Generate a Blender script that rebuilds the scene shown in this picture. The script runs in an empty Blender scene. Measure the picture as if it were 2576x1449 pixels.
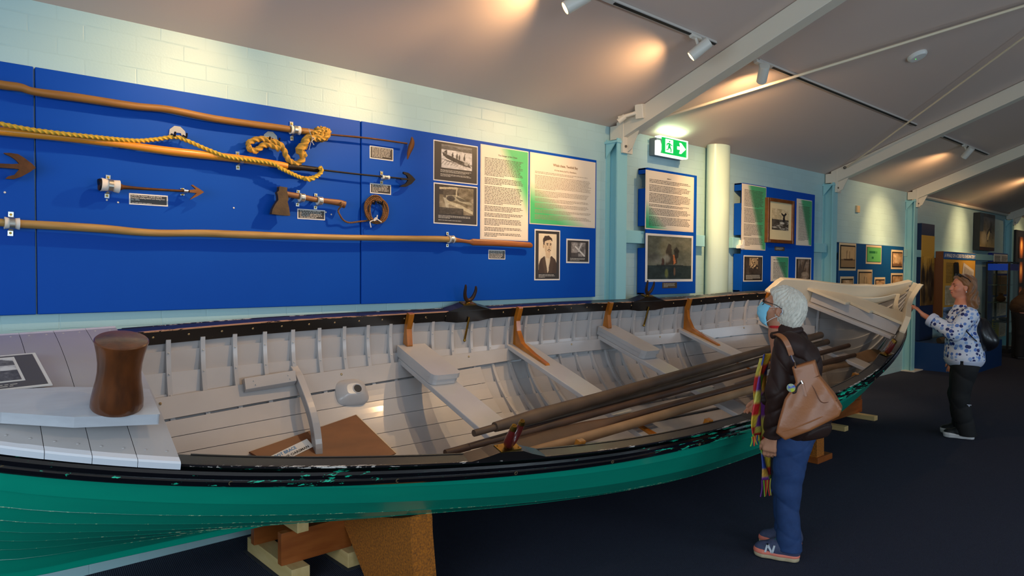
import bpy, bmesh, math, random
import numpy as np
from mathutils import Vector, Matrix
random.seed(7)
RNG = np.random.default_rng(7)
C = bpy.context.scene.collection
sc = bpy.context.scene
# ---------------------------------------------------------------- camera
W_, H_, F_ = 2576, 1449, 1746.85
YAW, PITCH, ROLL, CH = 0.732800075, -0.0260165615, 0.00648744980, 1.62947566
_f = np.array([math.sin(YAW)*math.cos(PITCH), math.cos(YAW)*math.cos(PITCH), math.sin(PITCH)])
_r = np.cross(_f, [0, 0, 1]); _r /= np.linalg.norm(_r)
_u = np.cross(_r, _f)
CR = _r*math.cos(ROLL)+_u*math.sin(ROLL); CU = -_r*math.sin(ROLL)+_u*math.cos(ROLL); CF = _f
cd = bpy.data.cameras.new('camera'); cam = bpy.data.objects.new('camera', cd); C.objects.link(cam)
cd.sensor_width = 36; cd.lens = F_/W_*36; cd.clip_end = 100
Mc = Matrix(((CR[0], CU[0], -CF[0], 0), (CR[1], CU[1], -CF[1], 0), (CR[2], CU[2], -CF[2], CH), (0, 0, 0, 1)))
cam.matrix_world = Mc
sc.camera = cam
def ray(px, py): return (px-W_/2)/F_*CR-(py-H_/2)/F_*CU+CF
def wp(px, py, Y):                       # point of the plane y = Y
    d = ray(px, py); t = Y/d[1]; return np.array([d[0]*t, Y, CH+d[2]*t])
def gp(px, py, Z=0.0):                   # point of the plane z = Z
    d = ray(px, py); t = (Z-CH)/d[2]; return np.array([d[0]*t, d[1]*t, Z])
# ---------------------------------------------------------------- world, exposure
sc.view_settings.view_transform = 'Standard'; sc.view_settings.look = 'None'
sc.view_settings.gamma = 1; sc.view_settings.use_curve_mapping = False
sc.view_settings.exposure = 0.0
wd = bpy.data.worlds.new('world'); sc.world = wd; wd.use_nodes = True
wd.node_tree.nodes['Background'].inputs[0].default_value = (.55, .7, 1, 1)
wd.node_tree.nodes['Background'].inputs[1].default_value = .6
def area(name, loc, rot, sx, sy, power, col):
    l = bpy.data.lights.new(name, 'AREA'); l.shape = 'RECTANGLE'; l.size = sx; l.size_y = sy; l.energy = power; l.color = col
    o = bpy.data.objects.new(name, l); C.objects.link(o); o.location = loc; o.rotation_euler = rot; return o
# daylight fill: area lights inside unseen windows added to the front and left end walls
WINS = [(-1.6, 1.9), (3.2, 6.2), (8.6, 11.4)]            # x extents, sill 1.3 head 2.5, front wall y = -4
LWIN = (-2.4, 2.6)                                   # y extent of the big added window of the left end wall
for i, (x0, x1) in enumerate(WINS):
    area('window_daylight_fill', ((x0+x1)/2, -3.9, 1.9), (math.radians(82), 0, 0), x1-x0, 1.1, (88, 66, 46)[i], (.68, .85, 1))
area('window_daylight_fill', (-2.9, (LWIN[0]+LWIN[1])/2, 1.95), (math.radians(82), 0, math.radians(-90)), LWIN[1]-LWIN[0], 1.1, 132, (.70, .87, 1))
def spot(name, loc, target, power, angle, blend, col=(1, .62, .29), r=.03):
    l = bpy.data.lights.new(name, 'SPOT'); l.energy = power; l.spot_size = math.radians(angle); l.spot_blend = blend; l.color = col; l.shadow_soft_size = r
    o = bpy.data.objects.new(name, l); C.objects.link(o); o.location = loc
    o.rotation_euler = (Vector(target)-Vector(loc)).to_track_quat('-Z', 'Y').to_euler(); return o

# ---------------------------------------------------------------- materials
def lin(c): return tuple(((x/255)/12.92 if x <= 10.3 else ((x/255+.055)/1.055)**2.4) for x in c)
MATS = {}
def mat(name, col, rough=.5, metal=0, noise=None, bump=None, coat=0, col2=None, stretch=(1, 1, 1), emit=None, spec=.5, trans=0, detail=4, coords='Object', sheen=0):
    if name in MATS: return MATS[name]
    m = bpy.data.materials.new(name); m.use_nodes = True; nt = m.node_tree; b = nt.nodes['Principled BSDF']
    c1 = (*lin(col), 1); b.inputs['Base Color'].default_value = c1
    b.inputs['Roughness'].default_value = rough; b.inputs['Metallic'].default_value = metal
    b.inputs['Coat Weight'].default_value = coat; b.inputs['Coat Roughness'].default_value = .12
    b.inputs['Specular IOR Level'].default_value = spec; b.inputs['Transmission Weight'].default_value = trans
    if sheen: b.inputs['Sheen Weight'].default_value = sheen
    if noise or bump:
        tc = nt.nodes.new('ShaderNodeTexCoord'); mp = nt.nodes.new('ShaderNodeMapping'); nt.links.new(tc.outputs[coords], mp.inputs[0]); mp.inputs['Scale'].default_value = stretch
    if noise:
        n = nt.nodes.new('ShaderNodeTexNoise'); n.inputs['Scale'].default_value = noise[0]; n.inputs['Detail'].default_value = detail
        nt.links.new(mp.outputs[0], n.inputs['Vector'])
        rp = nt.nodes.new('ShaderNodeValToRGB'); nt.links.new(n.outputs[0], rp.inputs[0])
        lo, hi = .5-noise[1]/2, .5+noise[1]/2
        rp.color_ramp.elements[0].position = lo; rp.color_ramp.elements[1].position = hi
        rp.color_ramp.elements[0].color = c1; rp.color_ramp.elements[1].color = (*lin(col2 or col), 1)
        nt.links.new(rp.outputs[0], b.inputs['Base Color'])
    if bump:
        n2 = nt.nodes.new('ShaderNodeTexNoise'); n2.inputs['Scale'].default_value = bump[0]; n2.inputs['Detail'].default_value = 3
        nt.links.new(mp.outputs[0], n2.inputs['Vector'])
        bp = nt.nodes.new('ShaderNodeBump'); bp.inputs['Strength'].default_value = bump[1]; bp.inputs['Distance'].default_value = bump[2] if len(bump) > 2 else .003
        nt.links.new(n2.outputs[0], bp.inputs['Height']); nt.links.new(bp.outputs[0], b.inputs['Normal'])
    if emit:
        b.inputs['Emission Color'].default_value = (*lin(emit[0]), 1); b.inputs['Emission Strength'].default_value = emit[1]
    MATS[name] = m; return m
def print_mat(rough=.45, coat=0):
    m = bpy.data.materials.new('printed_paper'); m.use_nodes = True; nt = m.node_tree
    a = nt.nodes.new('ShaderNodeVertexColor'); a.layer_name = 'Col'
    nt.links.new(a.outputs[0], nt.nodes['Principled BSDF'].inputs['Base Color']); nt.nodes['Principled BSDF'].inputs['Roughness'].default_value = rough
    return m
PRINT = print_mat()
def wood(name, c1, c2, rough=.5, scale=6, stretch=(1, 12, 12), coat=0, bump=.25):
    return mat(name, c1, rough, noise=(scale, .45), col2=c2, stretch=stretch, coat=coat, bump=(scale*4, bump, .002), detail=8)

# ---------------------------------------------------------------- mesh builder
def rotz(a): c, s = math.cos(a), math.sin(a); return np.array([[c, -s, 0], [s, c, 0], [0, 0, 1.]])
def rotx(a): c, s = math.cos(a), math.sin(a); return np.array([[1., 0, 0], [0, c, -s], [0, s, c]])
def roty(a): c, s = math.cos(a), math.sin(a); return np.array([[c, 0, s], [0, 1., 0], [-s, 0, c]])
def unit(v): v = np.asarray(v, float); return v/(np.linalg.norm(v)+1e-12)
def catmull(pts, n=8):
    P = [np.array(q, float) for q in pts]; P = [2*P[0]-P[1]]+P+[2*P[-1]-P[-2]]; out = []
    for i in range(1, len(P)-2):
        for k in range(n):
            t = k/n; a, b, c, d = P[i-1], P[i], P[i+1], P[i+2]
            out.append(.5*((2*b)+(c-a)*t+(2*a-5*b+4*c-d)*t*t+(3*b-a-3*c+d)*t**3))
    out.append(P[-2]); return np.array(out)
def wm(o):
    M = np.eye(4)
    while o is not None: M = np.array(o.matrix_basis)@M; o = o.parent
    return M
class MB:
    def __init__(s): s.v = []; s.f = []; s.m = []; s.s = []; s.n = 0; s.col = None
    def add(s, V, F, mi=0, sm=False):
        V = np.asarray(V, float).reshape(-1, 3); b = s.n; s.v.append(V); s.n += len(V)
        for f in F: s.f.append(tuple(b+i for i in f)); s.m.append(mi); s.s.append(sm)
        return s
    def box(s, c, d, R=None, mi=0, taper=None):
        x, y, z = d[0]/2, d[1]/2, d[2]/2
        V = np.array([(-x, -y, -z), (x, -y, -z), (x, y, -z), (-x, y, -z), (-x, -y, z), (x, -y, z), (x, y, z), (-x, y, z)], float)
        if taper: V[4:, 0] *= taper[0]; V[4:, 1] *= taper[1]
        if R is not None: V = V@np.asarray(R).T
        return s.add(V+np.array(c), [(0, 3, 2, 1), (4, 5, 6, 7), (0, 1, 5, 4), (1, 2, 6, 5), (2, 3, 7, 6), (3, 0, 4, 7)], mi)
    def bb(s, a, b, mi=0): a = np.array(a, float); b = np.array(b, float); return s.box((a+b)/2, np.abs(b-a), None, mi)
    def hexa(s, V, mi=0): return s.add(V, [(0, 3, 2, 1), (4, 5, 6, 7), (0, 1, 5, 4), (1, 2, 6, 5), (2, 3, 7, 6), (3, 0, 4, 7)], mi)
    def bar(s, a, b, w, h, up=(0, 0, 1), mi=0):       # rectangular bar a->b
        a = np.array(a, float); b = np.array(b, float); d = unit(b-a); x = unit(np.cross(d, up)); y = np.cross(x, d); V = []
        for p in (a, b):
            for i, j in ((-1, -1), (1, -1), (1, 1), (-1, 1)): V.append(p+x*i*w/2+y*j*h/2)
        return s.hexa(np.array(V)[[0, 1, 2, 3, 4, 5, 6, 7]], mi)
    def grid(s, P, mi=0, cu=False, cv=False, sm=True, flip=False):
        P = np.asarray(P, float); a, b = P.shape[:2]; F = []
        for i in range(a if cu else a-1):
            for j in range(b if cv else b-1):
                q = (i*b+j, ((i+1) % a)*b+j, ((i+1) % a)*b+(j+1) % b, i*b+(j+1) % b); F.append(q[::-1] if flip else q)
        return s.add(P.reshape(-1, 3), F, mi, sm)
    def tube(s, pts, r, n=12, mi=0, cap=True, sm=True, asp=None, up=None, closed=False, twist=None, lobes=None):
        P = np.array(pts, float); N = len(P); r = np.full(N, r) if np.isscalar(r) else np.array(r, float)
        T = np.array([unit(P[min(i+1, N-1)]-P[max(i-1, 0)]) for i in range(N)])
        if closed: T = np.array([unit(P[(i+1) % N]-P[i-1]) for i in range(N)])
        ref = np.array(up if up is not None else ((0, 0, 1) if abs(T[0][2]) < .9 else (1, 0, 0)), float)
        x = unit(np.cross(ref, T[0])); rings = []
        th = np.linspace(0, 2*math.pi, n, endpoint=False)
        for i in range(N):
            if up is not None: x = unit(np.cross(ref, T[i]))
            else: x = unit(x-T[i]*(x@T[i]))
            y = np.cross(T[i], x); k = asp[i] if asp is not None and not np.isscalar(asp) else (asp or 1)
            rr = r[i]
            tt = th+(twist*i if twist else 0)
            q = 1+(.22*np.cos(lobes*(th)) if lobes else 0)
            rings.append(P[i]+rr*(np.cos(tt)*q)[:, None]*x+rr*k*(np.sin(tt)*q)[:, None]*y)
        s.grid(rings, mi, cu=closed, cv=True, sm=sm)
        if cap and not closed:
            b = s.n; s.add(rings[0], [tuple(range(n))], mi); s.add(rings[-1], [tuple(range(n))[::-1]], mi)
        return s
    def rope(s, pts, r, mi=0, pitch=None, n=18):       # three strands laid round each other
        P = np.array(pts, float); d = np.r_[0, np.cumsum(np.linalg.norm(np.diff(P, axis=0), axis=1))]; L = d[-1]
        pitch = pitch or r*7; st = max(8, int(L/(pitch/10))); t = np.linspace(0, L, st)
        Q = np.stack([np.interp(t, d, P[:, k]) for k in range(3)], 1)
        return s.tube(Q, r, n, mi, lobes=3, twist=2*math.pi/pitch*(L/st))
    def lathe(s, prof, n=32, o=(0, 0, 0), R=None, mi=0, sm=True, cap=True):
        th = np.linspace(0, 2*math.pi, n, endpoint=False); G = []
        for r, z in prof: G.append(np.stack([r*np.cos(th), r*np.sin(th), np.full(n, z)], 1))
        G = np.array(G)
        if R is not None: G = G@np.asarray(R).T
        G = G+np.array(o, float)
        s.grid(G, mi, cv=True, sm=sm, flip=True)
        if cap:
            s.add(G[0], [tuple(range(n))[::-1]], mi); s.add(G[-1], [tuple(range(n))], mi)
        return s
    def ball(s, c, r, R=None, n=16, mi=0):
        r = (r, r, r) if np.isscalar(r) else r; G = []
        for i in range(n//2+1):
            a = math.pi*i/(n//2); a = min(max(a, .02), math.pi-.02)
            th = np.linspace(0, 2*math.pi, n, endpoint=False)
            G.append(np.stack([math.sin(a)*np.cos(th)*r[0], math.sin(a)*np.sin(th)*r[1], np.full(n, math.cos(a)*r[2])], 1))
        G = np.array(G)
        if R is not None: G = G@np.asarray(R).T
        return s.grid(G+np.array(c, float), mi, cv=True)
    def prism(s, pts, o, X, Y, Z, d, mi=0, mside=None):   # 2-D outline in frame X,Y at o, thickness d along Z
        o, X, Y, Z = [np.array(q, float) for q in (o, X, Y, Z)]; n = len(pts)
        A = [o+X*a+Y*b for a, b in pts]; B = [q+Z*d for q in A]; ms = mi if mside is None else mside
        s.add(A, [tuple(range(n))[::-1]], mi); s.add(B, [tuple(range(n))], mi)
        s.add(A+B, [(i, (i+1) % n, n+(i+1) % n, n+i) for i in range(n)], ms); return s
    def build(s, name, mats, parent=None, local=False, bevel=0, fix=True, origin=None, seg=2):
        V = np.concatenate(s.v); mats = mats if isinstance(mats, (list, tuple)) else [mats]
        me = bpy.data.meshes.new(name); o = bpy.data.objects.new(name, me); C.objects.link(o)
        if parent is not None:
            if local is not True:
                Mi = np.linalg.inv(wm(parent)) if local is False else np.linalg.inv(wm(parent))@wm(local)
                V = V@Mi[:3, :3].T+Mi[:3, 3]
            o.parent = parent
            cc = (V.min(0)+V.max(0))/2; V = V-cc; o.location = cc
        else:
            cc = np.array(origin) if origin is not None else np.array([(V[:, 0].min()+V[:, 0].max())/2, (V[:, 1].min()+V[:, 1].max())/2, V[:, 2].min()])
            V = V-cc; o.location = cc
        me.from_pydata(V.tolist(), [], s.f)
        for m in mats: me.materials.append(m)
        me.polygons.foreach_set('material_index', s.m); me.polygons.foreach_set('use_smooth', s.s)
        if fix:
            bm = bmesh.new(); bm.from_mesh(me); bmesh.ops.recalc_face_normals(bm, faces=bm.faces); bm.to_mesh(me); bm.free()
        if bevel:
            b = o.modifiers.new('bevel', 'BEVEL'); b.width = bevel; b.segments = seg; b.limit_method = 'ANGLE'; b.angle_limit = math.radians(40)
        if any(s.s): me.set_sharp_from_angle(angle=math.radians(38))
        me.update(); return o
def tag(o, label=None, cat=None, group=None, kind=None):
    if label: o['label'] = label
    if cat: o['category'] = cat
    if group: o['group'] = group
    if kind: o['kind'] = kind
    return o
def thing(name, loc, label, cat, group=None, M=None):
    o = bpy.data.objects.new(name, None); C.objects.link(o); o.empty_display_size = .1
    o.matrix_basis = Matrix(M) if M is not None else Matrix.Translation(Vector(loc))
    return tag(o, label, cat, group)
def text_mesh(mb, s, o, X, Y, size, mi=0, align='LEFT', width=None, bold=0):
    """letters as flat mesh faces laid in the frame X (reading direction), Y (up) at o"""
    c = bpy.data.curves.new('t', 'FONT'); c.body = s; c.size = size; c.align_x = align; c.resolution_u = 2; c.offset = bold
    t = bpy.data.objects.new('t', c); me = bpy.data.meshes.new_from_object(t)
    V = np.array([v.co[:] for v in me.vertices]).reshape(-1, 3); F = [tuple(p.vertices) for p in me.polygons]
    if len(V):
        if width: k = width/(V[:, 0].max()-V[:, 0].min()); V[:, 0] *= k
        o, X, Y = [np.array(q, float) for q in (o, X, Y)]
        mb.add(o+V[:, :1]*X+V[:, 1:2]*Y, F, mi)
    bpy.data.objects.remove(t); bpy.data.curves.remove(c); bpy.data.meshes.remove(me)
# ================================================================ ROOM SHELL
WY, K = 4.2, math.tan(math.radians(20.74)); CZ = 2.956
def cz(y): return CZ+K*(WY-y)                       # ceiling height on the near slope
def brick_mat(name, col, colj):
    m = bpy.data.materials.new(name); m.use_nodes = True; nt = m.node_tree; b = nt.nodes['Principled BSDF']; L = nt.links.new
    g = nt.nodes.new('ShaderNodeNewGeometry'); sp = nt.nodes.new('ShaderNodeSeparateXYZ'); L(g.outputs['Position'], sp.inputs[0])
    ad = nt.nodes.new('ShaderNodeMath'); ad.operation = 'ADD'; L(sp.outputs[0], ad.inputs[0]); L(sp.outputs[1], ad.inputs[1])
    cb = nt.nodes.new('ShaderNodeCombineXYZ'); L(ad.outputs[0], cb.inputs[0]); L(sp.outputs[2], cb.inputs[1])
    nz = nt.nodes.new('ShaderNodeTexNoise'); nz.inputs['Scale'].default_value = 9; L(g.outputs['Position'], nz.inputs['Vector'])
    mx = nt.nodes.new('ShaderNodeMix'); mx.data_type = 'VECTOR'; mx.inputs[0].default_value = .006; L(cb.outputs[0], mx.inputs[4]); L(nz.outputs['Color'], mx.inputs[5])
    br = nt.nodes.new('ShaderNodeTexBrick'); br.inputs['Scale'].default_value = 1; br.inputs['Brick Width'].default_value = .2415; br.inputs['Row Height'].default_value = .087
    br.inputs['Mortar Size'].default_value = .0052; br.inputs['Mortar Smooth'].default_value = .7; br.inputs['Color1'].default_value = (*lin(col), 1)
    br.inputs['Color2'].default_value = (*lin(tuple(min(255, c*1.02) for c in col)), 1); br.inputs['Mortar'].default_value = (*lin(colj), 1)
    L(mx.outputs[1], br.inputs['Vector']); L(br.outputs[0], b.inputs['Base Color']); b.inputs['Roughness'].default_value = .42
    n2 = nt.nodes.new('ShaderNodeTexNoise'); n2.inputs['Scale'].default_value = 85; L(g.outputs['Position'], n2.inputs['Vector'])
    n3 = nt.nodes.new('ShaderNodeTexNoise'); n3.inputs['Scale'].default_value = 7; L(g.outputs['Position'], n3.inputs['Vector'])
    gt = nt.nodes.new('ShaderNodeMapRange'); L(n3.outputs[0], gt.inputs[0]); gt.inputs[1].default_value = .44; gt.inputs[2].default_value = .62; gt.inputs[3].default_value = .06; gt.inputs[4].default_value = 1
    ml = nt.nodes.new('ShaderNodeMath'); ml.operation = 'MULTIPLY'; L(br.outputs['Fac'], ml.inputs[0]); L(gt.outputs[0], ml.inputs[1])
    b1 = nt.nodes.new('ShaderNodeBump'); b1.invert = True; b1.inputs['Strength'].default_value = .36; b1.inputs['Distance'].default_value = .004; L(ml.outputs[0], b1.inputs['Height'])
    b2 = nt.nodes.new('ShaderNodeBump'); b2.inputs['Strength'].default_value = .3; b2.inputs['Distance'].default_value = .0015; L(n2.outputs[0], b2.inputs['Height']); L(b1.outputs[0], b2.inputs['Normal'])
    L(b2.outputs[0], b.inputs['Normal']); return m
WALL = brick_mat('painted_brick', (168, 200, 203), (167, 199, 202))
CEIL = mat('ceiling_board', (214, 192, 180), .62, bump=(60, .05))
def carpet():
    m = bpy.data.materials.new('navy_carpet'); m.use_nodes = True; nt = m.node_tree; b = nt.nodes['Principled BSDF']; L = nt.links.new
    g = nt.nodes.new('ShaderNodeNewGeometry')
    w = nt.nodes.new('ShaderNodeTexWave'); w.inputs['Scale'].default_value = 34; w.inputs['Distortion'].default_value = 1.2; w.inputs['Detail'].default_value = 2; w.inputs['Detail Scale'].default_value = 6
    mp = nt.nodes.new('ShaderNodeMapping'); mp.inputs['Rotation'].default_value = (0, 0, .12); L(g.outputs['Position'], mp.inputs[0]); L(mp.outputs[0], w.inputs['Vector'])
    n = nt.nodes.new('ShaderNodeTexNoise'); n.inputs['Scale'].default_value = 260; n.inputs['Detail'].default_value = 3; L(g.outputs['Position'], n.inputs['Vector'])
    ad = nt.nodes.new('ShaderNodeMath'); ad.operation = 'MULTIPLY'; L(w.outputs['Fac'], ad.inputs[0]); L(n.outputs[0], ad.inputs[1])
    rp = nt.nodes.new('ShaderNodeValToRGB'); L(ad.outputs[0], rp.inputs[0]); rp.color_ramp.elements[0].position = .05; rp.color_ramp.elements[1].position = .6
    rp.color_ramp.elements[0].color = (*lin((31, 32, 42)), 1); rp.color_ramp.elements[1].color = (*lin((74, 78, 98)), 1)
    L(rp.outputs[0], b.inputs['Base Color']); b.inputs['Roughness'].default_value = .95; b.inputs['Specular IOR Level'].default_value = .15
    bp = nt.nodes.new('ShaderNodeBump'); bp.inputs['Strength'].default_value = .5; bp.inputs['Distance'].default_value = .004; L(ad.outputs[0], bp.inputs['Height']); L(bp.outputs[0], b.inputs['Normal'])
    return m
def structure(o): o['kind'] = 'structure'; return o
XL, XR, YF, YR = -3.0, 23.0, -4.0, .1
ZR = cz(YR)
structure(MB().bb((XL-.2, YF-.2, -.12), (XR+.2, WY+.2, 0)).build('floor', carpet()))
structure(MB().bb((XL, WY, 0), (XR, WY+.2, CZ+.02)).build('wall_back', WALL))
mb = MB(); zf = ZR-K*(YR-YF)
for (ya, za, yb, zb) in ((WY+.2, cz(WY+.2), YR, ZR), (YR, ZR, YF-.2, ZR-K*(YR-YF+.2))):
    mb.hexa([(XL-.2, ya, za), (XR+.2, ya, za), (XR+.2, yb, zb), (XL-.2, yb, zb), (XL-.2, ya, za+.1), (XR+.2, ya, za+.1), (XR+.2, yb, zb+.1), (XL-.2, yb, zb+.1)])
structure(mb.build('ceiling', CEIL))
def wall_x(name, x0, x1, ya, yb, zt, holes, fixed, m):
    """wall with rectangular openings. fixed=(axis value range) thickness"""
    mb = MB(); z0, z1 = 1.3, 2.5; cuts = sorted(holes); u = x0
    def seg(a, b, c, d):
        if fixed[0] == 'y': mb.bb((a, fixed[1], c), (b, fixed[2], d))
        else: mb.bb((fixed[1], a, c), (fixed[2], b, d))
    for a, b in cuts:
        seg(u, a, 0, zt); seg(a, b, 0, z0); seg(a, b, z1, zt); u = b
    seg(u, x1, 0, zt); return structure(mb.build(name, m))
wall_x('wall_front', XL, XR, 0, 0, zf, WINS, ('y', YF-.2, YF), WALL)
wall_x('wall_left', YF, WY, 0, 0, 2.95, [LWIN], ('x', XL-.2, XL), WALL)
mb = MB(); mb.prism([(YF, 2.95), (WY, 2.95), (YR, ZR)], (XL-.2, 0, 0), (0, 1, 0), (0, 0, 1), (1, 0, 0), .2); structure(mb.build('wall_left_gable', WALL))
mb = MB(); mb.prism([(YF, 0), (WY, 0), (WY, CZ), (YR, ZR), (YF, zf)], (XR, 0, 0), (0, 1, 0), (0, 0, 1), (1, 0, 0), .2); structure(mb.build('wall_right', WALL))
GLASS = mat('window_glass', (235, 245, 250), .02, trans=1); WFR = mat('white_frame', (225, 226, 222), .4)
for i, (a, b) in enumerate(WINS+[LWIN]):
    wn = bpy.data.objects.new('window_%d' % (i+1), None); C.objects.link(wn); wn['kind'] = 'structure'  # unseen window, added for the daylight fill
    mb = MB()
    def Pn(u, t, z): return (u, YF-.1+t, z) if i < 3 else (XL-.1+t, u, z)
    n = 3
    for k in range(n+1): u = a+(b-a)*k/n; mb.bb(Pn(u-.03, -.03, 1.3), Pn(u+.03, .03, 2.5))
    for z in (1.3, 2.44): mb.bb(Pn(a, -.03, z), Pn(b, .03, z+.06))
    mb.build('window_frame', WFR, wn)
    MB().bb(Pn(a, -.004, 1.3), Pn(b, .004, 2.5)).build('window_pane', GLASS, wn)

# ---- timber rail on the brick wall, cornice bead
PAINT = mat('aqua_gloss_paint', (150, 206, 214), .35, bump=(40, .08)); PAINTW = mat('cream_gloss_paint', (226, 216, 198), .4, bump=(30, .05))
structure(MB().bb((5.08, 4.12, 1.89), (6.46, 4.2, 2.01)).build('trim_1', PAINT, bevel=.004))
structure(MB().bb((7.02, 4.12, 1.89), (9.4, 4.2, 2.01)).build('trim_2', PAINT, bevel=.004))
structure(MB().bb((9.62, 4.12, 1.89), (12.4, 4.2, 2.01)).build('trim_3', PAINT, bevel=.004))
structure(MB().bb((12.7, 4.12, 1.89), (18.5, 4.2, 2.01)).build('trim_4', PAINT, bevel=.004))
structure(MB().tube([(12.8, 4.17, 2.93), (18.6, 4.17, 2.93)], .03, 10).build('trim_5', PAINTW))

# ---- steel columns and roof beams
BOLT = mat('dull_bolt', (120, 112, 100), .5, .6)
CX = [4.93, 9.43, 12.5, 18.6]
where = ['first from the left, beside the long blue harpoon board', 'between the framed whale tail board and the small teal board',
         'standing between the small teal board and the tall yellow banner', 'far one beyond the hanging whale picture']
wb = ['nearest one, reaching over the exit sign', 'second one, with the thin tie rod fixed to its side', 'third one, over the small teal board', 'farthest one, over the glass cabinet']
for i, x in enumerate(CX):
    t = thing('steel_column', (x+.07, 4.13, 0), 'pale blue painted steel column against the brick wall, '+where[i], 'column', 'steel columns along the brick wall')
    MB().bb((x+.058, 4.075, .012), (x+.070, 4.19, 2.79)).build('web', PAINT, t)
    MB().bb((x, 4.062, .012), (x+.14, 4.075, 2.83)).build('front_flange', PAINT, t)
    MB().bb((x, 4.188, .012), (x+.14, 4.2, 2.83)).build('back_flange', PAINT, t)
    mb = MB(); mb.prism([(x-.02, 4.2), (x+.16, 4.2), (x+.16, 4.05), (x-.02, 4.05)], (0, 0, 2.79), (1, 0, 0), (0, 1, 0), (0, 0, 1), .02)
    mb.prism([(4.19, 2.79), (4.08, 2.79), (4.19, 2.66)], (x-.012, 0, 0), (0, 1, 0), (0, 0, 1), (1, 0, 0), .012)
    mb.build('cap_plate', PAINT, t)
    MB().bb((x-.05, 4.0, 0), (x+.36, 4.2, .014)).build('base_plate', PAINTW, t)
    x0 = x+.05; x1 = x0+.13; d = .165
    t = thing('roof_beam', (x0+.065, 4.12, 2.7), 'cream painted steel roof beam sloping up across the ceiling, '+wb[i], 'beam', 'sloping roof beams')
    V = []
    for xx in (x0, x1):
        pass
    mb = MB()
    def sl(y): return cz(y)
    ya, yb = 4.12, YR
    mb.hexa([(x0, ya, sl(ya)-d-.01), (x1, ya, sl(ya)-d-.01), (x1, yb, sl(yb)-d-.01), (x0, yb, sl(yb)-d-.01), (x0, ya, sl(ya)-.004), (x1, ya, sl(ya)-.004), (x1, yb, sl(yb)-.004), (x0, yb, sl(yb)-.004)])
    yb2 = YF+.02; q = lambda y: ZR-K*(YR-y)
    mb.hexa([(x0, YR, q(YR)-d-.01), (x1, YR, q(YR)-d-.01), (x1, yb2, q(yb2)-d-.01), (x0, yb2, q(yb2)-d-.01), (x0, YR, q(YR)-.004), (x1, YR, q(YR)-.004), (x1, yb2, q(yb2)-.004), (x0, yb2, q(yb2)-.004)])
    mb.build('beam', PAINTW, t, bevel=.004)
    mb = MB(); mb.bb((x0-.005, 4.035, 2.70), (x1+.005, 4.06, 3.0)); mb.bb((x0-.005, 4.06, 2.83), (x1+.005, 4.19, 2.955))
    mb.build('end_plate', PAINTW, t, bevel=.002)
    mb = MB(); mb.prism([(4.035, 2.71), (4.035, 2.86), (3.90, 2.91), (3.985, 2.74)], (x0+.055, 0, 0), (0, 1, 0), (0, 0, 1), (1, 0, 0), .012)
    mb.build('gusset', PAINTW, t)
    mb = MB()
    for z in (2.76, 2.93):
        for xx in (x0+.03, x1-.03): mb.lathe([(.012, 0), (.012, .01), (.004, .012)], 8, (xx, 4.035, z), rotx(math.pi/2))
    mb.build('bolts', BOLT, t)
# round boxed pipe on the wall
tag(MB().tube([(6.66, 4.095, 0), (6.66, 4.095, cz(4.095)-.02)], .16, 32, asp=.64, up=(0, 1, 0)).build('down_pipe', mat('pipe_paint', (188, 210, 196), .35)), 'round pale painted down pipe running floor to ceiling on the brick wall', 'pipe')
# ---- blue display boards
BLUE = mat('blue_board', (0, 68, 166), .5, bump=(45, .12, .001), noise=(1.4, .9), col2=(0, 76, 180), spec=.15); TEAL = mat('teal_board', (6, 74, 128), .45, bump=(45, .12, .001))
Z0, Z1 = 1.391, 2.622
def board(x0, x1, y0, z0, z1, label, m=None, notch=None, y1=4.2, group='blue display boards on the brick wall'):
    mb = MB()
    if notch is None: mb.bb((x0, y0, z0), (x1, y1, z1))
    else:
        fr = .022; mb.bb((x0, y0, z0), (x1, y0+fr, z1)); zz = z0
        for a, b in notch+[(z1, z1)]:
            mb.bb((x0, y0+fr, zz), (x0+.02, y1, a)); mb.bb((x1-.02, y0+fr, zz), (x1, y1, a)); zz = b
        mb.bb((x0, y0+fr, z1-.02), (x1, y1, z1)); mb.bb((x0, y0+fr, z0), (x1, y1, z0+.02))
    return tag(mb.build('display_board', m or BLUE, bevel=.004), label, 'display board', group)
BX = [wp(88, 500, 4.17)[0], wp(92, 500, 4.17)[0], wp(906.5, 500, 4.17)[0], wp(908.5, 500, 4.17)[0], wp(1499, 500, 4.17)[0]]
board(-1.2, BX[0], 4.17, Z0, Z1, 'blue display board at the left edge with the loose barbed harpoon head on it')
board(BX[1], BX[2], 4.17, Z0, Z1, 'long blue display board holding the harpoons, ropes and hatchet')
board(BX[3], BX[4], 4.165, Z0, Z1, 'blue display board with the two large text posters and the portrait')
board(5.40, 6.235, 4.08, 1.40, 2.615, 'narrow blue display board under the exit sign with a painting of burning ships', notch=[(1.85, 2.06), (2.42, 2.56)], y1=4.19)
board(7.15, 8.935, 4.08, 1.40, 2.625, 'blue display board with the wood framed whale tail picture', notch=[(1.83, 2.04), (2.40, 2.54)], y1=4.19)
board(9.70, 12.11, 4.08, 1.25, 2.04, 'low teal display board between two columns with many small framed pictures', m=TEAL, notch=[(1.8, 1.9)], y1=4.19)

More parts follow.
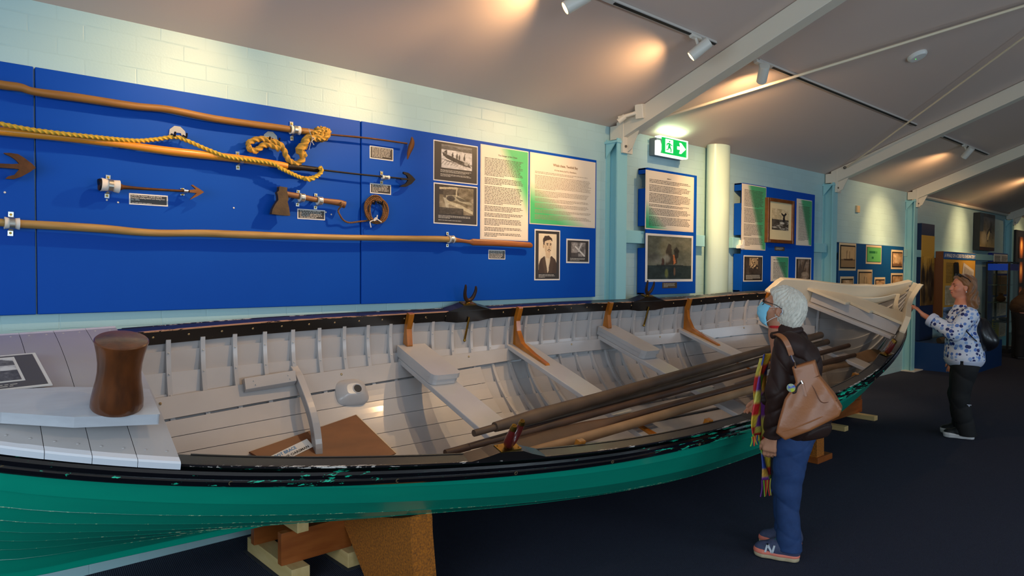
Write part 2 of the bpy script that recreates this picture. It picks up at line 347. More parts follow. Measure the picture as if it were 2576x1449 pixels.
# ---- exit sign
t = thing('exit_sign', (5.83, 4.1, 2.7), 'illuminated green and white running man exit sign with an arrow, fixed high on the wall', 'exit sign')
WH = mat('white_plastic', (232, 230, 224), .35); GREYP = mat('grey_plastic', (120, 128, 130), .45)
MB().bb((5.58, 4.11, 2.76), (6.06, 4.2, 2.93)).build('back_box', GREYP, t, bevel=.006)
gx = lambda u: 5.615+.425*u
mb = MB(); mb.prism([(0, 0), (.035, -.0), (.05, .045), (.05, .085), (.035, .13), (0, .13)][::-1], (5.55, 4.11, 2.765), (0, -1, 0), (0, 0, 1), (1, 0, 0), .04)
mb.bb((5.55, 4.052, 2.755), (6.01, 4.11, 2.768)); mb.bb((5.55, 4.052, 2.925), (6.01, 4.11, 2.937)); mb.bb((6.0, 4.045, 2.76), (6.012, 4.11, 2.935))
mb.build('housing', mat('lit_white_diffuser', (255, 255, 250), .4, emit=((255, 250, 240), 1.1)), t)
EG = mat('lit_green', (10, 150, 70), .3, emit=((0, 168, 72), .95)); EW = mat('lit_white_mark', (255, 255, 255), .3, emit=((240, 255, 245), 1.0))
mb = MB(); X0, Y0, Zb = 5.586, 4.052, 2.768; w, h = .418, .157
mb.bb((X0, Y0, Zb), (X0+w, Y0+.006, Zb+h))
fx = lambda pts, e: mb.prism([(X0+w*a, Zb+h*b) for a, b in pts], (0, Y0-e, 0), (1, 0, 0), (0, 0, 1), (0, 1, 0), .002, mi=1)
fx([(.13, .12), (.43, .12), (.43, .93), (.13, .93)], .002)
mb.prism([(X0+w*a, Zb+h*b) for a, b in [(.60, .42), (.60, .62), (.72, .62), (.68, .86), (.76, .86), (.95, .52), (.76, .18), (.68, .18), (.72, .42)]], (0, Y0-.002, 0), (1, 0, 0), (0, 0, 1), (0, 1, 0), .002, mi=1)
def grn(pts): mb.prism([(X0+w*a, Zb+h*b) for a, b in pts], (0, Y0-.004, 0), (1, 0, 0), (0, 0, 1), (0, 1, 0), .002, mi=0)
grn([(.285+.025*math.cos(a), .80+.055*math.sin(a)) for a in np.linspace(0, 6.28, 11)[:-1]])
grn([(.24, .72), (.31, .70), (.36, .62), (.41, .60), (.40, .56), (.34, .57), (.31, .62), (.33, .46), (.37, .32), (.36, .16), (.33, .16), (.33, .31), (.27, .40), (.24, .28), (.15, .24), (.15, .28), (.22, .33), (.23, .48), (.25, .62), (.20, .60), (.19, .50), (.165, .50), (.17, .64)])
mb.build('sign_face', [EG, EW], t)
# spot on the light given off by the sign's tube
l = bpy.data.lights.new('exit_sign_glow', 'AREA'); l.shape = 'RECTANGLE'; l.size = .4; l.size_y = .03; l.energy = 1.1; l.color = (.55, 1, .6)
o = bpy.data.objects.new('exit_sign_glow', l); C.objects.link(o); o.location = (5.78, 4.06, 2.945); o.rotation_euler = (math.radians(180), 0, 0)

# ---- ceiling tracks, spot lamps, smoke alarm, rods, security floodlight
TRW = mat('track_white', (215, 208, 200), .4); TRB = mat('track_black', (18, 18, 20), .5); LAMPW = mat('lamp_body_white', (222, 216, 205), .35)
LIT = mat('lamp_face', (255, 200, 120), .3, emit=((255, 205, 120), 9))
nrm = np.array([0, -math.sin(math.radians(20.74)), -math.cos(math.radians(20.74))])
for i, (x0, x1, black, lb) in enumerate([(1.2, 4.8, [(3.58, 4.5), (4.68, 4.8)], 'nearest length, left of the first roof beam'), (5.46, 9.2, [(5.7, 9.2)], 'middle length, between the first two roof beams'), (10.13, 12.25, [(10.2, 11.0), (11.15, 12.2)], 'far short length, before the third roof beam')]):
    y = 3.0; p0 = np.array([x0, y, cz(y)])+nrm*.012; p1 = np.array([x1, y, cz(y)])+nrm*.012
    t = thing('lighting_track', (x0, y, cz(y)-.05), 'slim ceiling lighting track, '+lb, 'lighting track', 'ceiling lighting tracks')
    MB().bar(p0, p1, .034, .02, up=nrm).build('track_body', TRW, t)
    mb = MB()
    for a, b in black: mb.bar(np.array([a, y, cz(y)])+nrm*.023, np.array([b, y, cz(y)])+nrm*.023, .02, .004, up=nrm)
    mb.build('track_slot', TRB, t)
def lamp(base, d, label, lit=True, off=.1):
    base = np.array(base, float); d = unit(d); b0 = base+nrm*.03
    t = thing('track_spotlight', tuple(base+nrm*.2), label, 'spotlight', 'ceiling track spotlights')
    MB().bar(b0-np.array([.06, 0, 0]), b0+np.array([.06, 0, 0]), .034, .03, up=nrm).build('adapter', LAMPW, t, bevel=.004)
    c = b0+nrm*.11
    MB().tube([b0, b0+nrm*.05, c], .011, 10).build('stem', LAMPW, t)
    z = d; x = unit(np.cross(z, [0, .3, 1])); y = np.cross(z, x); R = np.stack([x, y, z], 1)
    MB().lathe([(.0, -.085), (.04, -.085), (.042, -.08), (.042, .075), (.038, .08), (.035, .07)], 28, c, R, cap=False).build('barrel', LAMPW, t)
    MB().lathe([(.0, .084), (.02, .083), (.036, .078)], 28, c, R, cap=False).build('lens', LIT if lit else TRB, t)
    return c+d*.085, d
kA = (3.17, 3.0, cz(3.0)); kB = (4.52, 3.0, cz(3.0)); kC = (5.46, 3.0, cz(3.0)); kD = (11.07, 3.0, cz(3.0))
tA = np.array([1.75, 4.17, 2.15]); tB = np.array([3.75, 4.17, 2.15]); tC = np.array([6.95, 4.15, 1.9]); tD = np.array([11.5, 4.2, 1.95])
for kb, tg, lb, pw, sp in ((kA, tA, 'lit white track spotlight cut off by the top edge of the photo', 185, 1), (kB, tB, 'lit white track spotlight hanging left of the nearest roof beam', 175, 1), (kC, tC, 'white track spotlight seen side on beside the tie rod', 250, 1), (kD, tD, 'small far track spotlight over the teal board', 230, 1)):
    c, d = lamp(kb, tg-(np.array(kb)+nrm*.14), lb)
    spot('spot_beam', tuple(c), tuple(tg), pw, 66, .9); spot('spot_spill', tuple(c), tuple(tg), pw*.32, 152, .8)
# two further lamps on the same track, above the frame, light the boards and the deck
for kb, tg, lb, pw in (((1.75, 3.0, cz(3.0)), (1.1, 4.17, 2.5), 'white track spotlight above the left boards', 110),):
    c, d = lamp(kb, np.array(tg)-(np.array(kb)+nrm*.14), lb); spot('spot_beam', tuple(c), tg, pw, 60, .9)
for x, tg, pw in ((15.5, (15.3, 4.2, 2.2), 190), (19.6, (19.8, 4.1, 2.1), 160)):
    kb = np.array([x, 2.9, cz(2.9)]); c, d = lamp(kb, np.array(tg)-(kb+nrm*.14), 'far track spotlight towards the end of the room, '+('before' if x < 18 else 'beyond')+' the last column')
    spot('spot_beam', tuple(c), tg, pw, 60, .9); spot('spot_spill', tuple(c), tg, pw*.3, 152, .8)
# a lamp of the ridge track, aimed into the boat
for kb, tg, pw, an in (((3.9, 1.2, cz(1.2)), (3.0, 3.45, .5), 200, 34), ((8.3, 1.4, cz(1.4)), (8.7, 3.3, 1.2), 190, 40), ((2.2, 1.2, cz(1.2)), (1.2, 3.3, .8), 50, 45)):
    kb = np.array(kb); c, d = lamp(kb, np.array(tg)-(kb+nrm*.14), 'ridge track spotlight aimed down at the %s of the whaleboat' % ('middle' if kb[0] < 5 and kb[0] > 3 else 'bow' if kb[0] > 5 else 'stern deck')); spot('spot_beam', tuple(c), tg, pw, an, .7, col=(1, .74, .45))
t = thing('smoke_alarm', (7.17, 2.34, cz(2.34)-.05), 'flat round smoke alarm with a green light on the ceiling', 'smoke alarm')
R = np.stack([unit(np.cross(nrm, [0, 1, 0])), unit(np.cross(nrm, np.cross(nrm, [0, 1, 0]))), nrm], 1)
o_ = np.array([7.17, 2.34, cz(2.34)])
MB().lathe([(.0, .0), (.085, 0), (.085, .018), (.07, .034), (.02, .036), (0, .036)], 28, o_, R, cap=False).build('alarm_body', WH, t)
MB().ball(o_+nrm*.038+np.array([-.01, .02, 0]), .007, n=8).build('indicator', mat('green_led', (20, 255, 30), .3, emit=((20, 255, 40), 4)), t)
ROD = mat('rod_paint', (232, 214, 184), .35)
tag(MB().tube([(5.15, 3.9, cz(3.9)-.09), (7.25, 1.54, cz(1.54)-.05), (8.1, .62, cz(.62)-.04)], .013, 10).build('tie_rod', ROD), 'pale diagonal tie rod under the ceiling, thicker one passing behind the middle spotlight', 'tie rod', 'roof tie rods')
t = thing('tie_rod', (9.4, 3.9, 3.0), 'thin diagonal tie rod running down to a bolt on the second roof beam', 'tie rod', 'roof tie rods')
MB().tube([(9.47, 3.9, cz(3.9)-.05), (8.0, 1.69, cz(1.69)-.05), (7.3, .64, cz(.64)-.04)], .011, 10).build('rod', ROD, t)
MB().ball((9.46, 3.93, cz(3.9)-.055), .02, n=10).build('fixing_bolt', BOLT, t)
t = thing('floodlight', (5.0, 3.9, 2.95), 'small cream box on a short arm fixed over the first column', 'floodlight')
a0 = wp(1556, 297, 4.0); a1 = wp(1600, 284, 3.86)
MB().tube([a0, a1], .017, 12).tube([a0-np.array([.0, 0, .03]), a0+unit(a1-a0)*.06], .026, 12).build('arm', PAINTW, t)
c = wp(1612, 280, 3.84); MB().box(c, (.09, .075, .125), rotz(.25)@roty(-.2)).build('lamp_box', PAINTW, t, bevel=.006)
tag(MB().bb((10.50, 4.17, 2.50), (10.60, 4.2, 2.60)).build('wall_sensor', mat('sensor_cream', (224, 190, 140), .4), bevel=.006), 'small cream sensor box on the brick wall above the teal board', 'sensor')
mb = MB(); d0 = wp(2397, 362, 3.2)
# ================================================================ WHALEBOAT
BO = np.array([1.6, 3.5000, .30845]); byaw, bpit, bheel = -.04208895, -.01037970, .32422943
bA = np.array([math.cos(byaw)*math.cos(bpit), math.sin(byaw)*math.cos(bpit), math.sin(bpit)])
b0 = unit(np.cross([0, 0, 1], bA)); c0 = np.cross(bA, b0)
bB = b0*math.cos(bheel)+c0*math.sin(bheel); bC = np.cross(bA, bB)
BM = np.eye(4); BM[:3, 0] = bA; BM[:3, 1] = bB; BM[:3, 2] = bC; BM[:3, 3] = BO
def bw(a, b, c): return BO+bA*a+bB*b+bC*c
def bpx(px, py, c):                      # point of the boat's plane at height c
    d = ray(px, py); O = np.array([0, 0, CH])-BO; R = BM[:3, :3].T; dl = R@d; Ol = R@O; t = (c-Ol[2])/dl[2]; return Ol+dl*t
def spl(k, v, x):
    k = np.array(k, float); v = np.array(v, float); n = len(k); h = np.diff(k); A = np.eye(n); r = np.zeros(n)
    for i in range(1, n-1):
        A[i, i-1] = h[i-1]; A[i, i] = 2*(h[i-1]+h[i]); A[i, i+1] = h[i]; r[i] = 6*((v[i+1]-v[i])/h[i]-(v[i]-v[i-1])/h[i-1])
    m = np.linalg.solve(A, r); x = np.asarray(x, float); i = np.clip(np.searchsorted(k, x)-1, 0, n-2); t = x-k[i]; u = k[i+1]-x
    return (m[i]*u**3+m[i+1]*t**3)/(6*h[i])+(v[i]/h[i]-m[i]*h[i]/6)*u+(v[i+1]/h[i]-m[i+1]*h[i]/6)*t
aT, aS, cS = -2.05, 7.011, 1.3270
KB = ([aT, -1.65, -1.2, 0, 1.4, 2.8, 4.2, 5.6, 6.6, aS], [.03, .24, .42937, .75373, .92619, .93924, .84146, .51054, .12959, .02])
KS = ([aT, -1.2, 0, 1.4, 2.8, 4.2, 5.6, 6.6, aS], [1.019, .88899, .81094, .77458, .80692, .87648, 1.03716, 1.14751, cS])
def Bf(a): return np.maximum(spl(*KB, a), .012)
def Sf(a): return spl(*KS, a)
RB, RS = 6.2, -1.1
def kf(a):
    t = np.clip((np.asarray(a, float)-RB)/(aS-RB), 0, 1); s = np.clip((RS-np.asarray(a, float))/(RS-aT), 0, 1)
    return (1-np.sqrt(np.maximum(0, 1-t*t)))*cS*.9+(1-np.sqrt(np.maximum(0, 1-s*s)))*.95
HW = np.array([[.19, .199, .995, .502], [.717, .103, 1.015, .381], [.593, .107, 1.049, .398]])
def section(a, n=60):
    w = [np.interp(a, [-1, 2.2, 5.5], HW[:, i]) for i in range(4)]
    Bm = float(Bf(a)); Sm = float(Sf(a))-.012; k = float(kf(a)); H = Sm-k; m = min(max(Bm/.94, 0), 1); Bo = Bm+min(.042, Bm)
    P = [np.array(q) for q in ([.022, k+min(.05, H*.3)], [Bm*(.25+(w[0]-.25)*m), k+H*(.22*(1-m)+w[1])+.012], [Bm*(.72+(w[2]-.72)*m)+.02*m, k+H*(.5*(1-m)+w[3]*m)], [Bo, Sm])]
    t = np.linspace(0, 1, 120)[:, None]; Q = (1-t)**3*P[0]+3*t*(1-t)**2*P[1]+3*t*t*(1-t)*P[2]+t**3*P[3]
    s = np.r_[0, np.cumsum(np.linalg.norm(np.diff(Q, axis=0), axis=1))]; u = np.linspace(0, s[-1], n)
    R = np.stack([np.interp(u, s, Q[:, 0]), np.interp(u, s, Q[:, 1])], 1)
    T = np.gradient(R, axis=0); T /= np.linalg.norm(T, axis=1)[:, None]+1e-9
    return R, np.stack([T[:, 1], -T[:, 0]], 1)        # outward normal
def hpt(a, s, off):                                  # s = fraction of girth, off outward
    R, N = section(a); i = s*(len(R)-1); j = int(min(i, len(R)-2)); f = i-j
    q = R[j]*(1-f)+R[j+1]*f+(N[j]*(1-f)+N[j+1]*f)*off; return max(q[0], .004), q[1]
def s_at(a, c):
    R, N = section(a); return float(np.interp(c, R[:, 1], np.linspace(0, 1, len(R))))
# ---- materials
GREEN = mat('green_hull_paint', (6, 166, 134), .24, coat=.4, noise=(2.2, .8), col2=(4, 152, 126), stretch=(.6, 4, 4), bump=(7, .25, .003))
GREY = mat('grey_boat_paint', (184, 180, 180), .30, coat=.3, noise=(5, .7), col2=(172, 168, 168), bump=(14, .12, .002))
GREYD = mat('shadow_gap', (60, 56, 54), .8); CREAM = mat('bow_cream_paint', (214, 200, 176), .34, coat=.2)
DECKW = mat('deck_edge_white', (226, 226, 232), .3, coat=.3)
def worn(name, base, chip, thr, scale, stretch, rough=.22, metal=0):
    m = bpy.data.materials.new(name); m.use_nodes = True; nt = m.node_tree; b = nt.nodes['Principled BSDF']; L = nt.links.new
    tc = nt.nodes.new('ShaderNodeTexCoord'); mp = nt.nodes.new('ShaderNodeMapping'); mp.inputs['Scale'].default_value = stretch; L(tc.outputs['Object'], mp.inputs[0])
    n1 = nt.nodes.new('ShaderNodeTexNoise'); n1.inputs['Scale'].default_value = scale; n1.inputs['Detail'].default_value = 9; n1.inputs['Roughness'].default_value = .7; L(mp.outputs[0], n1.inputs['Vector'])
    n2 = nt.nodes.new('ShaderNodeTexNoise'); n2.inputs['Scale'].default_value = .9; n2.inputs['Detail'].default_value = 2; L(tc.outputs['Object'], n2.inputs['Vector'])
    ml = nt.nodes.new('ShaderNodeMath'); ml.operation = 'ADD'; L(n1.outputs[0], ml.inputs[0])
    sc_ = nt.nodes.new('ShaderNodeMath'); sc_.operation = 'MULTIPLY'; sc_.inputs[1].default_value = .55; L(n2.outputs[0], sc_.inputs[0]); L(sc_.outputs[0], ml.inputs[1])
    rp = nt.nodes.new('ShaderNodeValToRGB'); L(ml.outputs[0], rp.inputs[0]); rp.color_ramp.elements[0].position = thr; rp.color_ramp.elements[1].position = thr+.012
    rp.color_ramp.elements[0].color = (*lin(base), 1); rp.color_ramp.elements[1].color = (*lin(chip), 1); L(rp.outputs[0], b.inputs['Base Color'])
    b.inputs['Roughness'].default_value = rough; b.inputs['Coat Weight'].default_value = .6; b.inputs['Coat Roughness'].default_value = .14
    bp = nt.nodes.new('ShaderNodeBump'); bp.inputs['Strength'].default_value = .25; bp.inputs['Distance'].default_value = .002; L(n1.outputs[0], bp.inputs['Height']); L(bp.outputs[0], b.inputs['Normal'])
    return m
BLK_IN = worn('worn_black_inner', (13, 11, 11), (150, 118, 92), .99, 6, (3, 8, 8), .3)
BLK_CAP = worn('worn_black_cap', (27, 22, 20), (190, 172, 150), 1.02, 6, (3, 8, 8), .3)
BLK_RAIL = worn('worn_black_rail', (9, 9, 13), (34, 208, 164), .885, 5, (1.2, 9, 9), .2)
EDGE_C = worn('worn_copper_edge', (24, 18, 18), (205, 150, 112), .72, 10, (1, 8, 8), .35)
EDGE_W = worn('worn_pale_edge', (24, 22, 24), (226, 214, 204), .86, 12, (1, 8, 8), .35)
OILED = wood('varnished_knee', (142, 78, 14), (186, 112, 30), .25, 5, (6, 2, 2), coat=.5)
BRASS = mat('brass', (176, 140, 62), .38, 1, noise=(12, .6), col2=(120, 88, 36)); LEATH = mat('oxblood_leather', (92, 24, 18), .3, coat=.5, bump=(60, .2))
IRON = mat('dark_iron', (40, 28, 24), .5, .4, noise=(14, .7), col2=(74, 46, 30), bump=(40, .3)); RIV = mat('grey_rivet', (196, 192, 188), .3, coat=.3); RIVB = mat('brass_screw', (176, 150, 110), .35, .7)
boat = thing('whaleboat', (0, 0, 0), 'long green open whaleboat with black gunwales and grey inside, tilted on timber supports', 'boat', M=BM)
def P(name, mb, m, parent=None, **k): return mb.build(name, m, parent or boat, local=boat, **k)
# ---- planking
AG = np.r_[aT+(RS-aT)*(1-np.cos(np.linspace(0, math.pi/2, 14)))[:-1]*1.0, np.linspace(RS, RB, 66)[:-1], RB+(aS-RB)*np.sin(np.linspace(0, math.pi/2, 14))]
AG[0] = aT+.004; AG[-1] = aS-.004
NS = 9; SJ = np.linspace(0, 1, NS+1)
mb = MB()
LAPG = {}
for sg in (1, -1):
    G = []; Gi = []
    for a in AG:
        row = []; ri = []; f_ = min(1, float(Bf(a))/.25)
        for j in range(NS):
            for f in (0, 1):
                s = SJ[j]+(SJ[j+1]-SJ[j])*f
                b, c = hpt(a, s, .0145*f_*(1-f)+.0005); row.append((a, sg*b, c))
                if f == 0 and 1 <= j <= 6: LAPG.setdefault((sg, j), []).append((a, b, c, hpt(a, s, 1)))
                b, c = hpt(a, s, -.004-.016*f); ri.append((a, sg*b, c))
        G.append(row); Gi.append(ri)
    mb.grid(G, 0, flip=sg > 0); mb.grid(Gi, 1, flip=sg < 0)
LAPE = worn('lap_edge_wear_glint', (6, 118, 96), (176, 196, 150), .835, 18, (2.2, 9, 9), .25)
for (sg, j), L in LAPG.items():                  # rubbed arrises of the laps, their highlights painted in as pale flecks
    G = []
    for a, b, c, q in L[6:-6]:
        n = unit([q[0]-b, q[1]-c]); t_ = np.array([-n[1], n[0]]); t_ = t_ if t_[1] > 0 else -t_
        p0 = np.array([b, c])+n*.0003-t_*.0006; G.append([(a, sg*(p0+u)[0], (p0+u)[1]) for u in (-n*.003, n*.0012, n*.0012+t_*.0022, -n*.001+t_*.0035)])
    mb.grid(G, 2, cv=True, sm=False)
P('hull_planking', mb, [GREEN, GREY, LAPE], fix=False)
# ---- keel, stem, sternpost
th = np.linspace(0, math.pi/2*.985, 16)
cen = [(RS-(RS-aT)*math.sin(t), (1-math.cos(t))*.95) for t in th[::-1]]+[(x, 0) for x in np.linspace(RS+.3, RB-.3, 24)]+[(RB+(aS-RB)*math.sin(t), (1-math.cos(t))*cS*.9) for t in th]
cen = [(aT-.01, 1.12), (aT-.005, 1.0)]+cen+[(aS+.005, 1.24), (aS+.045, 1.335)]
cen = np.array(cen); T = np.gradient(cen, axis=0); T /= np.linalg.norm(T, axis=1)[:, None]; N2 = np.stack([T[:, 1], -T[:, 0]], 1)
mb = MB(); G = []
for ii, ((a, c), n) in enumerate(zip(cen, N2)):
    w = .026; i, o = np.array([a, c])-n*(.062 if ii <= len(cen)-6 else .035), np.array([a, c])+n*(.002 if ii <= len(cen)-22 else .002+.05*min(1, (ii-len(cen)+22)/14))
    G.append([(i[0], -w, i[1]), (o[0], -w, o[1]), (o[0], w, o[1]), (i[0], w, i[1])])
k = len(cen)
mb.grid(G[:-5], 0, cv=True, sm=False); mb.grid(G[-6:], 1, cv=True, sm=False); mb.add(G[0], [(0, 1, 2, 3)], 0); mb.add(G[-1], [(0, 1, 2, 3)], 1)
P('keel_and_stems', mb, [GREEN, CREAM], bevel=.004)
# ---- gunwales: inner black plank, cap, outer rubbing rail with worn edges
AL = np.linspace(-2.0, 5.62, 140)
def sweep(prof, aa, sg, mi=0, mb=None, sm=False):
    """prof: list of (db, dc) relative to the inner gunwale line"""
    mb = mb or MB(); G = []
    for a in aa:
        e = (float(Bf(a+.01))-float(Bf(a-.01)))/.02; n = unit([-e, 1]); B, S = float(Bf(a)), float(Sf(a))
        G.append([(a+db*n[0], sg*(B+db*n[1]), S+dc) for db, dc in prof])
    mb.grid(G, mi, cv=True, sm=sm); k = len(prof); mb.add(G[0], [tuple(range(k))], mi); mb.add(G[-1], [tuple(range(k))], mi); return mb
AL2 = AL[AL > -.79]
for sg, nm in ((1, 'far'), (-1, 'near')):
    mb = sweep([(0, -.003), (0, -.078), (.03, -.078), (.03, -.003)], AL2, sg)
    for i, a in enumerate(np.arange(-.62, 5.5, .183)):
        mb.lathe([(.007, 0), (.006, .004), (0, .005)], 8, (a, sg*(float(Bf(a))+.001), float(Sf(a))-.035), rotx(math.pi/2 if sg > 0 else -math.pi/2), mi=1, cap=False)
    P('inner_gunwale', mb, [BLK_IN, RIVB], bevel=.003)
    mb = sweep([(.003, -.012), (.067, -.012), (.067, -.001), (.003, -.001)], AL, sg)
    cap = P('gunwale_cap', mb, BLK_CAP)
    mb = sweep([(-.002, -.005), (.004, -.005), (.005, .002), (-.002, .002)], AL2, sg); P('inner_worn_edge', mb, EDGE_C if sg > 0 else BLK_CAP, cap)
    mb = sweep([(.065, -.006), (.071, -.008), (.071, .0005), (.065, .001)], AL2, sg); P('outer_worn_edge', mb, EDGE_W, cap)
    mb = sweep([(.042, -.024), (.075, -.024), (.083, -.034), (.083, -.052), (.078, -.056), (.084, -.062), (.084, -.078), (.076, -.088), (.042, -.088)], np.linspace(-2.02, 6.7, 170), sg, sm=False)
    for a in (-1.3, -.62, .02, .6, 1.2, 1.9, 2.7, 3.5, 4.4, 5.2):
        mb.lathe([(.009, 0), (.009, .003), (.006, .003), (.006, .0), (0, 0)], 10, (a, sg*(float(Bf(a))+.083), float(Sf(a))-.068), rotx(-math.pi/2 if sg > 0 else math.pi/2), mi=1, cap=False)
    P('rubbing_rail', mb, [BLK_RAIL, RIVB])
# ---- ribs
RIBS = np.arange(-.725, 6.0, .183)
def sweep_path(mb, pts, w, h, sg, a, mi=0):
    G = []
    for (b, c), (nb, nc) in pts:
        G.append([(a-w/2, sg*b, c), (a-w/2+.004, sg*(b-nb*h), c-nc*h), (a+w/2-.004, sg*(b-nb*h), c-nc*h), (a+w/2, sg*b, c)])
    mb.grid(G, mi, cv=True, sm=False); mb.add(G[0], [(0, 1, 2, 3)], mi); mb.add(G[-1], [(0, 1, 2, 3)], mi)
for sg in (1, -1):
    for a in RIBS:
        R, N = section(a, 40); pts = [((R[i][0]-N[i][0]*.014, R[i][1]-N[i][1]*.014), N[i]) for i in range(1, 39) if R[i][1] < float(Sf(a))-.06]
        mb = MB(); sweep_path(mb, pts, .031, .023, sg, a)
        for j in range(2, NS):
            b, c = hpt(a, SJ[j]-.012, -.038)
            if sg > 0 and c < float(Sf(a))-.09: mb.ball((a, b, c), (.0055, .0055, .0055), n=6, mi=1)
        P('rib', mb, [GREY, RIV], bevel=0)
# ---- risers (long stringers the thwarts rest on)
def strip(mb, aa, c_hi, c_lo, off0, off1, sg, mi=0, n=3):
    G = []
    for a in aa:
        s1, s0 = s_at(a, float(Sf(a))-c_hi), s_at(a, float(Sf(a))-c_lo); o = []; q = []
        for s in np.linspace(s0, s1, n):
            b, c = hpt(a, s, -off1); o.append((a, sg*b, c)); b, c = hpt(a, s, -off0); q.append((a, sg*b, c))
        G.append(o+q[::-1])
    mb.grid(G, mi, cv=True, sm=False); k = len(G[0]); mb.add(G[0], [tuple(range(k))], mi); mb.add(G[-1], [tuple(range(k))], mi); return mb
for sg in (1, -1):
    mb = strip(MB(), np.linspace(-.78, 5.8, 90), .335, .425, .030, .052, sg)
    for a in np.arange(-.6, 5.6, .55):
        b, c = hpt(a, s_at(a, float(Sf(a))-.36), -.053); mb.ball((a, sg*b, c), .008, n=8, mi=1)
    P('riser', mb, [GREY, RIVB])
    # lining boards, stern and bow
    for (a0, a1) in ((-.78, 1.70), (4.12, 5.9)):
        NB = 6
        for j in range(NB):
            G = []
            for a in np.linspace(a0, a1, 30):
                st = s_at(a, float(Sf(a))-.432); lo, hi = st*j/NB+.0017, st*(j+1)/NB-.0017; o = []; q = []
                aa = a + (.0 if a < a1-.2 else 0)
                for s in np.linspace(lo, hi, 4):
                    b, c = hpt(a, s, -.046); o.append((aa, sg*b, c)); b, c = hpt(a, s, -.032); q.append((aa, sg*b, c))
                G.append(o+q[::-1])
            mb = MB(); mb.grid(G, 0, cv=True, sm=False); k = 8; mb.add(G[0], [tuple(range(k))]); mb.add(G[-1], [tuple(range(k))])
            P('lining_board', mb, GREY)
# bottom boards amidships
for j in range(-3, 4):
    G = []
    for a in np.linspace(1.95, 4.1, 12):
        b = j*.105; c = hpt(a, 0.03+abs(j)*.085, -.04)[1]+.012+.004*abs(j)
        G.append([(a, b-.045, c), (a, b+.045, c), (a, b+.045, c+.014), (a, b-.045, c+.014)])
    mb = MB(); mb.grid(G, 0, cv=True, sm=False); mb.add(G[0], [(0, 1, 2, 3)]); mb.add(G[-1], [(0, 1, 2, 3)]); P('bottom_board', mb, GREY)
# ---- thwarts, box seats, knees
TH = [.99+1.03*i for i in range(5)]
def bin_(a, c, off=.045):                            # half breadth inside at height c
    return hpt(a, s_at(a, c), -off)[0]
for i, a in enumerate(TH):
    c1 = float(Sf(a))-.322; w = .225; e = bin_(a, c1, .03); mb = MB(); mb.bb((a-.015, -e, c1), (a-.015+w, e, c1+.034))
    th_ = P('thwart', mb, GREY, bevel=.005)
    full = i in (1, 3)
    if not full:
        e1 = bin_(a, c1+.08, .03)
        for z, dz, sh in ((c1+.036, .038, .008), (c1+.076, .034, 0)):
            mb = MB(); x0, x1, r = a-.015+sh*.5, a-.015+w-sh, .035
            out = [(x0, e1), (x0, .36+r+sh), (x0+r*.3, .36+r*.3+sh), (x0+r, .36+sh), (x1-r, .36+sh), (x1-r*.3, .36+r*.3+sh), (x1, .36+r+sh), (x1, e1)]
            mb.prism(out, (0, 0, z), (1, 0, 0), (0, 1, 0), (0, 0, 1), dz); P('seat_box', mb, GREY, bevel=.006)
    for sg in (1, -1):
        B, S = float(Bf(a)), float(Sf(a)); top = c1+.034+(.076 if (not full and sg > 0) else 0)
        pr = [(B+.0, S+.012), (B-.034, S+.012), (B-.036, S-.10), (B-.07, S-.17)]
        if full: pr += [(B-.15, top+.045), (B-.30, top+.022), (B-.46, top+.012), (B-.475, top), (B-.06, top)]
        else: pr += [(B-.085, top+.012), (B-.085, top), (B-.01, top)]
        pr += [(B-.0, S-.08)]
        pr = [(min(x, bin_(a+.07, max(y, c1+.01), .032)) if y < S-.09 else x, y) for x, y in pr]
        mb = MB(); mb.prism([(sg*x, y) for x, y in pr], (a+.045, 0, 0), (0, 1, 0), (0, 0, 1), (1, 0, 0), .042); P('knee', mb, OILED, bevel=.005)
# ---- rowlock blocks and rowlocks
def pad(a, sg, hw=.21, h=.04):
    mb = MB(); prof = [(-hw, -.002), (-hw*.55, h*.55), (-hw*.3, h), (hw*.3, h), (hw*.55, h*.55), (hw, -.002)]; G = []
    for da, dc in prof:
        B, S = float(Bf(a+da)), float(Sf(a+da)); G.append([(a+da, sg*(B-.003), S-.002), (a+da, sg*(B-.003), S+dc), (a+da, sg*(B+.072), S+dc), (a+da, sg*(B+.072), S-.002)])
    mb.grid(G, 0, cv=True, sm=False)
    for sgn in (-1, 1):
        pass
    mb.add(G[0], [(0, 1, 2, 3)]); mb.add(G[-1], [(0, 1, 2, 3)])
    # swelling of the inner plank below the block
    G = []
    for da, dc in ((-hw, 0), (-hw*.5, .012), (hw*.5, .012), (hw, 0)):
        B, S = float(Bf(a+da)), float(Sf(a+da)); G.append([(a+da, sg*(B-.004-dc*.4), S-.0), (a+da, sg*(B-.004-dc*.4), S-.078-dc), (a+da, sg*(B+.0), S-.078-dc), (a+da, sg*(B+.0), S)])
    mb.grid(G, 0, cv=True, sm=False)
    return P('rowlock_block', mb, BLK_CAP if sg < 0 else BLK_IN, bevel=.004)
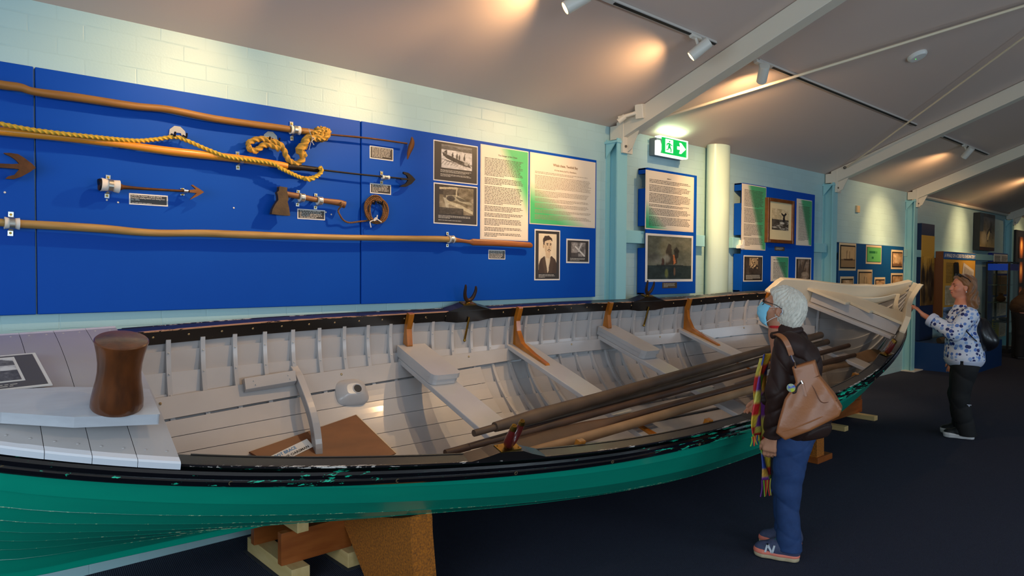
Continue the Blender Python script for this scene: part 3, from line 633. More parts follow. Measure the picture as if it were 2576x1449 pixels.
def rowlock(a, sg, leather, tilt=0, yaw=0):
    B, S = float(Bf(a)), float(Sf(a)); o = np.array([a, sg*(B+.036), S+.04]); R = rotz(yaw)@rotx(tilt)
    mb = MB(); mb.box(o+np.array([0, 0, .003]), (.12, .062, .006)); mb.lathe([(.018, 0), (.018, .008), (.011, .012)], 12, o+np.array([0, 0, .004]))
    for x in (-.048, .048):
        for y in (-.02, .02): mb.ball(o+np.array([x, y, .007]), .004, n=6)
    rl = P('rowlock_plate', mb, BRASS)
    U = [(-.055, .150), (-.050, .125), (-.047, .09), (-.037, .055), (-.02, .033), (0, .026), (.02, .033), (.037, .055), (.047, .09), (.047, .118), (.041, .138)]
    pts = catmull([o+R@np.array([x, 0, z]) for x, z in U], 4); n = len(pts); t = np.linspace(0, 1, n)
    rr = .009+.0135*np.sin(math.pi*np.clip(t, 0, 1))**.8 if leather else .006+.009*np.sin(math.pi*t)**.7
    mb = MB(); mb.tube(pts, rr, 14); mb.tube([o, o+R@np.array([0, 0, .035])], .012, 12)
    h = P('rowlock_horns', mb, LEATH if leather else IRON)
    if leather:
        P('brass_tip', MB().tube(pts[:5], rr[:5]+.0025, 14), BRASS, h); P('brass_tip', MB().tube(pts[-5:], rr[-5:]+.0025, 14), BRASS, h)
    else:
        mb = MB(); mb.tube([(a, sg*(B-.016), S-.05), (a, sg*(B-.02), S-.235)], .008, 10); mb.ball((a, sg*(B-.02), S-.235), .012, n=8); P('rowlock_pin', mb, BRASS, h)
for a, sg in ((1.6, 1), (3.62, 1), (.56, -1), (2.6, -1), (4.72, -1)): pad(a, sg); rowlock(a, sg, sg < 0, tilt=(.18 if sg < 0 else 0), yaw=(.45 if sg < 0 else 0))
# ---- stern deck, base plank, loggerhead
def dz(a, b): return float(Sf(a))+.012+.045*(1-(b/max(float(Bf(a))+.07, .1))**2)
a1 = -.79; edges = []
while a1 > -2.0: edges.append((max(a1-.1315, -2.03), a1)); a1 -= .1335
for a0, a1 in edges:
    G = []
    n = 18
    for a in (a0, (a0+a1)/2, a1):
        w = float(Bf(a))+.074; bs = np.linspace(-w, w, n); G.append([(a, b, dz(a, b)-.0) for b in bs]+[(a, b, dz(a, b)-.022) for b in bs[::-1]])
    mb = MB(); mb.grid(G, 0, cv=True, sm=False); k = 2*n; mb.add(G[0], [tuple(range(k))], 1); mb.add(G[-1], [tuple(range(k))], 1)
    for sg in (-1, 1):
        for f in (.25, .75):
            a = a0+(a1-a0)*f; w = sg*(float(Bf(a))+.02); mb.ball((a, w, dz(a, w)), (.006, .006, .002), n=8)
    P('deck_plank', mb, [GREY, GREYD])
for sg in (1, -1):
    for a0, a1 in edges:
        G = []
        for a in (a0, (a0+a1)/2, a1):
            w = float(Bf(a)); z = dz(a, w+.07); G.append([(a, sg*(w+.052), z+.003), (a, sg*(w+.078), z), (a, sg*(w+.084), z-.006), (a, sg*(w+.084), z-.03), (a, sg*(w+.052), z-.03)])
        mb = MB(); mb.grid(G, 0, cv=True, sm=False); mb.add(G[0], [tuple(range(5))]); mb.add(G[-1], [tuple(range(5))]); P('deck_edging', mb, DECKW)
mb = MB(); zt = .985
mb.prism([(-.836, -.50), (-1.10, -.456), (-1.30, -.372), (-1.97, -.30), (-1.97, -.17), (-1.295, -.204), (-1.105, -.218), (-.87, -.274), (-.832, -.295)][::-1], (0, 0, zt-.042), (1, 0, 0), (0, 1, 0), (0, 0, 1), .042)
P('loggerhead_base', mb, mat('grey_plank_paint', (196, 198, 204), .3, coat=.4, noise=(8, .6), col2=(186, 186, 192), stretch=(1, 6, 6)), bevel=.009, seg=3)
LOG = wood('turned_hardwood', (70, 38, 18), (116, 62, 26), .28, 7, (3, 3, 1), coat=.35)
mb = MB(); mb.lathe([(.083, 0), (.086, .006), (.0855, .03), (.0805, .065), (.0735, .105), (.0705, .14), (.0715, .175), (.077, .215), (.085, .25), (.0865, .258), (.0865, .262), (.083, .2655), (.04, .270), (0, .2705)], 48, (-.962, -.408, zt), cap=False)
P('loggerhead_post', mb, LOG)
# ---- brace arm, cleat block and fairlead on the far lining
def lining_path(a, cs, off): return [(a,)+hpt(a, s_at(a, c), -off) for c in cs]
cs = [.545, .50, .45, .40, .34, .28, .23, .19]; G = []
arc = catmull([(.70, .542), (.60, .525), (.48, .477), (.38, .428), (.30, .372), (.24, .30), (.205, .231), (.19, .16)], 3); ta = np.gradient(arc, axis=0); ta /= np.linalg.norm(ta, axis=1)[:, None]
for (b, c), (tb_, tc_) in zip(arc, ta):
    nb, nc = -tc_, tb_; k_ = .052 if nc < 0 or nb > 0 else -.052
    G.append([(.168, b, c), (.212, b, c), (.212, b+nb*k_, c+nc*k_), (.168, b+nb*k_, c+nc*k_)])
mb = MB(); mb.grid(G, 0, cv=True, sm=False); mb.add(G[0], [(0, 1, 2, 3)]); mb.add(G[-1], [(0, 1, 2, 3)]); P('brace_arm', mb, GREY, bevel=.004)
q = [hpt(0, s_at(0, c), -.05) for c in (.495, .43)]; o = [hpt(0, s_at(0, c), -.10) for c in (.495, .44)]
G = [[(a, q[0][0]+e, q[0][1]+f), (a, o[0][0]+e, o[0][1]+f), (a, o[1][0]+e, o[1][1]+f), (a, q[1][0]+e, q[1][1]+f)] for a, e, f in ((-.15, -.02, .0), (.16, .03, .0))]
mb = MB(); mb.grid(G, 0, cv=True, sm=False); mb.add(G[0], [(0, 1, 2, 3)]); mb.add(G[-1], [(0, 1, 2, 3)])
for a, e in ((-.1, -.014), (-.09, -.014), (.11, .02), (.12, .02)):
    k = .35 if a in (-.1, .11) else .7
    mb.ball((a, o[0][0]+(o[1][0]-o[0][0])*k+e, o[0][1]+(o[1][1]-o[0][1])*k), .005, n=6, mi=1)
P('cleat_block', mb, [GREY, RIV], bevel=.004)
sc_ = s_at(.54, .343); bc = hpt(.54, sc_-.008, -.046); tb = hpt(.54, sc_+.03, -.046); up = unit([tb[0]-bc[0], tb[1]-bc[1]]); X = np.array([1, 0, 0]); Y = np.array([0, up[0], up[1]]); Z = np.cross(X, Y)
Z = Z if Z[1] < 0 else -Z; cc = np.array([.54, bc[0], bc[1]])
mb = MB(); prev = None; G = []
for k, (sx, sy, h, dy) in enumerate(((.108, .088, -.004, 0), (.108, .086, .02, 0), (.100, .078, .030, .0), (.068, .048, .062, .004), (.05, .034, .068, .004))):
    G.append([cc+X*(sx*math.copysign(abs(math.cos(t))**.6, math.cos(t)))*(1-.12*math.sin(t))+Y*(sy*math.copysign(abs(math.sin(t))**.6, math.sin(t))+dy)+Z*h for t in np.linspace(0, 2*math.pi, 24, endpoint=False)])
mb.grid(G, 0, cv=True, sm=True); mb.add(G[-1], [tuple(range(24))])
mb.lathe([(.030, .0), (.027, .004), (.0, .003)], 18, cc+X*.02+Z*.066, np.stack([X, Y, Z], 1), mi=1, cap=False)
mb.tube([cc+X*.02+Z*.068+X*.029*math.cos(t)+Y*.029*math.sin(t) for t in np.linspace(0, 6.283, 17)[:-1]], .004, 8, closed=True)
P('fairlead', mb, [GREY, GREYD])
# ---- bow: wash boards, stepped box deck, lower ledge, breast hook
for sg in (1, -1):
    G = []; aa = np.linspace(5.20 if sg > 0 else 5.60, aS+.01, 40)
    for a in aa:
        f = min(1, (a-aa[0])/.12) if sg > 0 else min(1, (a-aa[0])/.05); B = float(Bf(min(a, aS-.01))); S = float(Sf(min(a, aS))); h = (.135 if a < 6.4 else .135-(a-6.4)*.19)*f
        G.append([(a, sg*max(B+.005, .012), S-.10), (a, sg*max(B+.012, .02), S+.012+h), (a, sg*(max(B+.02, .03)+.045), S+.014+h), (a, sg*(max(B+.02, .03)+.035), S-.02)])
    mb = MB(); mb.grid(G, 0, cv=True, sm=False); mb.add(G[0], [(0, 1, 2, 3)]); mb.add(G[-1], [(0, 1, 2, 3)]); P('bow_washboard', mb, CREAM, bevel=.005)
cD = 1.10
for k, (x0, x1, b0_, b1_) in enumerate(((5.70, 6.02, .10, .46), (5.62, 6.10, -.17, .13), (5.60, 6.20, -.50, -.17))):
    pass
mb = MB()
def outl(pts, z, dzv, m=0): mb.prism(pts, (0, 0, z), (1, 0, 0), (0, 1, 0), (0, 0, 1), dzv, mi=m)
bb_ = lambda a: float(Bf(a))+.02
outl([(5.66, bb_(5.66)), (6.16, bb_(6.16)), (6.20, .12), (5.64, .06)][::-1], 1.085, .025)
outl([(5.78, .125), (6.20, .12), (6.22, -.16), (5.66, -.18)][::-1], 1.088, .025)
outl([(5.74, -.16), (6.22, -.16), (6.24, -bb_(6.24)), (5.66, -bb_(5.66)+.0)][::-1], 1.092, .025)
P('bow_box_deck', mb, CREAM, bevel=.004)
mb = MB(); mb.hexa([(5.72, bb_(5.72)-.03, .97), (5.76, bb_(5.76)-.03, .97), (5.76, -bb_(5.76)+.03, .97), (5.72, -bb_(5.72)+.03, .97), (5.72, bb_(5.72)-.02, 1.085), (5.76, bb_(5.76)-.02, 1.085), (5.76, -bb_(5.76)+.02, 1.085), (5.72, -bb_(5.72)+.02, 1.085)])
P('bow_bulkhead', mb, GREY, bevel=.003)
mb = MB(); mb.bb((5.62, -bb_(5.62)+.06, .93), (5.78, bb_(5.62)-.06, .965)); P('bow_ledge', mb, GREY, bevel=.004)
mb = MB(); mb.prism([(5.64, .5), (5.92, .36), (6.4, .175), (6.62, .05), (6.66, 0), (6.62, -.05), (6.40, -.175), (5.9, -.36), (5.6, -.5), (5.72, -.40), (6.15, -.18), (6.3, 0), (6.15, .18), (5.78, .40)][::-1], (.35, 0, 1.16), (.95, 0, 0), (0, .95, 0), (0, 0, 1), .0001) if False else None
mb = MB(); G = []
for t in np.linspace(-1, 1, 17):
    a = 6.72-.62*abs(t)**1.6; w = float(Bf(a)); b = (w-.0)*math.copysign(min(1, abs(t)*1.15), t); S = float(Sf(a)); th_ = .07+.035*(1-abs(t))
    G.append([(a, b, S+.03), (a-th_, b*.86, S+.03), (a-th_, b*.86, S-.035), (a, b, S-.035)])
mb.grid(G, 0, cv=True, sm=False); P('breast_hook', mb, CREAM, bevel=.008)
for b in (-.36, -.12, .12):
    G = [[(a, b-.0+.0, .40), (a, b+.22, .40), (a, b+.22, .42), (a, b, .42)] for a in (4.45, 4.95)]
    mb = MB(); mb.grid(G, 0, cv=True, sm=False); mb.add(G[0], [(0, 1, 2, 3)]); mb.add(G[-1], [(0, 1, 2, 3)]); P('bow_sheet', mb, OILED, bevel=.003)
# small brackets seen on the far side near the bow
for a in (5.22, 5.36):
    b, c = hpt(a, s_at(a, float(Sf(a))-.30), -.05); MBx = MB(); MBx.box((a, b-.01, c+.08), (.05, .03, .22)); P('bow_bracket', MBx, GREY, bevel=.006)
# ---- loose things in the boat
UPL = unit(bC)
# plywood panel with label
PLY = wood('plywood_face', (98, 54, 26), (126, 74, 38), .4, 3, (1, 5, 1), coat=.15)
p1, p2, p3 = [np.array(q) for q in ((.575, .54, .262), (.665, .10, .178), (-.17, .27, .30))]
def floor_pt(px, py, c): return bpx(px, py, c)
p1 = bpx(895, 1046, .285); p2 = bpx(995, 1143, .16); p3 = bpx(625, 1140, .265); p4 = p2+(p3-p1)*.8
ply = thing('plywood_panel', tuple(bw(*((p1+p2+p3)/3))), 'loose brown plywood panel lying in the boat behind the near gunwale', 'panel')
n = unit(np.cross(p2-p1, p3-p1)); n = n if n[2] > 0 else -n
def q8(pts, n, t): return [bw(*x) for x in pts]+[bw(*(x+n*t)) for x in pts]
MB().hexa(q8([p1, p2, p4, p3], n, .012)).build('panel_board', PLY, ply, bevel=.001)
mb = MB(); mb.hexa(q8([p1+n*.0125, p2+n*.0125, p2+n*.0125+unit(p3-p1)*.006, p1+n*.0125+unit(p3-p1)*.006], n, .001)); mb.build('pale_edge', mat('pale_ply_edge', (206, 186, 156), .6), ply)
def onply(px, py):
    d = ray(px, py); O = np.array([0, 0, CH]); q = bw(*p1); nn = bC*n[2]+bA*n[0]+bB*n[1]; t = ((q+nn*.014-O)@nn)/(d@nn); return O+d*t
l0, l1, l2 = onply(686, 1145), onply(772, 1104), onply(715, 1147); nn = bC*n[2]+bA*n[0]+bB*n[1]
X = unit(l1-l0); Y = unit(np.cross(nn, X)); w = np.linalg.norm(l1-l0)+.03; h = .062
o_ = l1-X*w-Y*h
lab = thing('label_strip', tuple(o_), 'white paper strip reading FOOT BRACE STROKE OARSMAN on the plywood panel', 'label')
MB().hexa([o_, o_+X*w, o_+X*w+Y*h, o_+Y*h, o_+nn*.001, o_+X*w+nn*.001, o_+X*w+Y*h+nn*.001, o_+Y*h+nn*.001]).build('paper', mat('label_white', (232, 232, 230), .5), lab)
mb = MB(); text_mesh(mb, 'FOOT BRACE', o_+X*.012+Y*.036+nn*.002, X, Y, .026, 0, width=w*.6, bold=.0006); text_mesh(mb, 'STROKE OARSMAN', o_+X*.012+Y*.008+nn*.002, X, Y, .022, 1, width=w*.86, bold=.0006)
mb.build('lettering', [mat('blue_ink', (40, 130, 190), .5), mat('dark_ink', (30, 34, 44), .5)], lab, fix=False)
# oars
def oar(pxa, ca, pxb, cb, m, label, r=.027, handle=None, blade=None, roll=0, extra=(0, 0)):
    a = bpx(*pxa, ca); b = bpx(*pxb, cb); A, B = bw(*a), bw(*b); d = unit(B-A); A = A-d*extra[0]; B = B+d*extra[1]; L = np.linalg.norm(B-A)
    t = thing('oar', tuple(A), label, 'oar', 'oars laid along the thwarts')
    up = bC*math.cos(roll)+np.cross(d, bC)*math.sin(roll)
    l0, l1 = (0, L)
    if handle == 'a':
        mb = MB(); mb.tube([A, A+d*.16], [.019, .02], 16); mb.build('handle', m, t); l0 = .15
    if handle == 'b':
        mb = MB(); mb.tube([B-d*.16, B], [.02, .019], 16); mb.build('handle', m, t); l1 = L-.15
    bl = 1.25
    if blade == 'a': l0 = bl
    if blade == 'b': l1 = L-bl
    s = np.linspace(l0, l1, 14); rr = np.full(14, r)
    if handle == 'a': rr = r*np.interp(s, [l0, l0+.03, l0+.9, l1], [.78, 1.22, 1.0, .92])
    if handle == 'b': rr = r*np.interp(s, [l0, l1-.9, l1-.03, l1], [.92, 1.0, 1.2, .78])
    wob = np.array([np.cross(d, UPL)*.003*math.sin(x*3)+UPL*.003*math.cos(x*2.3) for x in s])
    MB().tube(A+s[:, None]*d+wob, rr, 18).build('loom', m, t)
    if blade:
        f = np.linspace(0, 1, 16); w = np.interp(f, [0, .12, .35, .8, .97, 1], [r, r*1.05, .055, .068, .06, .03]); th_ = np.interp(f, [0, .2, 1], [r*.95, .017, .006])
        Q = [A+d*(bl*(1-x)) if blade == 'a' else A+d*(L-bl*(1-x)) for x in f]
        MB().tube(Q, w, 20, asp=(th_/w), up=up).build('blade', m, t, )
    return t
WD1 = wood('weathered_oar_dark', (58, 42, 31), (88, 66, 49), .6, 5, (1, 1, 1)); WD2 = wood('weathered_oar_light', (120, 92, 64), (150, 118, 86), .6, 5, (1, 1, 1)); WD3 = wood('weathered_oar_brown', (52, 33, 22), (78, 50, 32), .55, 5, (1, 1, 1))
oar((1192, 1090), .60, (2064, 842), .80, WD1, 'thick dark oar on top, its round handle end beside the near rowlock', .036, handle='a', roll=1.2)
oar((1290, 1082), .53, (2081, 859), .73, WD1, 'dark oar second from the top, directly under the thick one', .029, roll=.5)
oar((1120, 1140), .51, (2134, 869), .76, WD3, 'dark brown oar in the middle of the pile', .024, handle='a', roll=1.3)
oar((1330, 1118), .52, (2150, 893), .72, WD3, 'reddish brown oar between the dark ones and the pale one', .026, handle='b', blade='a', roll=.35, extra=(.35, 0))
oar((1330, 1140), .53, (2212, 888), .70, WD2, 'pale weathered oar nearest the near gunwale, with a broad blade', .031, blade='b', roll=.45, extra=(.25, .05))
# ================================================================ THINGS ON THE BOARDS
class Cv:
    """small painted picture: rows of colour samples laid on a print"""
    def __init__(s, nx, ny, bg=(200, 196, 188)):
        s.nx, s.ny = nx, ny; s.a = np.zeros((ny, nx, 3)); s.a[:] = bg
        s.U, s.V = np.meshgrid((np.arange(nx)+.5)/nx, (np.arange(ny)+.5)/ny)
    def put(s, m, c, k=1): m = np.clip(m, 0, 1)[..., None]*k; s.a = s.a*(1-m)+np.array(c, float)*m; return s
    def rect(s, u0, v0, u1, v1, c, k=1): return s.put(((s.U >= u0) & (s.U <= u1) & (s.V >= v0) & (s.V <= v1)).astype(float), c, k)
    def ell(s, u, v, ru, rv, c, k=1, soft=.15, rot=0):
        x, y = s.U-u, s.V-v; x, y = x*math.cos(rot)+y*math.sin(rot), -x*math.sin(rot)+y*math.cos(rot)
        d = np.sqrt((x/ru)**2+(y/rv)**2); return s.put((1-d)/soft+.5, c, k)
    def poly(s, pts, c, k=1):
        ins = np.zeros(s.U.shape, bool); n = len(pts)
        for i in range(n):
            (x0, y0), (x1, y1) = pts[i], pts[(i+1) % n]
            if y0 == y1: continue
            t = ((y0 > s.V) != (y1 > s.V)) & (s.U < (x1-x0)*(s.V-y0)/(y1-y0)+x0); ins ^= t
        return s.put(ins.astype(float), c, k)
    def line(s, pts, w, c, k=1):
        for (x0, y0), (x1, y1) in zip(pts[:-1], pts[1:]):
            dx, dy = x1-x0, y1-y0; t = np.clip(((s.U-x0)*dx+(s.V-y0)*dy)/(dx*dx+dy*dy+1e-9), 0, 1); d = np.hypot(s.U-x0-t*dx, s.V-y0-t*dy); s.put((w-d)/(w*.4)+.5, c, k)
        return s
    def noise(s, amp, sz=6, seed=0):
        r = np.random.default_rng(seed); n = np.zeros(s.U.shape)
        for o, q in ((1, sz), (.6, sz*2.3), (.4, sz*5)):
            g = r.normal(0, 1, (int(q)+3, int(q)+3)); x = s.U*q; y = s.V*q; i = x.astype(int); j = y.astype(int); fx, fy = x-i, y-j
            n += o*((g[j, i]*(1-fx)+g[j, i+1]*fx)*(1-fy)+(g[j+1, i]*(1-fx)+g[j+1, i+1]*fx)*fy)
        s.a += n[..., None]*amp; return s
    def grad(s, c0, c1, f): m = np.clip(f(s.U, s.V), 0, 1)[..., None]; s.a = s.a*0+np.array(c0)*(1-m)+np.array(c1)*m; return s
PAPER = mat('poster_paper', (226, 214, 196), .38, coat=.15); PAPW = mat('white_paper', (224, 220, 214), .4, coat=.1); DKP = mat('dark_print', (52, 44, 38), .4, coat=.1); INK = mat('poster_ink', (70, 60, 50), .5); INKW = mat('white_print', (196, 190, 180), .5)
INKL = mat('faint_ink', (150, 134, 112), .5)
def pic(parent, cv, o, X, Y, w, h, nrm_, name='picture'):
    """cv sampled on a grid of vertices covering w x h, top-left at o, reading along X, down along -Y"""
    ny, nx = cv.ny, cv.nx; u = np.linspace(0, w, nx); v = np.linspace(0, h, ny); G = np.array(o)+u[None, :, None]*np.array(X)-v[:, None, None]*np.array(Y)
    mb = MB(); mb.grid(G+np.array(nrm_)*0, 0, sm=False); ob = mb.build(name, PRINT, parent, fix=False)
    at = ob.data.color_attributes.new('Col', 'FLOAT_COLOR', 'POINT'); a = np.clip(cv.a, 0, 255)/255
    l = np.where(a <= .04045, a/12.92, ((a+.055)/1.055)**2.4); A = np.ones((ny*nx, 4)); A[:, :3] = l.reshape(-1, 3); at.data.foreach_set('color', A.ravel()); return ob
def greek(mb, o, X, Y, w, h, n, fill=.5, mi=0, para=None, seed=1, indent=0):
    """rows of word-length strokes standing for print too small to read"""
    r = random.Random(seed); lh = h/n
    for i in range(n):
        if para and i in para: continue
        u = indent*w; end = w*(r.uniform(.9, 1) if not (para and i+1 in para) and i < n-1 else r.uniform(.3, .8))
        while u < end:
            l = min(r.uniform(.8, 3.4)*lh*.9, end-u); b = o+X*u-Y*(i*lh+lh*.2)
            if l > lh*.3: mb.add([b, b+X*l, b+X*l-Y*lh*fill, b-Y*lh*fill], [(0, 3, 2, 1)], mi)
            u += l+lh*.42
Xw = np.array([1., 0, 0]); Zw = np.array([0, 0, 1.]); Nw = np.array([0, -1., 0])
def sheet(tl, br, Y, label, cat='poster', group=None, name='poster', paper=PAPW, t=.003, border=None, border_m=None):
    """a sheet mounted on plane Y; tl/br pixel corners. returns (thing, top-left origin, w, h)"""
    a = wp(*tl, Y-t); b = wp(*br, Y-t); x0, z1, x1, z0 = a[0], a[2], b[0], b[2]
    th_ = thing(name, ((x0+x1)/2, Y, z0), label, cat, group)
    MB().bb((x0, Y-t, z0), (x1, Y-.0005, z1)).build('paper', paper, th_, bevel=.001)
    if border: MB().bb((x0+border, Y-t-.0008, z0+border), (x1-border, Y-t+.0005, z1-border)).build('dark_mount', border_m or DKP, th_)
    return th_, np.array([x0, Y-t-.0016, z1]), x1-x0, z1-z0
def onw(o, u, v): return o+Xw*u-Zw*v
def txt(th_, o, w, h, items, mats, name='print'):
    mb = MB()
    for it in items:
        if it[0] == 'g': _, u, v, ww, hh, n, mi, para, seed = it; greek(mb, onw(o, u*w, v*h), Xw, Zw, ww*w, hh*h, n, .42, mi, para, seed)
        else: _, s, u, v, ww, size, mi = it; text_mesh(mb, s, onw(o, u*w, v*h)-Xw*(ww*w/2), Xw, Zw, size, mi, width=ww*w, bold=size*.02)
    return mb.build(name, mats, th_, fix=False)
Y2 = 4.165; GP = 'posters on the right blue board'
# -- picture 1: whaleboat crew
c = Cv(76, 68, (196, 190, 186)).noise(8, 5, 3); c.rect(0, 0, 1, .22, (120, 114, 110)); c.poly([(0, .1), (.3, .02), (.6, .12), (1, .06), (1, .24), (0, .2)], (90, 84, 80)).noise(6, 9, 4)
c.poly([(.04, .34), (.2, .42), (.6, .60), (.86, .70), (.98, .88), (.6, .78), (.2, .60), (.05, .46)], (44, 38, 36))
for x, y in ((.16, .36), (.36, .43), (.5, .46), (.58, .49), (.74, .50)): c.ell(x, y, .03, .10, (58, 52, 48)); c.ell(x+.01, y-.11, .018, .022, (70, 62, 58))
c.line([(.74, .5), (.76, .3)], .012, (60, 54, 50)).line([(.1, .34), (.16, .26)], .02, (40, 36, 34))
for k in range(9): c.line([(.02+.1*k, .62+.02*k), (.3+.1*k, .72+.03*(k % 3))], .008, (70, 64, 60)); c.line([(.1*k, .86), (.1*k+.12, .66)], .007, (90, 84, 80))
c.ell(.80, .72, .07, .07, (150, 146, 140)).noise(9, 20, 6)
t, o, w, h = sheet((1090.4, 350.7), (1201.6, 465.8), Y2, 'black and white print of men crewing a boat, upper of the two dark bordered prints', group=GP, border=.008)
pic(t, c, onw(o, w*.17, h*.08), Xw, Zw, w*.69, h*.58, Nw); txt(t, o, w, h, [('g', .15, .70, .72, .18, 7, 0, {3}, 5)], [INKW])
c = Cv(82, 66, (118, 104, 80)).noise(16, 4, 13); c.rect(0, 0, .35, .3, (60, 50, 40)).rect(.12, .1, .52, .42, (84, 72, 56)).poly([(0, .05), (.5, .0), (.55, .06), (0, .12)], (190, 174, 140))
c.poly([(.12, .40), (.20, .78), (.28, .82), (.26, .42)], (176, 166, 142)).poly([(.2, .32), (.5, .28), (.96, .56), (.9, .62), (.5, .5), (.2, .46)], (160, 150, 124)).poly([(.22, .5), (.6, .62), (.98, .84), (.98, .95), (.5, .72), (.25, .62)], (188, 176, 146)).ell(.33, .42, .12, .10, (70, 60, 48)).poly([(.4, .3), (.9, .5), (.6, .5)], (90, 80, 60)).rect(0, .76, .7, 1, (52, 44, 36), .8)
c.line([(.5, .05), (.48, .35)], .012, (210, 196, 160)).line([(.56, .05), (.55, .3)], .01, (60, 50, 40)).noise(10, 16, 14)
t, o, w, h = sheet((1091, 458.4), (1201, 568.8), Y2, 'sepia print of an old boat in a shed, lower of the two dark bordered prints', group=GP, border=.009)
pic(t, c, onw(o, w*.12, h*.07), Xw, Zw, w*.78, h*.68, Nw); txt(t, o, w, h, [('g', .1, .78, .78, .14, 5, 0, {3}, 8)], [INKW])
def greengrad(corner, paperc=(226, 214, 196), g=(70, 178, 110)):
    c = Cv(60, 90, paperc)
    f = {'tr': lambda U, V: (U*1.25-V*1.05-.42)*3.2, 'bl': lambda U, V: (V-.12-U*1.15-.0)*2.6-.9, 'bl2': lambda U, V: (V*1.35-U*.95-.50)*2.4, 'tr2': lambda U, V: (U*1.5-V*.9-.28)*4}[corner]
    c.grad(paperc, g, f); return c
t, o, w, h = sheet((1209, 361.7), (1328.3, 607), Y2, 'tall text poster with a green upper right corner, titled The Danger of the Chase', group=GP, paper=PAPER)
pic(t, greengrad('tr'), onw(o, .008, .008), Xw, Zw, w-.016, h-.016, Nw, 'green_fade'); o2 = o+Nw*.0006
txt(t, o2, w, h, [('t', 'The Danger of the Chase', .55, .10, .40, .017, 0), ('g', .08, .13, .80, .84, 56, 0, {13, 19, 33, 38, 42, 48, 52}, 2)], [INK])
t, o, w, h = sheet((1333.3, 382), (1497, 574.3), Y2, 'wide text poster with a green lower left corner, titled Whale chase, Twofold Bay', group=GP, paper=PAPER)
pic(t, greengrad('bl2'), onw(o, .008, .008), Xw, Zw, w-.016, h-.016, Nw, 'green_fade'); o2 = o+Nw*.0006
txt(t, o2, w, h, [('t', 'Whale chase, Twofold Bay', .52, .15, .38, .03, 0), ('t', 'A true story, by R. J. Davidson.', .52, .215, .34, .018, 0), ('g', .07, .25, .86, .68, 38, 1, {2, 14, 20, 24, 29, 33}, 3)], [mat('brown_ink', (120, 84, 40), .5), INKL])
# -- portrait
c = Cv(62, 104, (222, 206, 178)).noise(3, 4, 21)
c.poly([(.0, 1), (.02, .78), (.12, .64), (.34, .56), (.5, .62), (.72, .56), (.92, .64), (1, .74), (1, 1)], (70, 52, 38)).poly([(.34, .55), (.5, .66), (.66, .56), (.60, .86), (.48, .98), (.38, .84)], (208, 190, 160)).poly([(.42, .6), (.56, .6), (.58, .9), (.5, 1), (.42, .9)], (216, 200, 172))
c.poly([(.36, .6), (.46, .86), (.50, 1), (.34, 1), (.2, .66)], (84, 66, 50)).poly([(.68, .58), (.56, .86), (.56, 1), (.75, 1), (.84, .66)], (78, 60, 46)).ell(.52, .50, .13, .12, (206, 180, 146)).ell(.52, .30, .21, .185, (214, 190, 156))
c.poly([(.26, .28), (.24, .14), (.34, .06), (.56, .05), (.74, .12), (.76, .2), (.66, .15), (.46, .17), (.34, .2), (.30, .34)], (66, 48, 34)).ell(.27, .32, .035, .05, (190, 160, 124)).line([(.44, .255), (.53, .25)], .012, (70, 50, 36)).line([(.62, .25), (.70, .26)], .012, (70, 50, 36)).ell(.49, .285, .035, .012, (60, 44, 34)).ell(.65, .285, .03, .012, (60, 44, 34)).poly([(.59, .28), (.62, .37), (.55, .375)], (180, 150, 118)).poly([(.48, .42), (.58, .385), (.68, .42), (.66, .435), (.58, .41), (.5, .435)], (62, 44, 32)).line([(.54, .45), (.62, .45)], .009, (150, 104, 84)).ell(.40, .38, .05, .09, (190, 162, 128), .6)
t, o, w, h = sheet((1345, 576), (1408.4, 705), Y2, 'sepia portrait print of a young person with a moustache, dark suit and waistcoat', group=GP, border=.012)
pic(t, c, onw(o, w*.15, h*.08), Xw, Zw, w*.70, h*.78, Nw); txt(t, o, w, h, [('g', .16, .88, .66, .07, 3, 0, None, 8)], [INKW])
c = Cv(34, 34, (130, 122, 116)).noise(26, 6, 31).line([(.3, .3), (.9, .9)], .05, (214, 208, 200)).line([(.7, .1), (.5, .6)], .05, (196, 190, 184)).rect(0, .7, .5, 1, (60, 52, 48), .7)
t, o, w, h = sheet((1425, 600), (1482.4, 662.7), Y2, 'small square black and white print right of the portrait', group=GP, border=.014)
pic(t, c, onw(o, w*.2, h*.14), Xw, Zw, w*.62, h*.60, Nw); txt(t, o, w, h, [('g', .15, .78, .7, .12, 4, 0, None, 9)], [INKW])
GL = 'dark caption labels on the boards'
def caption(tl, br, Y, label, n, seed, lines=None):
    t, o, w, h = sheet(tl, br, Y, label, 'label', GL, 'caption_label', border=.007)
    if lines:
        it = [('t', s, .05+ww/2, v, ww, .012, 0) for s, v, ww in lines]+[('g', .06, .78, .84, .10, 1, 0, None, seed)]
    else: it = [('g', .09, .12, .80, .76, n, 0, None, seed)]
    txt(t, o, w, h, it, [INKW])
caption((1229, 628), (1271, 653), Y2, 'small dark caption label under the blade end of the long lower pole', 6, 1)
caption((930, 365.4), (989.5, 405.7), Y2, 'dark caption label just below the toggle harpoon head, at the top', 8, 2)
caption((931, 460), (983.8, 490.5), Y2, 'dark caption label below the black barbed harpoon head', 6, 3)
caption((748, 524.5), (818, 554.5), 4.17, 'dark caption label below the hatchet', 5, 4)
caption((324.6, 485.5), (422.7, 520), 4.17, 'dark caption label about the double flue harpoon, below the short harpoon', 5, 5,
        [('Double flue harpoon, originally used at', .26, .78), ('Davidson whaling station and dating from', .44, .86), ('the 1890s.', .62, .22)])
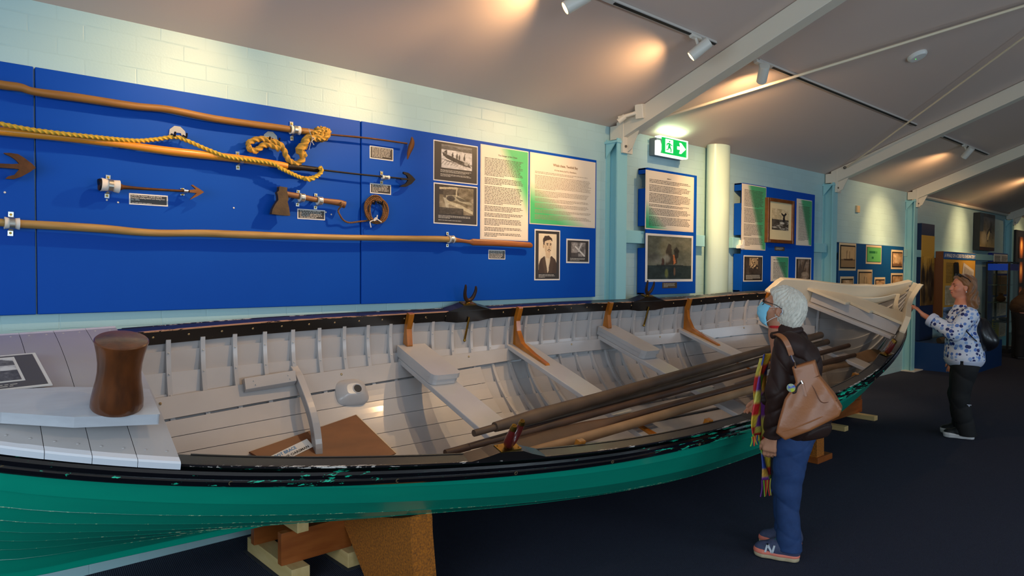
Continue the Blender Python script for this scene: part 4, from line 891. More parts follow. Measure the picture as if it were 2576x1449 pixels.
# -- narrow board
Y3 = 4.08; GN = 'prints on the narrow and whale tail boards'
t, o, w, h = sheet((1624.4, 426.4), (1744.3, 584.8), Y3, 'text poster with green lower left corner on the narrow board under the exit sign', group=GN, paper=PAPER)
pic(t, greengrad('bl', g=(40, 160, 110)), onw(o, .012, .012), Xw, Zw, w-.024, h-.024, Nw, 'green_fade'); txt(t, o+Nw*.0006, w, h, [('g', .42, .09, .22, .03, 1, 0, None, 1), ('g', .07, .14, .86, .80, 34, 0, {3, 9, 17, 20, 26}, 4)], [INK])
c = Cv(90, 100, (96, 98, 84)).noise(12, 4, 41); c.rect(0, .68, 1, 1, (34, 46, 44)); c.ell(.42, .28, .16, .26, (150, 136, 96), .5, .8).ell(.75, .2, .25, .16, (128, 122, 96), .4, .9).ell(.12, .5, .14, .1, (60, 58, 54), .5, .8)
c.poly([(.40, .66), (.40, .34), (.46, .16), (.52, .2), (.54, .42), (.66, .5), (.66, .64)], (66, 52, 36), .85).poly([(.60, .52), (.58, .30), (.64, .24), (.70, .32), (.68, .5)], (50, 44, 34), .85).ell(.42, .52, .07, .10, (150, 146, 130), .8, .6).poly([(.56, .44), (.59, .42), (.63, .6), (.58, .66)], (206, 120, 66), .9).poly([(.3, .68), (.32, .5), (.36, .52), (.37, .68)], (70, 40, 30), .8).ell(.42, .86, .04, .10, (140, 140, 60), .6, .6).ell(.60, .82, .02, .1, (150, 100, 70), .7, .6).rect(.2, .66, .8, .70, (24, 28, 26), .6).noise(7, 14, 42)
t, o, w, h = sheet((1624.4, 586), (1742.5, 708), Y3, 'dark framed painting print of ships burning at sea, on the narrow board', group=GN)
pic(t, c, onw(o, w*.04, h*.045), Xw, Zw, w*.92, h*.90, Nw)
BRZ = mat('bronze_plaque', (92, 76, 58), .4, .4)
t, o, w, h = sheet((1666.4, 710.5), (1703, 724.5), Y3, 'small bronze plaque below the burning ships print', 'plaque', name='plaque', paper=BRZ); txt(t, o, w, h, [('g', .08, .15, .8, .7, 4, 0, None, 9)], [INKW])
# -- whale tail board
t, o, w, h = sheet((1867, 461), (1925.4, 630.5), Y3, 'tall text poster with green upper right corner at the left of the whale tail board', group=GN, paper=PAPER)
pic(t, greengrad('tr2', g=(70, 160, 110)), onw(o, .01, .01), Xw, Zw, w-.02, h-.02, Nw, 'green_fade'); txt(t, o+Nw*.0006, w, h, [('g', .09, .08, .8, .86, 46, 0, {14, 27, 38}, 6)], [INK])
t, o, w, h = sheet((2004.7, 499), (2041, 619), Y3, 'narrow text poster right of the wood framed whale tail picture', group=GN, paper=PAPER)
pic(t, greengrad('tr2', g=(70, 160, 110)), onw(o, .01, .01), Xw, Zw, w-.02, h-.02, Nw, 'green_fade'); txt(t, o+Nw*.0006, w, h, [('g', .12, .1, .76, .80, 34, 0, {1}, 7)], [INK])
t, o, w, h = sheet((1940, 644.4), (1982.8, 707.3), Y3, 'small text sheet with a green corner below the whale tail picture', group=GN, paper=PAPER)
pic(t, greengrad('tr2', g=(60, 150, 110)), onw(o, .01, .01), Xw, Zw, w-.02, h-.02, Nw, 'green_fade'); txt(t, o+Nw*.0006, w, h, [('g', .12, .12, .76, .78, 15, 0, {1}, 8)], [INK])
c = Cv(50, 70, (66, 56, 48)).noise(8, 5, 51).rect(.25, .04, .8, .5, (226, 190, 140), .6)
for k in range(26): r = random.Random(k); c.ell(.28+.5*r.random(), .06+.6*r.random(), .04, .05, (236, 200, 150) if k % 2 else (50, 40, 34), .8, .5)
t, o, w, h = sheet((1871, 642), (1918, 708), Y3, 'dark print of a bright lit group, lower left of the whale tail board', group=GN, border=.014); pic(t, c, onw(o, w*.1, h*.07), Xw, Zw, w*.8, h*.64, Nw); txt(t, o, w, h, [('g', .12, .74, .76, .18, 6, 0, None, 9)], [INKW])
c = Cv(40, 56, (118, 100, 86)).noise(20, 5, 61).poly([(.2, 0), (.35, .5), (.3, .9), (.1, 1), (0, .8)], (60, 50, 44), .7).line([(.7, 0), (.3, .8)], .05, (70, 58, 50)).ell(.6, .75, .3, .12, (160, 144, 126), .6)
t, o, w, h = sheet((2001.8, 647), (2040, 706.6), Y3, 'dark framed sepia print at the lower right of the whale tail board', group=GN, border=.02); pic(t, c, onw(o, w*.14, h*.09), Xw, Zw, w*.72, h*.82, Nw)
t, o, w, h = sheet((1949, 620), (1973.7, 631.3), Y3, 'tiny bronze plaque under the wood framed whale tail picture', 'plaque', name='plaque', paper=BRZ); txt(t, o, w, h, [('g', .08, .15, .8, .7, 3, 0, None, 9)], [INKW])
a, b = wp(1934, 496, 4.03), wp(1998, 614, 4.03); x0, z1, x1, z0 = a[0], a[2], b[0], b[2]
FRW = wood('frame_wood', (92, 50, 18), (124, 72, 28), .3, 6, (3, 3, 3), coat=.3)
t = thing('framed_picture', ((x0+x1)/2, 4.08, z0), 'wood framed picture of a whale tail rising from the sea', 'framed picture')
fw = .042; mb = MB(); mb.bb((x0, 4.03, z0), (x0+fw, 4.08, z1)); mb.bb((x1-fw, 4.03, z0), (x1, 4.08, z1)); mb.bb((x0+fw, 4.03, z1-fw), (x1-fw, 4.08, z1)); mb.bb((x0+fw, 4.03, z0), (x1-fw, 4.08, z0+fw)); mb.build('frame', FRW, t, bevel=.005)
MB().bb((x0+fw, 4.05, z0+fw), (x1-fw, 4.078, z1-fw)).build('mount', mat('cream_mount', (222, 204, 160), .6), t)
c = Cv(56, 72, (206, 186, 146)).noise(3, 4, 71); c.rect(0, .50, 1, 1, (84, 76, 66)).noise(14, 8, 72).poly([(.62, .62), (.66, .34), (.52, .22), (.58, .18), (.70, .26), (.80, .16), (.88, .22), (.76, .34), (.78, .5), (.74, .66)], (40, 34, 30)).ell(.6, .66, .14, .06, (226, 220, 206), .8, .5)
for k in range(16): r = random.Random(k+9); c.ell(r.random(), .6+.4*r.random(), .10, .02, (210, 204, 190), .6, .5, r.uniform(-.6, .6))
pic(t, c, np.array([x0+fw+.075, 4.0485, z1-fw-.075]), Xw, Zw, (x1-x0)-2*fw-.15, (z1-z0)-2*fw-.19, Nw)
# small white clip at the left edge of the whale tail board
t = thing('wall_hook', (7.1, 4.1, 1.8), 'small white plastic hook at the left edge of the whale tail board', 'hook')
a = wp(1860, 614, 4.1); MB().prism([(0, 0), (.09, 0), (.09, .10), (.06, .10), (.045, .045), (0, .035)], (a[0]-.03, 4.12, a[2]-.05), (1, 0, 0), (0, 0, 1), (0, -1, 0), .05).build('hook_body', WH, t, bevel=.004)
# -- teal board
GT = 'small framed pictures on the teal board'
def small(tl, br, lab, kind, seed):
    t, o, w, h = sheet(tl, br, Y3, lab, 'picture', GT, 'framed_print', paper=mat('oat_mount', (214, 190, 150), .5), border=None)
    MB().bb((o[0]+.03, Y3-.006, o[2]-h+.03), (o[0]+w-.03, Y3-.003, o[2]-.03)).build('dark_mount', DKP, t)
    o = o+Nw*.004
    if kind == 'ship':
        c = Cv(36, 52, (196, 160, 112)).noise(5, 4, seed).rect(0, .62, 1, .68, (80, 56, 36), .7).rect(0, .68, 1, 1, (150, 118, 80)).line([(.4, .66), (.42, .2)], .015, (96, 68, 42)).line([(.6, .66), (.6, .25)], .015, (96, 68, 42)).poly([(.2, .60), (.85, .58), (.8, .68), (.26, .68)], (70, 48, 30))
    elif kind == 'green': c = Cv(20, 24, (96, 178, 96))
    else:
        c = Cv(34, 46, (176, 138, 96)).noise(24, 5, seed).ell(.5, .45, .3, .3, (214, 180, 134), .6, .5).rect(0, .8, 1, 1, (90, 60, 40), .6)
    m = .05 if kind != 'green' else .035
    pic(t, c, onw(o, m, m), Xw, Zw, w-2*m, h-2*m, Nw)
    if kind == 'green':
        txt(t, o+Nw*.001, w, h, [('g', .18, .26, .64, .28, 1, 0, None, 2), ('g', .34, .56, .40, .26, 1, 0, None, 4)], [mat('dark_green_ink', (30, 110, 60), .5)])
small((2111.4, 610), (2152.8, 681), 'sepia ship picture, largest, at the top left of the teal board', 'ship', 1)
small((2179, 615.7), (2217, 664.8), 'green title card at the top of the teal board', 'green', 2)
small((2242.5, 628), (2270.7, 677.5), 'sepia picture at the top right of the teal board', 'x', 3)
small((2114, 695.7), (2147, 748), 'dark picture at the lower left of the teal board, partly behind the bow', 'x', 4)
small((2157.8, 678), (2193.4, 742), 'brown picture in the middle of the teal board, below the green card', 'ship', 5)
small((2200, 697.6), (2226, 745), 'pale small picture on the teal board, right of the brown one', 'x', 6)
small((2241.7, 687), (2270.7, 740), 'sepia picture at the lower right of the teal board', 'x', 7)
# ================================================================ HARPOONS, POLES, ROPES, HATCHET
POLE1 = wood('pole_brown_wood', (120, 80, 32), (154, 108, 46), .5, 5, (1, 9, 9)); POLE2 = wood('pole_orange_wood', (200, 124, 24), (222, 148, 42), .38, 4, (1, 9, 9), coat=.2); POLE3 = wood('pole_pale_wood', (150, 112, 56), (184, 144, 82), .5, 5, (1, 9, 9))
ROPE = mat('yellow_rope', (210, 172, 56), .75, noise=(60, .6), col2=(190, 148, 40), bump=(160, .4)); ROPE2 = mat('old_thick_rope', (196, 152, 56), .8, noise=(40, .6), col2=(156, 116, 44), bump=(160, .5)); CORD = mat('brown_cord', (120, 78, 38), .8, bump=(200, .4))
RUST = mat('rusty_iron', (70, 44, 24), .65, .5, noise=(22, .6), col2=(104, 64, 32), bump=(50, .5)); DARKI = mat('black_iron', (26, 20, 18), .55, .5, bump=(50, .4)); PADW = mat('white_padding', (224, 216, 206), .7, bump=(30, .3)); ZINC = mat('zinc_clamp', (200, 196, 186), .28, .9); BRS = mat('brass_screw_head', (190, 150, 50), .35, .8)
def path(pts, Y, n=6):
    Ys = Y if hasattr(Y, '__len__') else [Y]*len(pts); return catmull([wp(x, y, q) for (x, y), q in zip(pts, Ys)], n)
def gnarl(n, r, amp, seed):
    g = np.random.default_rng(seed); k = g.normal(0, 1, max(4, n//5)); return r*(1+amp*np.interp(np.linspace(0, 1, n), np.linspace(0, 1, len(k)), k))
YP = 4.118
t = thing('harpoon', tuple(wp(450, 280, YP)), 'topmost wooden pole on the board, ending in an iron toggle harpoon', 'harpoon', 'whaling tools on the boards')
q = path([(-60, 200), (0, 213), (51, 220), (91, 231.5), (203, 246.7), (338, 267), (423, 275.4), (541, 299), (700, 321), (739, 327), (775, 331), (806, 334)], YP)
MB().tube(q, gnarl(len(q), .0205, .07, 1)*np.interp(np.linspace(0, 1, len(q)), [0, .9, 1], [1, .95, .7]), 18).build('shaft', POLE1, t)
MB().tube(path([(800, 334), (826, 338), (930, 348), (1024, 361)], [YP, YP, YP-.005, YP-.01]), [.007, .006, .006, .006, .006]*3+[.006]*4, 12).build('iron_shank', RUST, t)
a, b, c_ = wp(1036, 344, YP-.01), wp(1031, 372, YP-.01), wp(1025, 401, YP-.01)
MB().tube(catmull([a, (a+b)/2+[.012, 0, 0], b+[.006, 0, 0], (b+c_)/2, c_], 3), [.003, .011, .016, .019, .021, .022, .021, .018, .016, .014, .011, .008, .003], 12, asp=.5, up=(0, 1, 0)).build('toggle_head', RUST, t)
t = thing('harpoon', tuple(wp(450, 390, YP)), 'orange wooden harpoon pole with the yellow rope, ending in a black barbed head', 'harpoon', 'whaling tools on the boards')
q = path([(-60, 322), (0, 329.5), (169, 346.4), (304, 363.3), (440, 382), (609, 400.5), (700, 414), (730, 420)], YP)
MB().tube(q, gnarl(len(q), .0215, .05, 2)*np.interp(np.linspace(0, 1, len(q)), [0, .85, 1], [1, 1, .8]), 18).build('shaft', POLE2, t)
MB().tube(path([(722, 419), (760, 422), (806, 428), (812, 428.5)], YP), [.020]*6+[.017]*6+[.012]*6+[.007], 14).build('socket', DARKI, t)
MB().tube(path([(805, 427), (900, 438), (1000, 448), (1030, 451)], [YP, YP-.005, YP-.01, YP-.01]), .0055, 10).build('iron_shank', DARKI, t)
def head(pts, Y, th, m, par, name='barbed_head'):
    P_ = [wp(x, y, Y) for x, y in pts]; o = P_[0]; mb = MB(); mb.prism([((p-o)[0], (p-o)[2]) for p in P_], o+Nw*th/2, (1, 0, 0), (0, 0, 1), (0, 1, 0), th); return mb.build(name, m, par, bevel=th*.3)
head([(1044, 452), (1036, 443), (1026, 435), (1014, 432), (1014, 437), (1022, 441), (1026, 449), (1008, 448), (1008, 452), (1026, 453), (1020, 462), (1010, 466), (1005, 470), (1020, 470), (1034, 463)], YP-.01, .014, DARKI, t)
t = thing('harpoon', tuple(wp(370, 480, YP)), 'short dark double flue harpoon with its thick end wrapped in white padding', 'harpoon', 'whaling tools on the boards')
q = path([(249, 464), (262, 466), (301, 470), (320, 471.5), (380, 476), (480, 481.5)], YP-.01)
MB().tube(q, np.interp(np.linspace(0, 1, len(q)), [0, .1, .38, .5, .7, 1], [.030, .029, .022, .012, .008, .006]), 18).build('shank', RUST, t)
MB().tube(path([(248.5, 464), (250, 464.1), (261, 465.5), (262, 465.6)], YP-.01, 3), [.026, .028, .030, .0315, .0315, .0315, .031, .031, .029, .026], 20).build('socket_ring', DARKI, t)
head([(512.5, 483.5), (500, 475), (483, 464.5), (481, 466.5), (492, 476), (476, 478), (476, 484), (494, 486), (479, 500), (477, 502.5), (497, 493)], YP-.01, .016, mat('warm_rust_head', (140, 92, 46), .6, .4, noise=(20, .6), col2=(110, 64, 32), bump=(50, .4)), t)
t = thing('harpoon', tuple(wp(40, 420, YP)), 'large rusty barbed harpoon head at the left edge', 'harpoon', 'whaling tools on the boards')
head([(89.6, 422.5), (80, 412), (60, 397), (45, 388), (25, 385), (8, 385), (14, 389), (26, 394), (38, 402), (48, 412), (30, 413), (-30, 410), (-30, 420), (30, 424), (48, 426), (36, 440), (20, 444), (13, 450), (35, 451), (55, 444), (75, 433)], YP, .016, RUST, t)
t = thing('lance_pole', tuple(wp(600, 590, YP)), 'long pale wooden pole below the others, ending in a flat brown paddle blade', 'pole')
q = path([(-60, 556), (0, 559.5), (47, 563), (169, 569.6), (270, 576.4), (340, 583), (406, 586.5), (507, 586.5), (600, 590), (700, 593.3), (841, 597), (980, 599), (1100, 601), (1145, 603)], YP)
MB().tube(q, gnarl(len(q), .0205, .07, 5), 18).build('shaft', POLE3, t)
q = path([(1140, 603), (1165, 606), (1184, 608.5), (1200, 609.5), (1260, 612), (1325, 616), (1340, 618.5)], YP)
MB().tube(q, np.interp(np.linspace(0, 1, len(q)), [0, .15, .3, .4, .9, .98, 1], [.02, .013, .014, .026, .022, .015, .004]), 18, asp=.45, up=(0, 1, 0)).build('blade', wood('pole_dark_end', (124, 66, 24), (158, 92, 40), .45, 5, (1, 9, 9)), t)
# hatchet
t = thing('hatchet', tuple(wp(770, 510, YP)), 'old hatchet with a dark iron head and wooden handle, its cord hanging from the end', 'hatchet')
cv2 = lambda x, y: (560+x/3.917, 250+y/3.917)
q = path([cv2(560, 915), cv2(640, 935), cv2(780, 960), cv2(900, 985), cv2(1050, 1005), cv2(1150, 1020), cv2(1205, 1040)], YP-.008)
MB().tube(q, np.interp(np.linspace(0, 1, len(q)), [0, .2, .6, .85, 1], [.019, .018, .0165, .021, .024]), 16, asp=.7, up=(0, 1, 0)).build('handle', wood('hatchet_handle', (100, 60, 30), (136, 88, 46), .5, 8, (1, 6, 6)), t)
P_ = [cv2(*x) for x in ((548, 858), (628, 870), (625, 905), (640, 985), (630, 1010), (645, 1070), (656, 1148), (600, 1146), (540, 1140), (474, 1130), (482, 1085), (505, 1040), (540, 990), (535, 950), (526, 918), (545, 900))]
head(P_, YP-.008, .032, mat('hatchet_iron', (58, 44, 30), .5, .5, noise=(14, .6), col2=(96, 74, 46), bump=(40, .6)), t, 'hatchet_head')
MB().rope(path([cv2(1165, 1010), cv2(1175, 1045), cv2(1140, 1090), cv2(1155, 1140), cv2(1190, 1190), cv2(1250, 1215), cv2(1340, 1205), cv2(1420, 1195), cv2(1480, 1172)], [YP-.03, YP-.035]+[YP-.01]*2+[4.14]*5, 8), .0052, n=12).build('cord', CORD, t)
mb = MB(); cc = wp(*cv2(1508, 1095), 4.135); r_ = random.Random(3)
for k in range(7):
    rx, rz, ox, oz, yy = r_.uniform(.055, .085)*1.35, r_.uniform(.075, .095), r_.uniform(-.014, .014), r_.uniform(-.012, .012), r_.uniform(-.014, .008)
    mb.rope([cc+np.array([ox+rx*math.cos(a)*.8, yy+.006*math.sin(3*a+k), oz+rz*math.sin(a)]) for a in np.linspace(0, 6.5, 40)], .0052, n=12)
mb.build('cord_coil', CORD, t)
MB().tube(path([cv2(1525, 1140), cv2(1515, 1180), cv2(1490, 1195), cv2(1505, 1170), cv2(1530, 1185), cv2(1565, 1210)], 4.115, 5), .004, 8).tube(path([cv2(1500, 1185), cv2(1455, 1205), cv2(1455, 1230), cv2(1462, 1262)], 4.12, 5), .0035, 8).build('white_tie', PADW, t)
# ropes
t = thing('rope', tuple(wp(500, 360, 4.1)), 'long yellow rope running along the orange harpoon pole and looping under its tip', 'rope', 'ropes on the harpoons')
MB().rope(path([(-40, 300), (13, 314), (101, 329.5), (237, 344.7), (338, 354), (389, 351), (440, 344.7), (473, 355), (524, 377), (575, 395), (625, 402), (682, 410.8), (703, 421), (734, 436.4), (764, 447.9), (790, 445.3), (807, 433.8), (808, 421)],
    [4.085, 4.085, 4.085, 4.09, 4.115, 4.13, 4.125, 4.12, 4.10, 4.088, 4.086, 4.086, 4.09, 4.09, 4.09, 4.09, 4.09, 4.09], 10), .0105, n=15).build('rope_line', ROPE, t)
q = path([(700, 422), (734, 438), (764, 449.5), (790, 447.5), (809, 434), (808, 421), (802, 425)], 4.082, 10); MB().rope(q, .009, n=15).rope(path([(764, 449), (780, 452), (798, 443)], 4.07, 10), .012, n=15).build('rope_splice', ROPE, t)
t = thing('rope', tuple(wp(720, 380, 4.1)), 'thick old rope knotted round the tip of the top harpoon and hanging in a wave', 'rope', 'ropes on the harpoons')
q = path([cv2(560, 490), cv2(470, 450), cv2(400, 455), cv2(330, 505), cv2(285, 500), cv2(255, 470), cv2(262, 430), cv2(310, 402), cv2(380, 390), cv2(470, 408), cv2(560, 440), cv2(608, 510), cv2(640, 585), cv2(700, 632), cv2(745, 630), cv2(788, 590), cv2(795, 520)], 4.115, 8)
MB().rope(q, .0165, n=18).build('rope_line', ROPE2, t)
MB().rope(path([cv2(800, 560), cv2(760, 510), cv2(775, 470), cv2(810, 450), cv2(820, 400), cv2(850, 370), cv2(900, 380), cv2(960, 370)], [4.115]+[4.10]*7, 8), .024, n=20).build('rope_bight', ROPE2, t)
mb = MB(); kc = wp(*cv2(985, 345), YP)
for k, (dx, dr) in enumerate(((-.045, 0), (-.02, .006), (.006, .004), (.028, -.004))):
    mb.rope([kc+np.array([dx+.012*math.sin(a), (.030+dr)*math.cos(a), (.032+dr)*math.sin(a)]) for a in np.linspace(0, 6.3, 26)], .0135, n=15)
mb.rope(path([cv2(880, 330), cv2(930, 320), cv2(985, 300), cv2(1040, 330), cv2(1000, 385), cv2(930, 390)], 4.085, 8), .012, n=15); mb.build('knot', ROPE2, t)
tag(MB().tube(path([cv2(848, 288), cv2(862, 330), cv2(882, 385), cv2(868, 430), cv2(850, 498)], 4.075, 6), .004, 8, asp=.3).tube(path([cv2(880, 375), cv2(905, 385), cv2(882, 410), cv2(900, 450)], 4.073, 6), .004, 8, asp=.4).build('cloth_tag', PADW), 'narrow white cloth tag tied round the top harpoon beside the knot', 'tag')
# clamps
def clamp(px, r, label, pad=None, Yc=YP, dirp=None, plate=.055):
    c = wp(*px, Yc); Yb = 4.17 if c[0] < BX[2] else Y2; t = thing('saddle_clamp', (c[0], Yb, c[2]), label, 'clamp', 'metal clamps holding the tools')
    d = np.array([1, 0, 0]) if dirp is None else unit(wp(*dirp, Yc)-c)
    up = unit(np.cross(d, [0, -1, 0])); up = up if up[2] > 0 else -up
    if pad: MB().tube([c-d*pad/2, c-d*pad*.2, c+d*pad*.2, c+d*pad/2], [r+.009, r+.005, r+.005, r+.008], 22).build('padding', PADW, t)
    rr = r+(.0075 if pad else .002); pts = [c+up*(rr*math.sin(a))+Nw*(rr*math.cos(a)) for a in np.linspace(-1.75, 1.75, 15)]; yb = Yb-.003
    pts = [c*1+up*(-(rr+plate*.55))*1+(yb-c[1])*np.array([0, 1, 0]), c-up*(rr+.006)+(yb-c[1])*np.array([0, 1, 0])]+pts+[c+up*(rr+.006)+(yb-c[1])*np.array([0, 1, 0]), c+up*(rr+plate*.55)+(yb-c[1])*np.array([0, 1, 0])]
    G = [[p-d*.011, p+d*.011, p+d*.011+Nw*.003, p-d*.011+Nw*.003] for p in pts]
    mb = MB(); mb.grid(G, 0, cv=True, sm=False); mb.add(G[0], [(0, 1, 2, 3)]); mb.add(G[-1], [(0, 1, 2, 3)]); mb.build('strap', ZINC, t, bevel=.001)
    for s in (-1, 1):
        p = c+up*s*(rr+plate*.3); p[1] = yb-.004; MB().ball(p, (.006, .004, .006), n=8).build('screw', BRS, t)
clamp((742, 327), .020, 'clamp with white padding on the top harpoon pole', .06, dirp=(775, 331))
clamp((605.5, 402), .0215, 'plain metal clamp on the orange harpoon pole', dirp=(640, 405))
clamp((970, 446), .0065, 'small clamp with white padding on the black barbed harpoon', .055, plate=.06, Yc=YP-.01, dirp=(1000, 449))
clamp((277, 467), .026, 'large clamp round the padded end of the short harpoon', .085, Yc=YP-.01, dirp=(300, 470), plate=.05)
clamp((467, 480.5), .007, 'small brass coloured clamp beside the head of the short harpoon', Yc=YP-.01, plate=.02)
clamp((759, 497), .019, 'clamp on the hatchet handle, the one nearer the iron head', .03, Yc=YP-.008, dirp=(790, 501), plate=.045)
clamp((804, 505), .0185, 'clamp on the hatchet handle, the one nearer the cord', .03, Yc=YP-.008, dirp=(830, 508), plate=.045)
clamp((30, 562), .021, 'padded clamp at the left end of the long pale pole', .06, dirp=(60, 564), plate=.055)
clamp((1134, 602), .021, 'padded clamp near the blade of the long pale pole', .045, plate=.05)
def hookplate(px, Y, lab):
    c = wp(*px, Y-.004); t = thing('rope_hook', tuple(c), lab, 'hook', 'hooks holding the ropes'); s = .045
    MB().prism([(-s, -s*.4), (-s*.9, s*.3), (-s*.35, s*.8), (s*.35, s*.8), (s*.9, s*.3), (s, -s*.4), (s*.55, -s*.5), (s*.4, 0), (-s*.4, 0), (-s*.55, -s*.5)], c, (1, 0, 0), (0, 0, 1), (0, -1, 0), .003).build('hook_plate', ZINC, t, bevel=.001)
    for s_ in (-.03, .03): MB().tube([c+np.array([s_, -.004, -.012]), c+np.array([s_, -.06, -.03]), c+np.array([s_, -.068, -.008])], .005, 8).build('prong', DARKI, t)
hookplate((446, 334), 4.17, 'metal hook plate holding up the yellow rope'); hookplate((680, 346), 4.17, 'metal hook plate behind the thick old rope'); hookplate((940, 504), Y2, 'metal hook plate carrying the coiled brown cord')
for x, y in ((12, 484), (101, 484), (269, 503), (297, 509), (588, 523), (588, 523), (820, 534), (833, 540), (431, 551 if 0 else 737)): pass
for x, y in ((12, 484), (269, 503), (297, 509), (588, 523), (820, 534), (833.5, 539.5)):
    tag(MB().ball(wp(x, y, 4.168), (.0055, .003, .0055), n=8).build('screw_cap', PADW), 'tiny white screw cap set in the blue board', 'screw', 'screw caps in the blue board')
# ---- print lying on the stern deck
cs = [bpx(0, 896, .945), bpx(88, 896, .945), bpx(132, 977, .943), bpx(0, 983, .943)]
tr, br = cs[1], cs[2]; dd = unit(br-tr); xx = unit(np.cross(dd, [0, 0, 1])); xx = xx if xx[0] > 0 else -xx; hgt = np.linalg.norm(br-tr); wdt = .30
nn_ = unit(np.cross(xx, -dd)); tl = tr-xx*wdt; lift = nn_*.012
o3 = bw(*(tl+lift)); X3 = bA*xx[0]+bB*xx[1]+bC*xx[2]; Y3v = -(bA*dd[0]+bB*dd[1]+bC*dd[2]); N3 = unit(np.cross(X3, Y3v))
t = thing('poster', tuple(o3), 'dark bordered photograph print lying flat on the grey stern deck', 'poster')
def slab(o, w, h, z, th, m, name):
    a = o+N3*z; V = [a, a+X3*w, a+X3*w-Y3v*h, a-Y3v*h]; MB().hexa([*V, *[v+N3*th for v in V]]).build(name, m, t)
slab(o3, wdt, hgt, 0, .004, PAPW, 'paper'); slab(o3+X3*.012-Y3v*.012, wdt-.024, hgt-.024, .004, .0008, mat('grey_mount', (88, 84, 84), .45), 'dark_mount')
slab(o3+X3*.075-Y3v*.025, wdt-.15, hgt*.72, .0048, .0006, PAPW, 'white_border')
c = Cv(90, 70, (190, 188, 186)).rect(0, 0, 1, .10, (214, 212, 210)).poly([(0, .10), (.5, .08), (.7, .05), (1, .16), (1, .34), (0, .34)], (104, 102, 102)).rect(0, .34, 1, .56, (196, 194, 194)).rect(0, .56, 1, 1, (92, 90, 92)).noise(10, 12, 91).ell(.75, .48, .2, .08, (226, 224, 222), .8, .4)
pic(t, c, o3+N3*.0060+X3*.085-Y3v*.035, X3, Y3v, wdt-.17, hgt*.72-.02, N3)
mb = MB(); greek(mb, o3+N3*.0056+X3*.09-Y3v*(hgt*.86), X3, Y3v, wdt-.18, hgt*.09, 2, .4, 0, None, 4); mb.build('print', INKW, t, fix=False)
# ================================================================ SUPPORTS UNDER THE BOAT
PINE = wood('pine_timber', (206, 170, 108), (222, 190, 132), .6, 4, (6, 1, 6)); STAIN = wood('stained_board', (136, 66, 22), (166, 90, 36), .4, 4, (1, 2, 6), coat=.2)
FELT = mat('orange_carpet_covering', (204, 116, 24), .95, noise=(110, .5), col2=(112, 66, 26), bump=(220, .6), detail=3, coords='Object'); CARD = mat('dark_card', (40, 42, 52), .8)
t = thing('boat_cradle', (1.75, 3.65, 0), 'timber cradle of stained boards and pine bearers under the keel, left of the carpeted chock', 'cradle')
yb_, yf_ = 3.95, 3.36
for i, (x0, lab) in enumerate(((1.52, 0), (1.84, 1))):
    MB().bb((x0-.0, yf_, 0.004), (x0+.10, yb_, .085)).build('bearer', PINE, t, bevel=.003); MB().bb((x0-.02, yf_-.03, 0.0005), (x0+.12, yb_+.02, .004)).build('packing_card', CARD, t)
MB().bb((1.50, 3.44, .085), (1.905, 3.485, .255)).build('side_board', STAIN, t, bevel=.002)
MB().bb((1.50, 3.80, .085), (1.905, 3.845, .255)).build('side_board', STAIN, t, bevel=.002)
cb0, cb1 = wp(748, 1343, 3.36), wp(777, 1309, 3.36); MB().bb((cb0[0], 3.36, cb0[2]), (cb1[0], 3.80, cb1[2])).build('cross_block', PINE, t, bevel=.003)
def chock(x0, x1, a, label, s_o, s_i, foot_o, foot_i, key):
    """bracket shaped chock across the hull: top follows the bilge, inner edge raked back"""
    t = thing('bilge_chock', ((x0+x1)/2, foot_o, 0), label, 'chock', 'carpet covered chocks under the hull'); top = []
    for s in np.linspace(s_o, s_i, 9):
        b, c = hpt(a, s, .014); w = bw(a, -b, c); top.append((w[1], w[2]))
    pr = [(foot_o, 0), (top[0][0]-.012, top[0][1]-.10), (top[0][0]-.008, top[0][1]-.03), *top, *key, (foot_i, 0)]
    MB().prism(pr, (x0, 0, 0), (0, 1, 0), (0, 0, 1), (1, 0, 0), x1-x0).build('chock_block', FELT, t, bevel=.016, seg=3)
    MB().bb((x0-.02, foot_o-.02, 0), (x1+.12, foot_o+.12, .05)).build('chock_foot', STAIN, t, bevel=.004)
chock(1.86, 1.99, .36, 'orange carpet covered bilge chock under the hull, beside the near timber cradle', .56, .06, 2.735, 3.22, [(3.46, .235)])
chock(5.86, 6.0, 4.28, 'orange brown bilge chock under the hull, behind the person with the tan handbag', .5, .06, 2.62, 2.95, [])
t = thing('boat_cradle', (8.0, 3.3, 0), 'small far timber cradle under the bow', 'cradle')
kz = bw(5.7, 0, float(kf(5.7)))[2]-.06; kp = bw(5.7, 0, 0)
MB().bb((kp[0]+.75, kp[1]-.05, 0.05), (kp[0]+1.0, kp[1]+.1, .30)).build('side_board', STAIN, t, bevel=.002)
MB().bb((kp[0]-.2, kp[1]-.1, .05), (kp[0]+.9, kp[1]+.1, max(kz, .12))).build('keel_block', STAIN, t, bevel=.003)
for x in (kp[0]-.05, kp[0]+.72): MB().bb((x, kp[1]-.3, 0), (x+.09, kp[1]+.3, .05)).build('bearer', PINE, t, bevel=.003)
